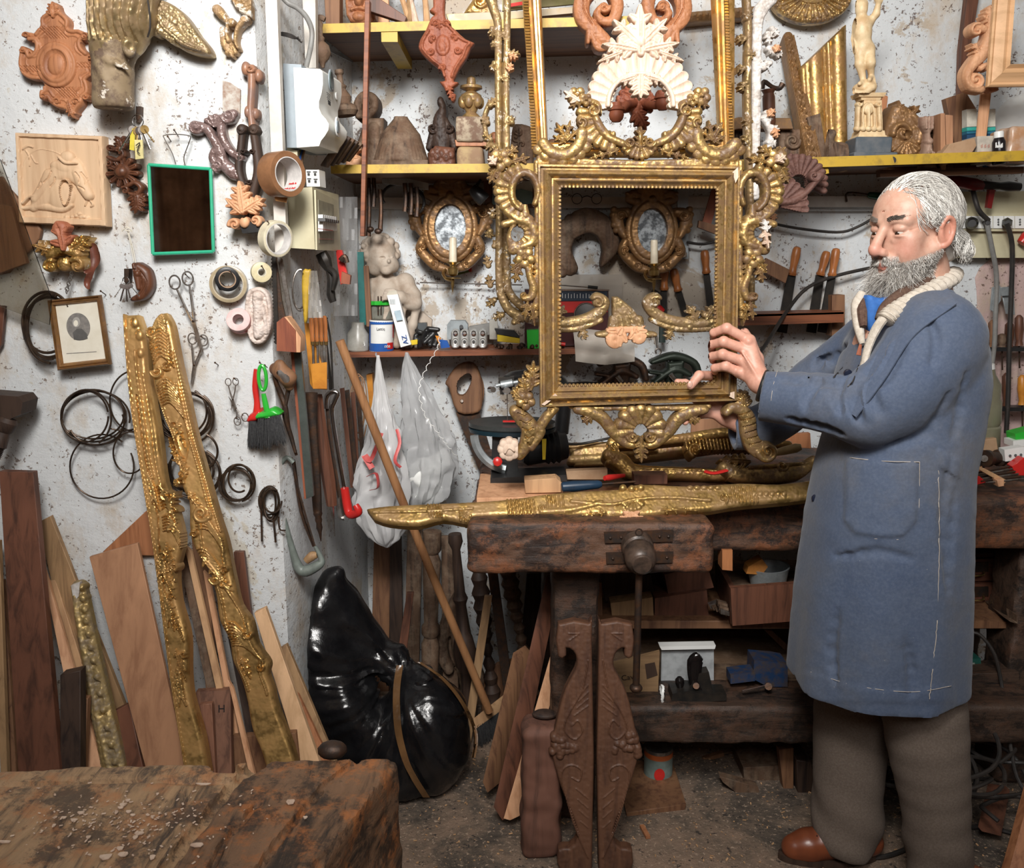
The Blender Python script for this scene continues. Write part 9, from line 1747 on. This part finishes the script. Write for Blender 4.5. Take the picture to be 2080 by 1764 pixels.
v=hand([[(1440,800,2.195),(1415,790,2.20),(1392,778,2.20),(1376,776,2.195)],[(1438,812,2.205),(1415,812,2.205),(1400,806,2.20)],[(1436,828,2.205),(1412,836,2.205),(1400,834,2.19)],[(1438,838,2.195),(1412,846,2.19),(1398,850,2.17),(1392,858,2.15)]],(1478,845,2.20),(1530,872,2.20),[(1462,790,2.20),(1446,764,2.165),(1420,763,2.112),(1403,784,2.100)],A(P(1350,900,2.30))-.02,A(P(1545,740,2.05))+.02,.0102)
hf=v.mesh()
bd=MD();cols=[col];bd.add(HV,hd.f[0])
for m_ in(hn,hf):q=m_.V();bd.add(q,m_.f[0]);cols.append(np.tile(A([.62,.33,.245]),(len(q),1)))
v=Vol((.42,1.62,.02),(1.18,2.36,1.42),.016)
B_=lambda x,y,Y:A(P(x,y,Y))
v.chain([B_(1868,600,2.0),B_(1850,720,1.98),B_(1830,1000,1.96),B_(1810,1300,1.96)],[.06,.12,.12,.10],.05);v.cap(B_(1735,1390,2.02),B_(1722,1690,2.02),.06,.04,.03);v.cap(B_(1870,1400,1.88),B_(1905,1790,1.86),.06,.04,.03)
v.chain([B_(1895,690,1.86),B_(1755,838,1.83),B_(1590,806,2.0)],[.05,.042,.027],.02);v.chain([B_(1790,700,2.12),B_(1640,815,2.22),B_(1520,868,2.2)],[.05,.042,.027],.02);m_=v.mesh();q=m_.V();bd.add(q,m_.f[0]);cols.append(np.tile(A([.6,.34,.25]),(len(q),1)))
t.part('body',bd,skin('aged_skin'),col=np.concatenate(cols))
for s in(1,-1):
 c=h_(.0738,s*.032,-.0035);t.part('eyeball',MD().sp_(c,.0122,18),pn('eye_white',(.62,.55,.48),.15));d=HM@A([.93,0,-.36]);t.part('iris',MD().lt_(c+d*.0112,c+d*.0126,[(0,.0056),(1,.0048)],16),pn('brown_iris',(.03,.016,.01),.1))
v=Vol(A(P(1402,781,2.092))-.012,A(P(1402,781,2.092))+.012,.001);v.ell(P(1402,781,2.092),(.0062,.003,.0085));t.part('thumbnail',v.mesh(),pn('nail_pink',(.66,.40,.32),.25))
def strands(n,root,step,ns,r0,mats_n,seed):
 rr=np.random.RandomState(seed);md=MD()
 for i in range(n):
  p,st=root(rr)
  if p is None:continue
  pts=[p]
  for k in range(ns):p=step(p,k,st,rr);pts.append(p)
  md.tube([h_(*q)for q in pts],[r0,r0,r0*.8,r0*.3],3,mi=int(rr.randint(mats_n)),cap=False)
 return md
E0,ER=A([-.014,0,.030]),A([.096,.081,.086])
def hroot(rr):
 while 1:
  a=rr.uniform(-math.pi,math.pi);e=rr.uniform(-.5,1.45);p=E0+ER*A([math.cos(a)*math.cos(e),math.sin(a)*math.cos(e),math.sin(e)])
  if p[0]>.074-.30*max(0,.10-p[2])or(abs(p[1])>.03 and p[0]>.010 and p[2]<.060+.5*(p[0]-.03))or p[2]<.0:continue
  return p,(rr.uniform(0,6.3),rr.uniform(.5,1.3),rr.uniform(-1,1),np.sign(p[1])or 1)
def hstep(p,k,st,rr):
 side=min(1,abs(p[1])/.07);back=min(1,max(0,-p[0])/.09);d=A([-1+.75*max(back,side*.55),.10*st[3]*(1-side)*(k<5),-.25-1.15*max(side*.75,back)]);d/=np.linalg.norm(d)
 wv=.0048*math.sin(st[0]*.25+k*.95+p[2]*30)*st[1];p=p+d*.0125+A([wv*1.3,.3*wv*st[3],0]);q=(p-E0)/ER;n=np.linalg.norm(q);lim=1.0+.055*st[1]+(.02*k/14)
 if p[2]>-.02:p=E0+ER*q/n*(lim if n<lim else min(n,lim+.03))
 elif p[0]>-.034:p=p-d*.0118
 else:
  p=p-d*.0125+A([-.0022,.001*st[3]*st[1],-.0078 if p[2]>-.082-.014*st[2]else-.0006])+A([1.2*wv,.4*wv,0]);q=(p-A([-.060,0,-.045]))/A([.048,.068,.056]);n=np.linalg.norm(q)
  if n<1:p=A([-.060,0,-.045])+A([.048,.068,.056])*q/max(n,.3)*(1+.06*st[1])
 if abs(p[1])>.066 and p[0]>-.034 and p[2]<.012:p=p-d*.009
 return p
GH=[pn('silver_hair',(.66,.64,.60),.38,0,(.56,.54,.50),60),pn('white_hair',(.78,.77,.73),.35,0,(.68,.66,.62),60),pn('grey_hair',(.40,.38,.35),.4,0,(.3,.28,.26),60)]
v=Vol(HO-A([.16,.15,.16]),HO+A([.16,.15,.15]),.004);v.ell(h_(-.024,0,.029),ER*A([.92,.965,1.0]),0,HM);v.ell(h_(-.062,0,-.045),A([.044,.064,.050]),.03,HM);v.plane(h_(.052,0,.07),HM@A([1,0,-.55]),.01);v.plane(h_(0,0,.0),HM@A([.9,0,-.25]),.008)if False else v.ell(h_(.04,0,-.03),A([.075,.12,.065]),.015,HM,'sub')
v.plane(h_(0,0,-.085),HM@A([0,0,-1]),.01);t.part('hair',v.mesh(),GH[0]);sh=strands(3600,hroot,hstep,13,.0009,3,5);t.part('hair_strands',sh,GH,kind='stuff')
nrm=np.zeros_like(HV);F4=hd.f[0];fn=np.cross(HV[F4[:,2]]-HV[F4[:,0]],HV[F4[:,3]]-HV[F4[:,1]]);[np.add.at(nrm,F4[:,k],fn)for k in range(4)];nrm/=np.linalg.norm(nrm,axis=1)[:,None]+1e-12
NL=nrm@HM;idx=np.nonzero(BR&(NL[:,0]*.6+aV*8>-.2))[0];rr=np.random.RandomState(3);md=MD();bw=[]
for i in rr.choice(idx,9500):
 p=Lc[i];n_=NL[i];mus=p[2]>-.070 and p[0]>.078;low=np.clip((-p[2]-.07)/.04,0,1)*np.clip((p[0]-.02)/.04,0,1);L_=.011 if mus else.010+.058*low*rr.uniform(.7,1.1);d=n_*.45+A([.15*low,0,-.75])+rr.normal(0,.28,3)
 if mus:d=A([.25,.5*np.sign(p[1]+1e-4),-.8])+rr.normal(0,.15,3)
 d/=np.linalg.norm(d);q=[p-n_*.001]
 for k in range(4):d=d+rr.normal(0,.22,3)+A([0,0,-.10]);d/=np.linalg.norm(d);q.append(q[-1]+d*L_/4)
 md.tube([h_(*x)for x in q],[.00042,.0004,.0002],3,mi=int(rr.choice([0,0,0,1,2])),cap=False)
t.part('beard',md,[pn('beard_grey',(.46,.43,.39),.5),GH[1],pn('beard_dark',(.22,.19,.17),.5)],kind='stuff')
md=MD()
for s in(1,-1):
 for k in range(330):a=rr.uniform(0,1);p=h_(.0955-.022*a*a,s*(.012+.036*a),.023+.004*math.sin(a*3)+rr.uniform(-.004,.004));d=HM@A([.3-.6*a,s*.9,.1+rr.uniform(-.3,.3)]);md.tube([p,p+d*.006+A([0,0,.001]),p+d*.010],[.0006,.0005,.0002],3,cap=False)
t.part('eyebrows',md,pn('eyebrow_dark',(.20,.165,.14),.5),kind='stuff')
v=Vol((.36,1.60,.46),(1.22,2.40,1.46),.0056)
S=[(584,1842,1926,.06,1.985),(616,1800,1936,.10,1.98),(645,1770,1958,.17,1.98),(700,1735,1976,.19,1.98),(770,1712,1984,.19,1.97),(860,1694,1972,.185,1.96),(950,1668,1955,.185,1.95),(1050,1648,1952,.19,1.945),(1200,1626,1948,.195,1.945),(1320,1614,1943,.20,1.945),(1460,1604,1938,.205,1.945)]
zs,cx_,rx_,ry_,cy_=[],[],[],[],[]
for(y,a,b,ry,cy)in S:p,q=A(P(a,y,cy)),A(P(b,y,cy));zs.append(p[2]);cx_.append((p[0]+q[0])/2);rx_.append((q[0]-p[0])/2);ry_.append(ry);cy_.append(cy)
o=np.argsort(zs);itp=lambda a:np.interp(v.ax[2],A(zs)[o],A(a)[o])[None,None,:]
x,y,z=v.ax[0][:,None,None],v.ax[1][None,:,None],v.ax[2][None,None,:];dx,dy=(x-itp(cx_))/itp(rx_),(y-itp(cy_))/itp(ry_)
hem=np.clip((.95-z)/.45,0,1);an=np.arctan2(dy,dx);v.D=(((abs(dx)**2.3+abs(dy)**2.3)**(1/2.3)-1-.022*hem*np.sin(an*9+1)-.012*hem*np.sin(an*5+z*6))*np.minimum(itp(rx_),itp(ry_))).astype(np.float32)
zt=P(1860,586,1.98)[2];v.plane((0,0,zt),(0,0,1),.01)
v.chain([B_(1895,668,1.87),B_(1900,700,1.85),B_(1842,778,1.83),B_(1760,838,1.83)],[.070,.082,.078,.068],.03,sm=4);v.chain([B_(1762,838,1.83),B_(1660,816,1.90),B_(1560,806,1.99),B_(1500,798,2.05)],[.069,.060,.054,.052],.012,sm=3)
v.chain([B_(1800,680,2.10),B_(1700,752,2.18),B_(1642,792,2.22),B_(1560,862,2.22),B_(1490,874,2.21),B_(1450,872,2.2)],[.075,.066,.062,.052,.044,.042],.02,sm=3)
K=(slice(0,int((B_(1660,800,1.95)[0]-v.lo[0])/v.res)),)+(slice(None),)*2
def planecut(p,n,w):
 p=A(p);n=A(n)/np.linalg.norm(n);x,y,z=v.xyz(w);v.D[w]=np.maximum(v.D[w],(x-p[0])*n[0]+(y-p[1])*n[1]+(z-p[2])*n[2])
yi=int((2.115-v.lo[1])/v.res);planecut(P(1548,806,1.99),(-1,.42,.10),(K[0],slice(0,yi),slice(None)));planecut(P(1487,874,2.21),(-1,0,-.1),(K[0],slice(yi,None),slice(None)))
v.cap(B_(1625,812,1.94),B_(1530,802,2.02),.045,.046,.0,'sub');v.cap(B_(1530,870,2.21),B_(1470,874,2.21),.034,.036,.0,'sub')
v.plane((0,0,.505),(0.03,0,-1))
def surf(px,py,Y0=1.6,Y1=2.35,off=0.0):
 for Y in np.arange(Y0,Y1,.003):
  p=A(P(px,py,Y));i=((p-v.lo)/v.res).astype(int)
  if(i>0).all()and(i<v.n-1).all()and v.D[tuple(i)]<off:return p
 return A(P(px,py,2.0))
def fold(pts,r_,dep=0.0,op='sub',k=.012):
 q=[surf(*p)+A([0,dep-r_*.55 if op=='sub' else r_*.45,0])for p in pts];v.chain(q,[r_*.4]+[r_]*(len(q)-2)+[r_*.3],k,op,sm=3)
for pts,r_ in(([(1742,770),(1730,812),(1748,862)],.012),([(1716,768),(1700,800),(1706,840)],.008),([(1768,756),(1766,800),(1790,845)],.011),([(1800,690),(1776,740),(1740,772)],.012),([(1835,700),(1800,760),(1770,790)],.009),([(1600,850),(1660,862),(1720,880)],.007),([(1580,770),(1640,776),(1700,786)],.006),([(1880,640),(1900,690),(1890,740)],.007),([(1925,800),(1880,880),(1800,905)],.010),([(1960,760),(1950,830),(1935,890)],.008),([(1940,1000),(1930,1100),(1925,1200)],.007),([(1690,720),(1660,740),(1640,770)],.010),([(1720,700),(1690,735),(1668,775)],.009),([(1660,780),(1640,800),(1632,830)],.010),([(1700,1130),(1780,1120),(1850,1135)],.006),([(1840,1300),(1850,1360),(1846,1418)],.008),([(1700,1240),(1690,1320),(1700,1400)],.008),([(1930,930),(1915,1050),(1922,1180)],.008)):fold(pts,r_)
for pts,r_ in(([(1756,770),(1744,815),(1762,858)],.006),([(1728,768),(1714,805),(1722,850)],.005),([(1860,1000),(1880,1150),(1880,1400)],.006),([(1812,700),(1788,750),(1756,780)],.006)):fold(pts,r_,op='add',k=.014)
PXx,PYy=pix((x+0*y+0*z,y+0*x+0*z,z+0*x+0*y));near=(y<1.96)
def patch(poly,h):
 global v
 N=len(poly);d=np.full(PXx.shape,1e9,np.float32);ins=np.zeros(PXx.shape,bool)
 for i in range(N):
  ax,ay=poly[i];bx,by=poly[(i+1)%N];ex,ey=bx-ax,by-ay;tt=np.clip(((PXx-ax)*ex+(PYy-ay)*ey)/(ex*ex+ey*ey),0,1);d=np.minimum(d,np.hypot(PXx-ax-tt*ex,PYy-ay-tt*ey))
  if ay!=by:ins^=((ay>PYy)!=(by>PYy))&(PXx<(bx-ax)*(PYy-ay)/(by-ay)+ax)
 v.D=v.D-(h*np.clip(d/4,0,1)*ins*near).astype(np.float32)
POC=[(1716,928),(1790,936),(1866,938),(1862,1062),(1836,1092),(1786,1094),(1736,1086),(1713,1060)];patch(POC,.006);patch([(1906,912),(1956,934),(1952,978),(1904,950)],.005);patch([(1630,1360),(1740,1394),(1850,1404),(1940,1388),(1945,1430),(1620,1430)],.0025)
v.D+=(.0016*(vnoise(PXx/22,PYy/26,4)+.6*vnoise(PXx/9,PYy/11,6))).astype(np.float32)
cm,tc,bc=_nt('dusty_blue_cotton');vv_=obj_vec(tc);dn=noise_n(tc,3.2,6,.65,vv_);cc=ramp(tc,dn,[(.35,(.054,.080,.142)),(.50,(.068,.092,.146)),(.62,(.095,.106,.135)),(.76,(.115,.10,.085))]);dn2=noise_n(tc,160,3,.6,vv_);cc=mixc(tc,ramp(tc,dn2,[(.4,(0,0,0)),(.7,(.25,.25,.25))]),cc,(.15,.18,.25));sp=noise_n(tc,70,3,.8,obj_vec(tc,loc=(3,3,3)));cc=mixc(tc,ramp(tc,sp,[(.74,(0,0,0)),(.76,(.7,.7,.7))]),cc,(.5,.48,.44));L(tc,cc,bc.inputs['Base Color']);bc.inputs['Roughness'].default_value=.85;bc.inputs['Sheen Weight'].default_value=.15;bump(tc,bc,noise_n(tc,45,6,.7,vv_),.35,.004)
def onsurf(pts,r_,n=8,sides=5,lift=.0045,jit=0):
 q=[surf(*p)for p in smooth(pts,n)];return MD().tube([a+A([0,-lift,0])+A([rr.uniform(-jit,jit),0,rr.uniform(-jit,jit)])for a in q],r_,sides)
M_st=pn('pale_stitching',(.52,.46,.40),.8);sub=[('stitching',onsurf(POC[2:]+POC[:1],.0007,6),M_st),('stitching',onsurf([(1716,928),(1790,936),(1866,938)],.0009),M_st),('stitching',onsurf([(1904,955),(1906,1100),(1902,1250),(1894,1340),(1886,1418)],.0009,16,jit=.001),M_st),('stitching',onsurf([(1640,1362),(1740,1392),(1850,1404),(1930,1392)],.0007,10),M_st),('stitching',onsurf([(1578,752),(1568,790),(1562,850)],.0006),M_st)]
def button(x,y):p=surf(x,y);return('button',MD().lt_(p+A([0,.002,0]),p+A([0,-.004,-.001]),[(0,.0085),(.8,.0085),(1,.006)],18),pn('navy_button',(.012,.016,.035),.3))
sub+=[button(1656,1012),button(1722,758)]
def lapel(rows,lift=.014):
 g=[]
 for(a,b)in zip(smooth([r_[0]for r_ in rows],5),smooth([r_[1]for r_ in rows],5)):g.append([surf(*(a*(1-q)+b*q))+A([0,-lift*(.4+.6*q),0])for q in np.linspace(0,1,7)])
 g=A(g)
 for _ in range(20):h=g.copy();h[1:-1]+=.22*(g[2:]+g[:-2]-2*g[1:-1]);h[:,1:-1]+=.15*(g[:,2:]+g[:,:-2]-2*g[:,1:-1]);g=h
 return MD().sheet(g,th=.003)
sub+=[('collar',lapel([((1922,588),(1936,618)),((1885,606),(1905,642)),((1845,630),(1850,676)),((1808,668),(1822,722)),((1776,730),(1796,766)),((1748,800),(1758,816)),((1730,842),(1734,846))]),cm)]
t.p.append(('coat',v.mesh(),cm,None,False,None,sub,None))
cordm=[('glasses_cord',onsurf([(1788,640),(1752,690),(1722,732),(1690,766)],.0014,lift=.008),M_rubber),('glasses_cord',onsurf([(1772,664),(1748,720),(1730,770),(1718,784)],.0014,lift=.010),M_rubber)]
for c in cordm:t.part(*c)
M_knit=pn('cream_rib_knit',(.60,.54,.46),.9,0,(.46,.40,.33),90,.8);M_bk=pn('brown_knit',(.075,.038,.026),.9,0,(.13,.075,.05),120,.8)
q=smooth([P(1936,556,2.03),P(1928,568,1.97),P(1890,590,1.925),P(1850,612,1.892),P(1812,636,1.868),P(1796,652,1.862)],18);t.part('knit_collar',MD().tube(q,[.020*(1+.16*math.sin(i*1.3))for i in range(len(q))],12,flat=.75),M_knit)
t.part('knit_collar_inside',TB([(1918,556,2.0),(1880,576,1.96),(1838,596,1.93),(1800,622,1.905),(1784,650,1.89)],[.014,.017,.016,.012,.008],10),M_bk)
t.part('cardigan_front',TB([(1800,640,1.865),(1780,668,1.862),(1764,704,1.86),(1752,750,1.85),(1744,790,1.85)],[.014,.013,.011,.009,.006],10,flat=.7),M_knit);t.part('cardigan_far_side',TB([(1752,596,1.98),(1742,620,1.97),(1744,660,1.95),(1752,700,1.92)],[.010,.014,.012,.006],10),M_knit);t.part('cardigan_far_stripe',TB([(1762,606,1.96),(1752,630,1.95),(1754,664,1.93)],[.008,.012,.008],8),M_bk)
r=RL(1748,558,1892,690,1.4);r.poly([(1762,600),(1790,606),(1830,592),(1856,580),(1856,590),(1830,604),(1800,624),(1790,654),(1774,680),(1762,664),(1758,630)],10,14,sm=3);r.sk([(1796,618),(1784,640),(1776,672)],1.5,4,groove=True);t.part('shirt_collar',r.mesh(Y=1.945,th=16),pn('bright_blue_cotton',(.035,.15,.46),.75,0,(.03,.12,.38),60,.2))
t.part('zip_pull',TB([(1748,700,1.84),(1744,722,1.835)],[.003,.0055],8,flat=.5),M_red)
wp=A(P(1549,784,2.035));t.part('watch',MD().torus(wp,.033,.006,(-.9,.35,.25),30,8,ry=1.0),M_black)
v=Vol((.52,1.72,.0),(1.14,2.16,.62),.006);v.chain([B_(1736,1340,2.02),B_(1728,1500,2.02),B_(1722,1600,2.02),B_(1718,1690,2.015)],[.088,.084,.080,.082],.02,sm=3);v.chain([B_(1868,1360,1.90),B_(1882,1500,1.88),B_(1900,1640,1.87),B_(1912,1810,1.865)],[.092,.088,.076,.070],.01,sm=3)
for zc,yc in((.05,2.02),):v.plane((0,0,.035),(0,0,-1))
x,y,z=np.meshgrid(*v.ax,indexing='ij');v.D+=(.006*np.sin(z*52+x*30+3*np.sin(y*20))*np.clip((.24-z)/.22,0,1)+.005*vnoise(x*16+z*5,z*9,2)).astype(np.float32);t.part('trousers',v.mesh(),pn('taupe_wool',(.125,.095,.075),.95,0,(.165,.13,.105),220,.4))
t.part('trouser_crease',TB([(1738,1400,1.932),(1728,1540,1.934),(1738,1640,1.936)],.0015,5),MATS['taupe_wool'])if False else None
SHM=pn('brown_leather',(.20,.055,.022),.3,0,(.13,.035,.016),12,.15)
for(ox,oY)in((0,0),(190,-.16)):
 q=lambda x,z,dy=0:A(P(x,1740,2.0))*A([1,0,0])+A([ox/850.,2.0+oY+dy,z]);v=Vol(q(1560,-.002)-A([0,.07,0]),q(1800,.14)+A([.02,.07,0]),.0035)
 v.chain([q(1612,.030),q(1640,.036),q(1680,.046),q(1740,.048),q(1765,.045)],[.032,.038,.037,.034,.033],.02);v.ell(q(1700,.075),(.05,.03,.035),.02);v.plane(q(1600,.014),(0,0,-1));t.part('shoe',v.mesh(),SHM)
 o_=[(math.cos(a),math.sin(a))for a in np.linspace(0,2*math.pi,30,endpoint=False)];t.part('shoe_sole',MD().prism([q(1690+(110 if c<0 else 92)*c,.016,.042*s*(1 if c<.2 else.85))for c,s in o_],(0,0,-.016)),M_dark)
 t.part('shoe_laces',MD().tube([q(1650,.074,-.02),q(1660,.080,0),q(1654,.078,.02),q(1668,.086,0),q(1662,.082,-.02)],.0028,6),M_dark)
t.end()
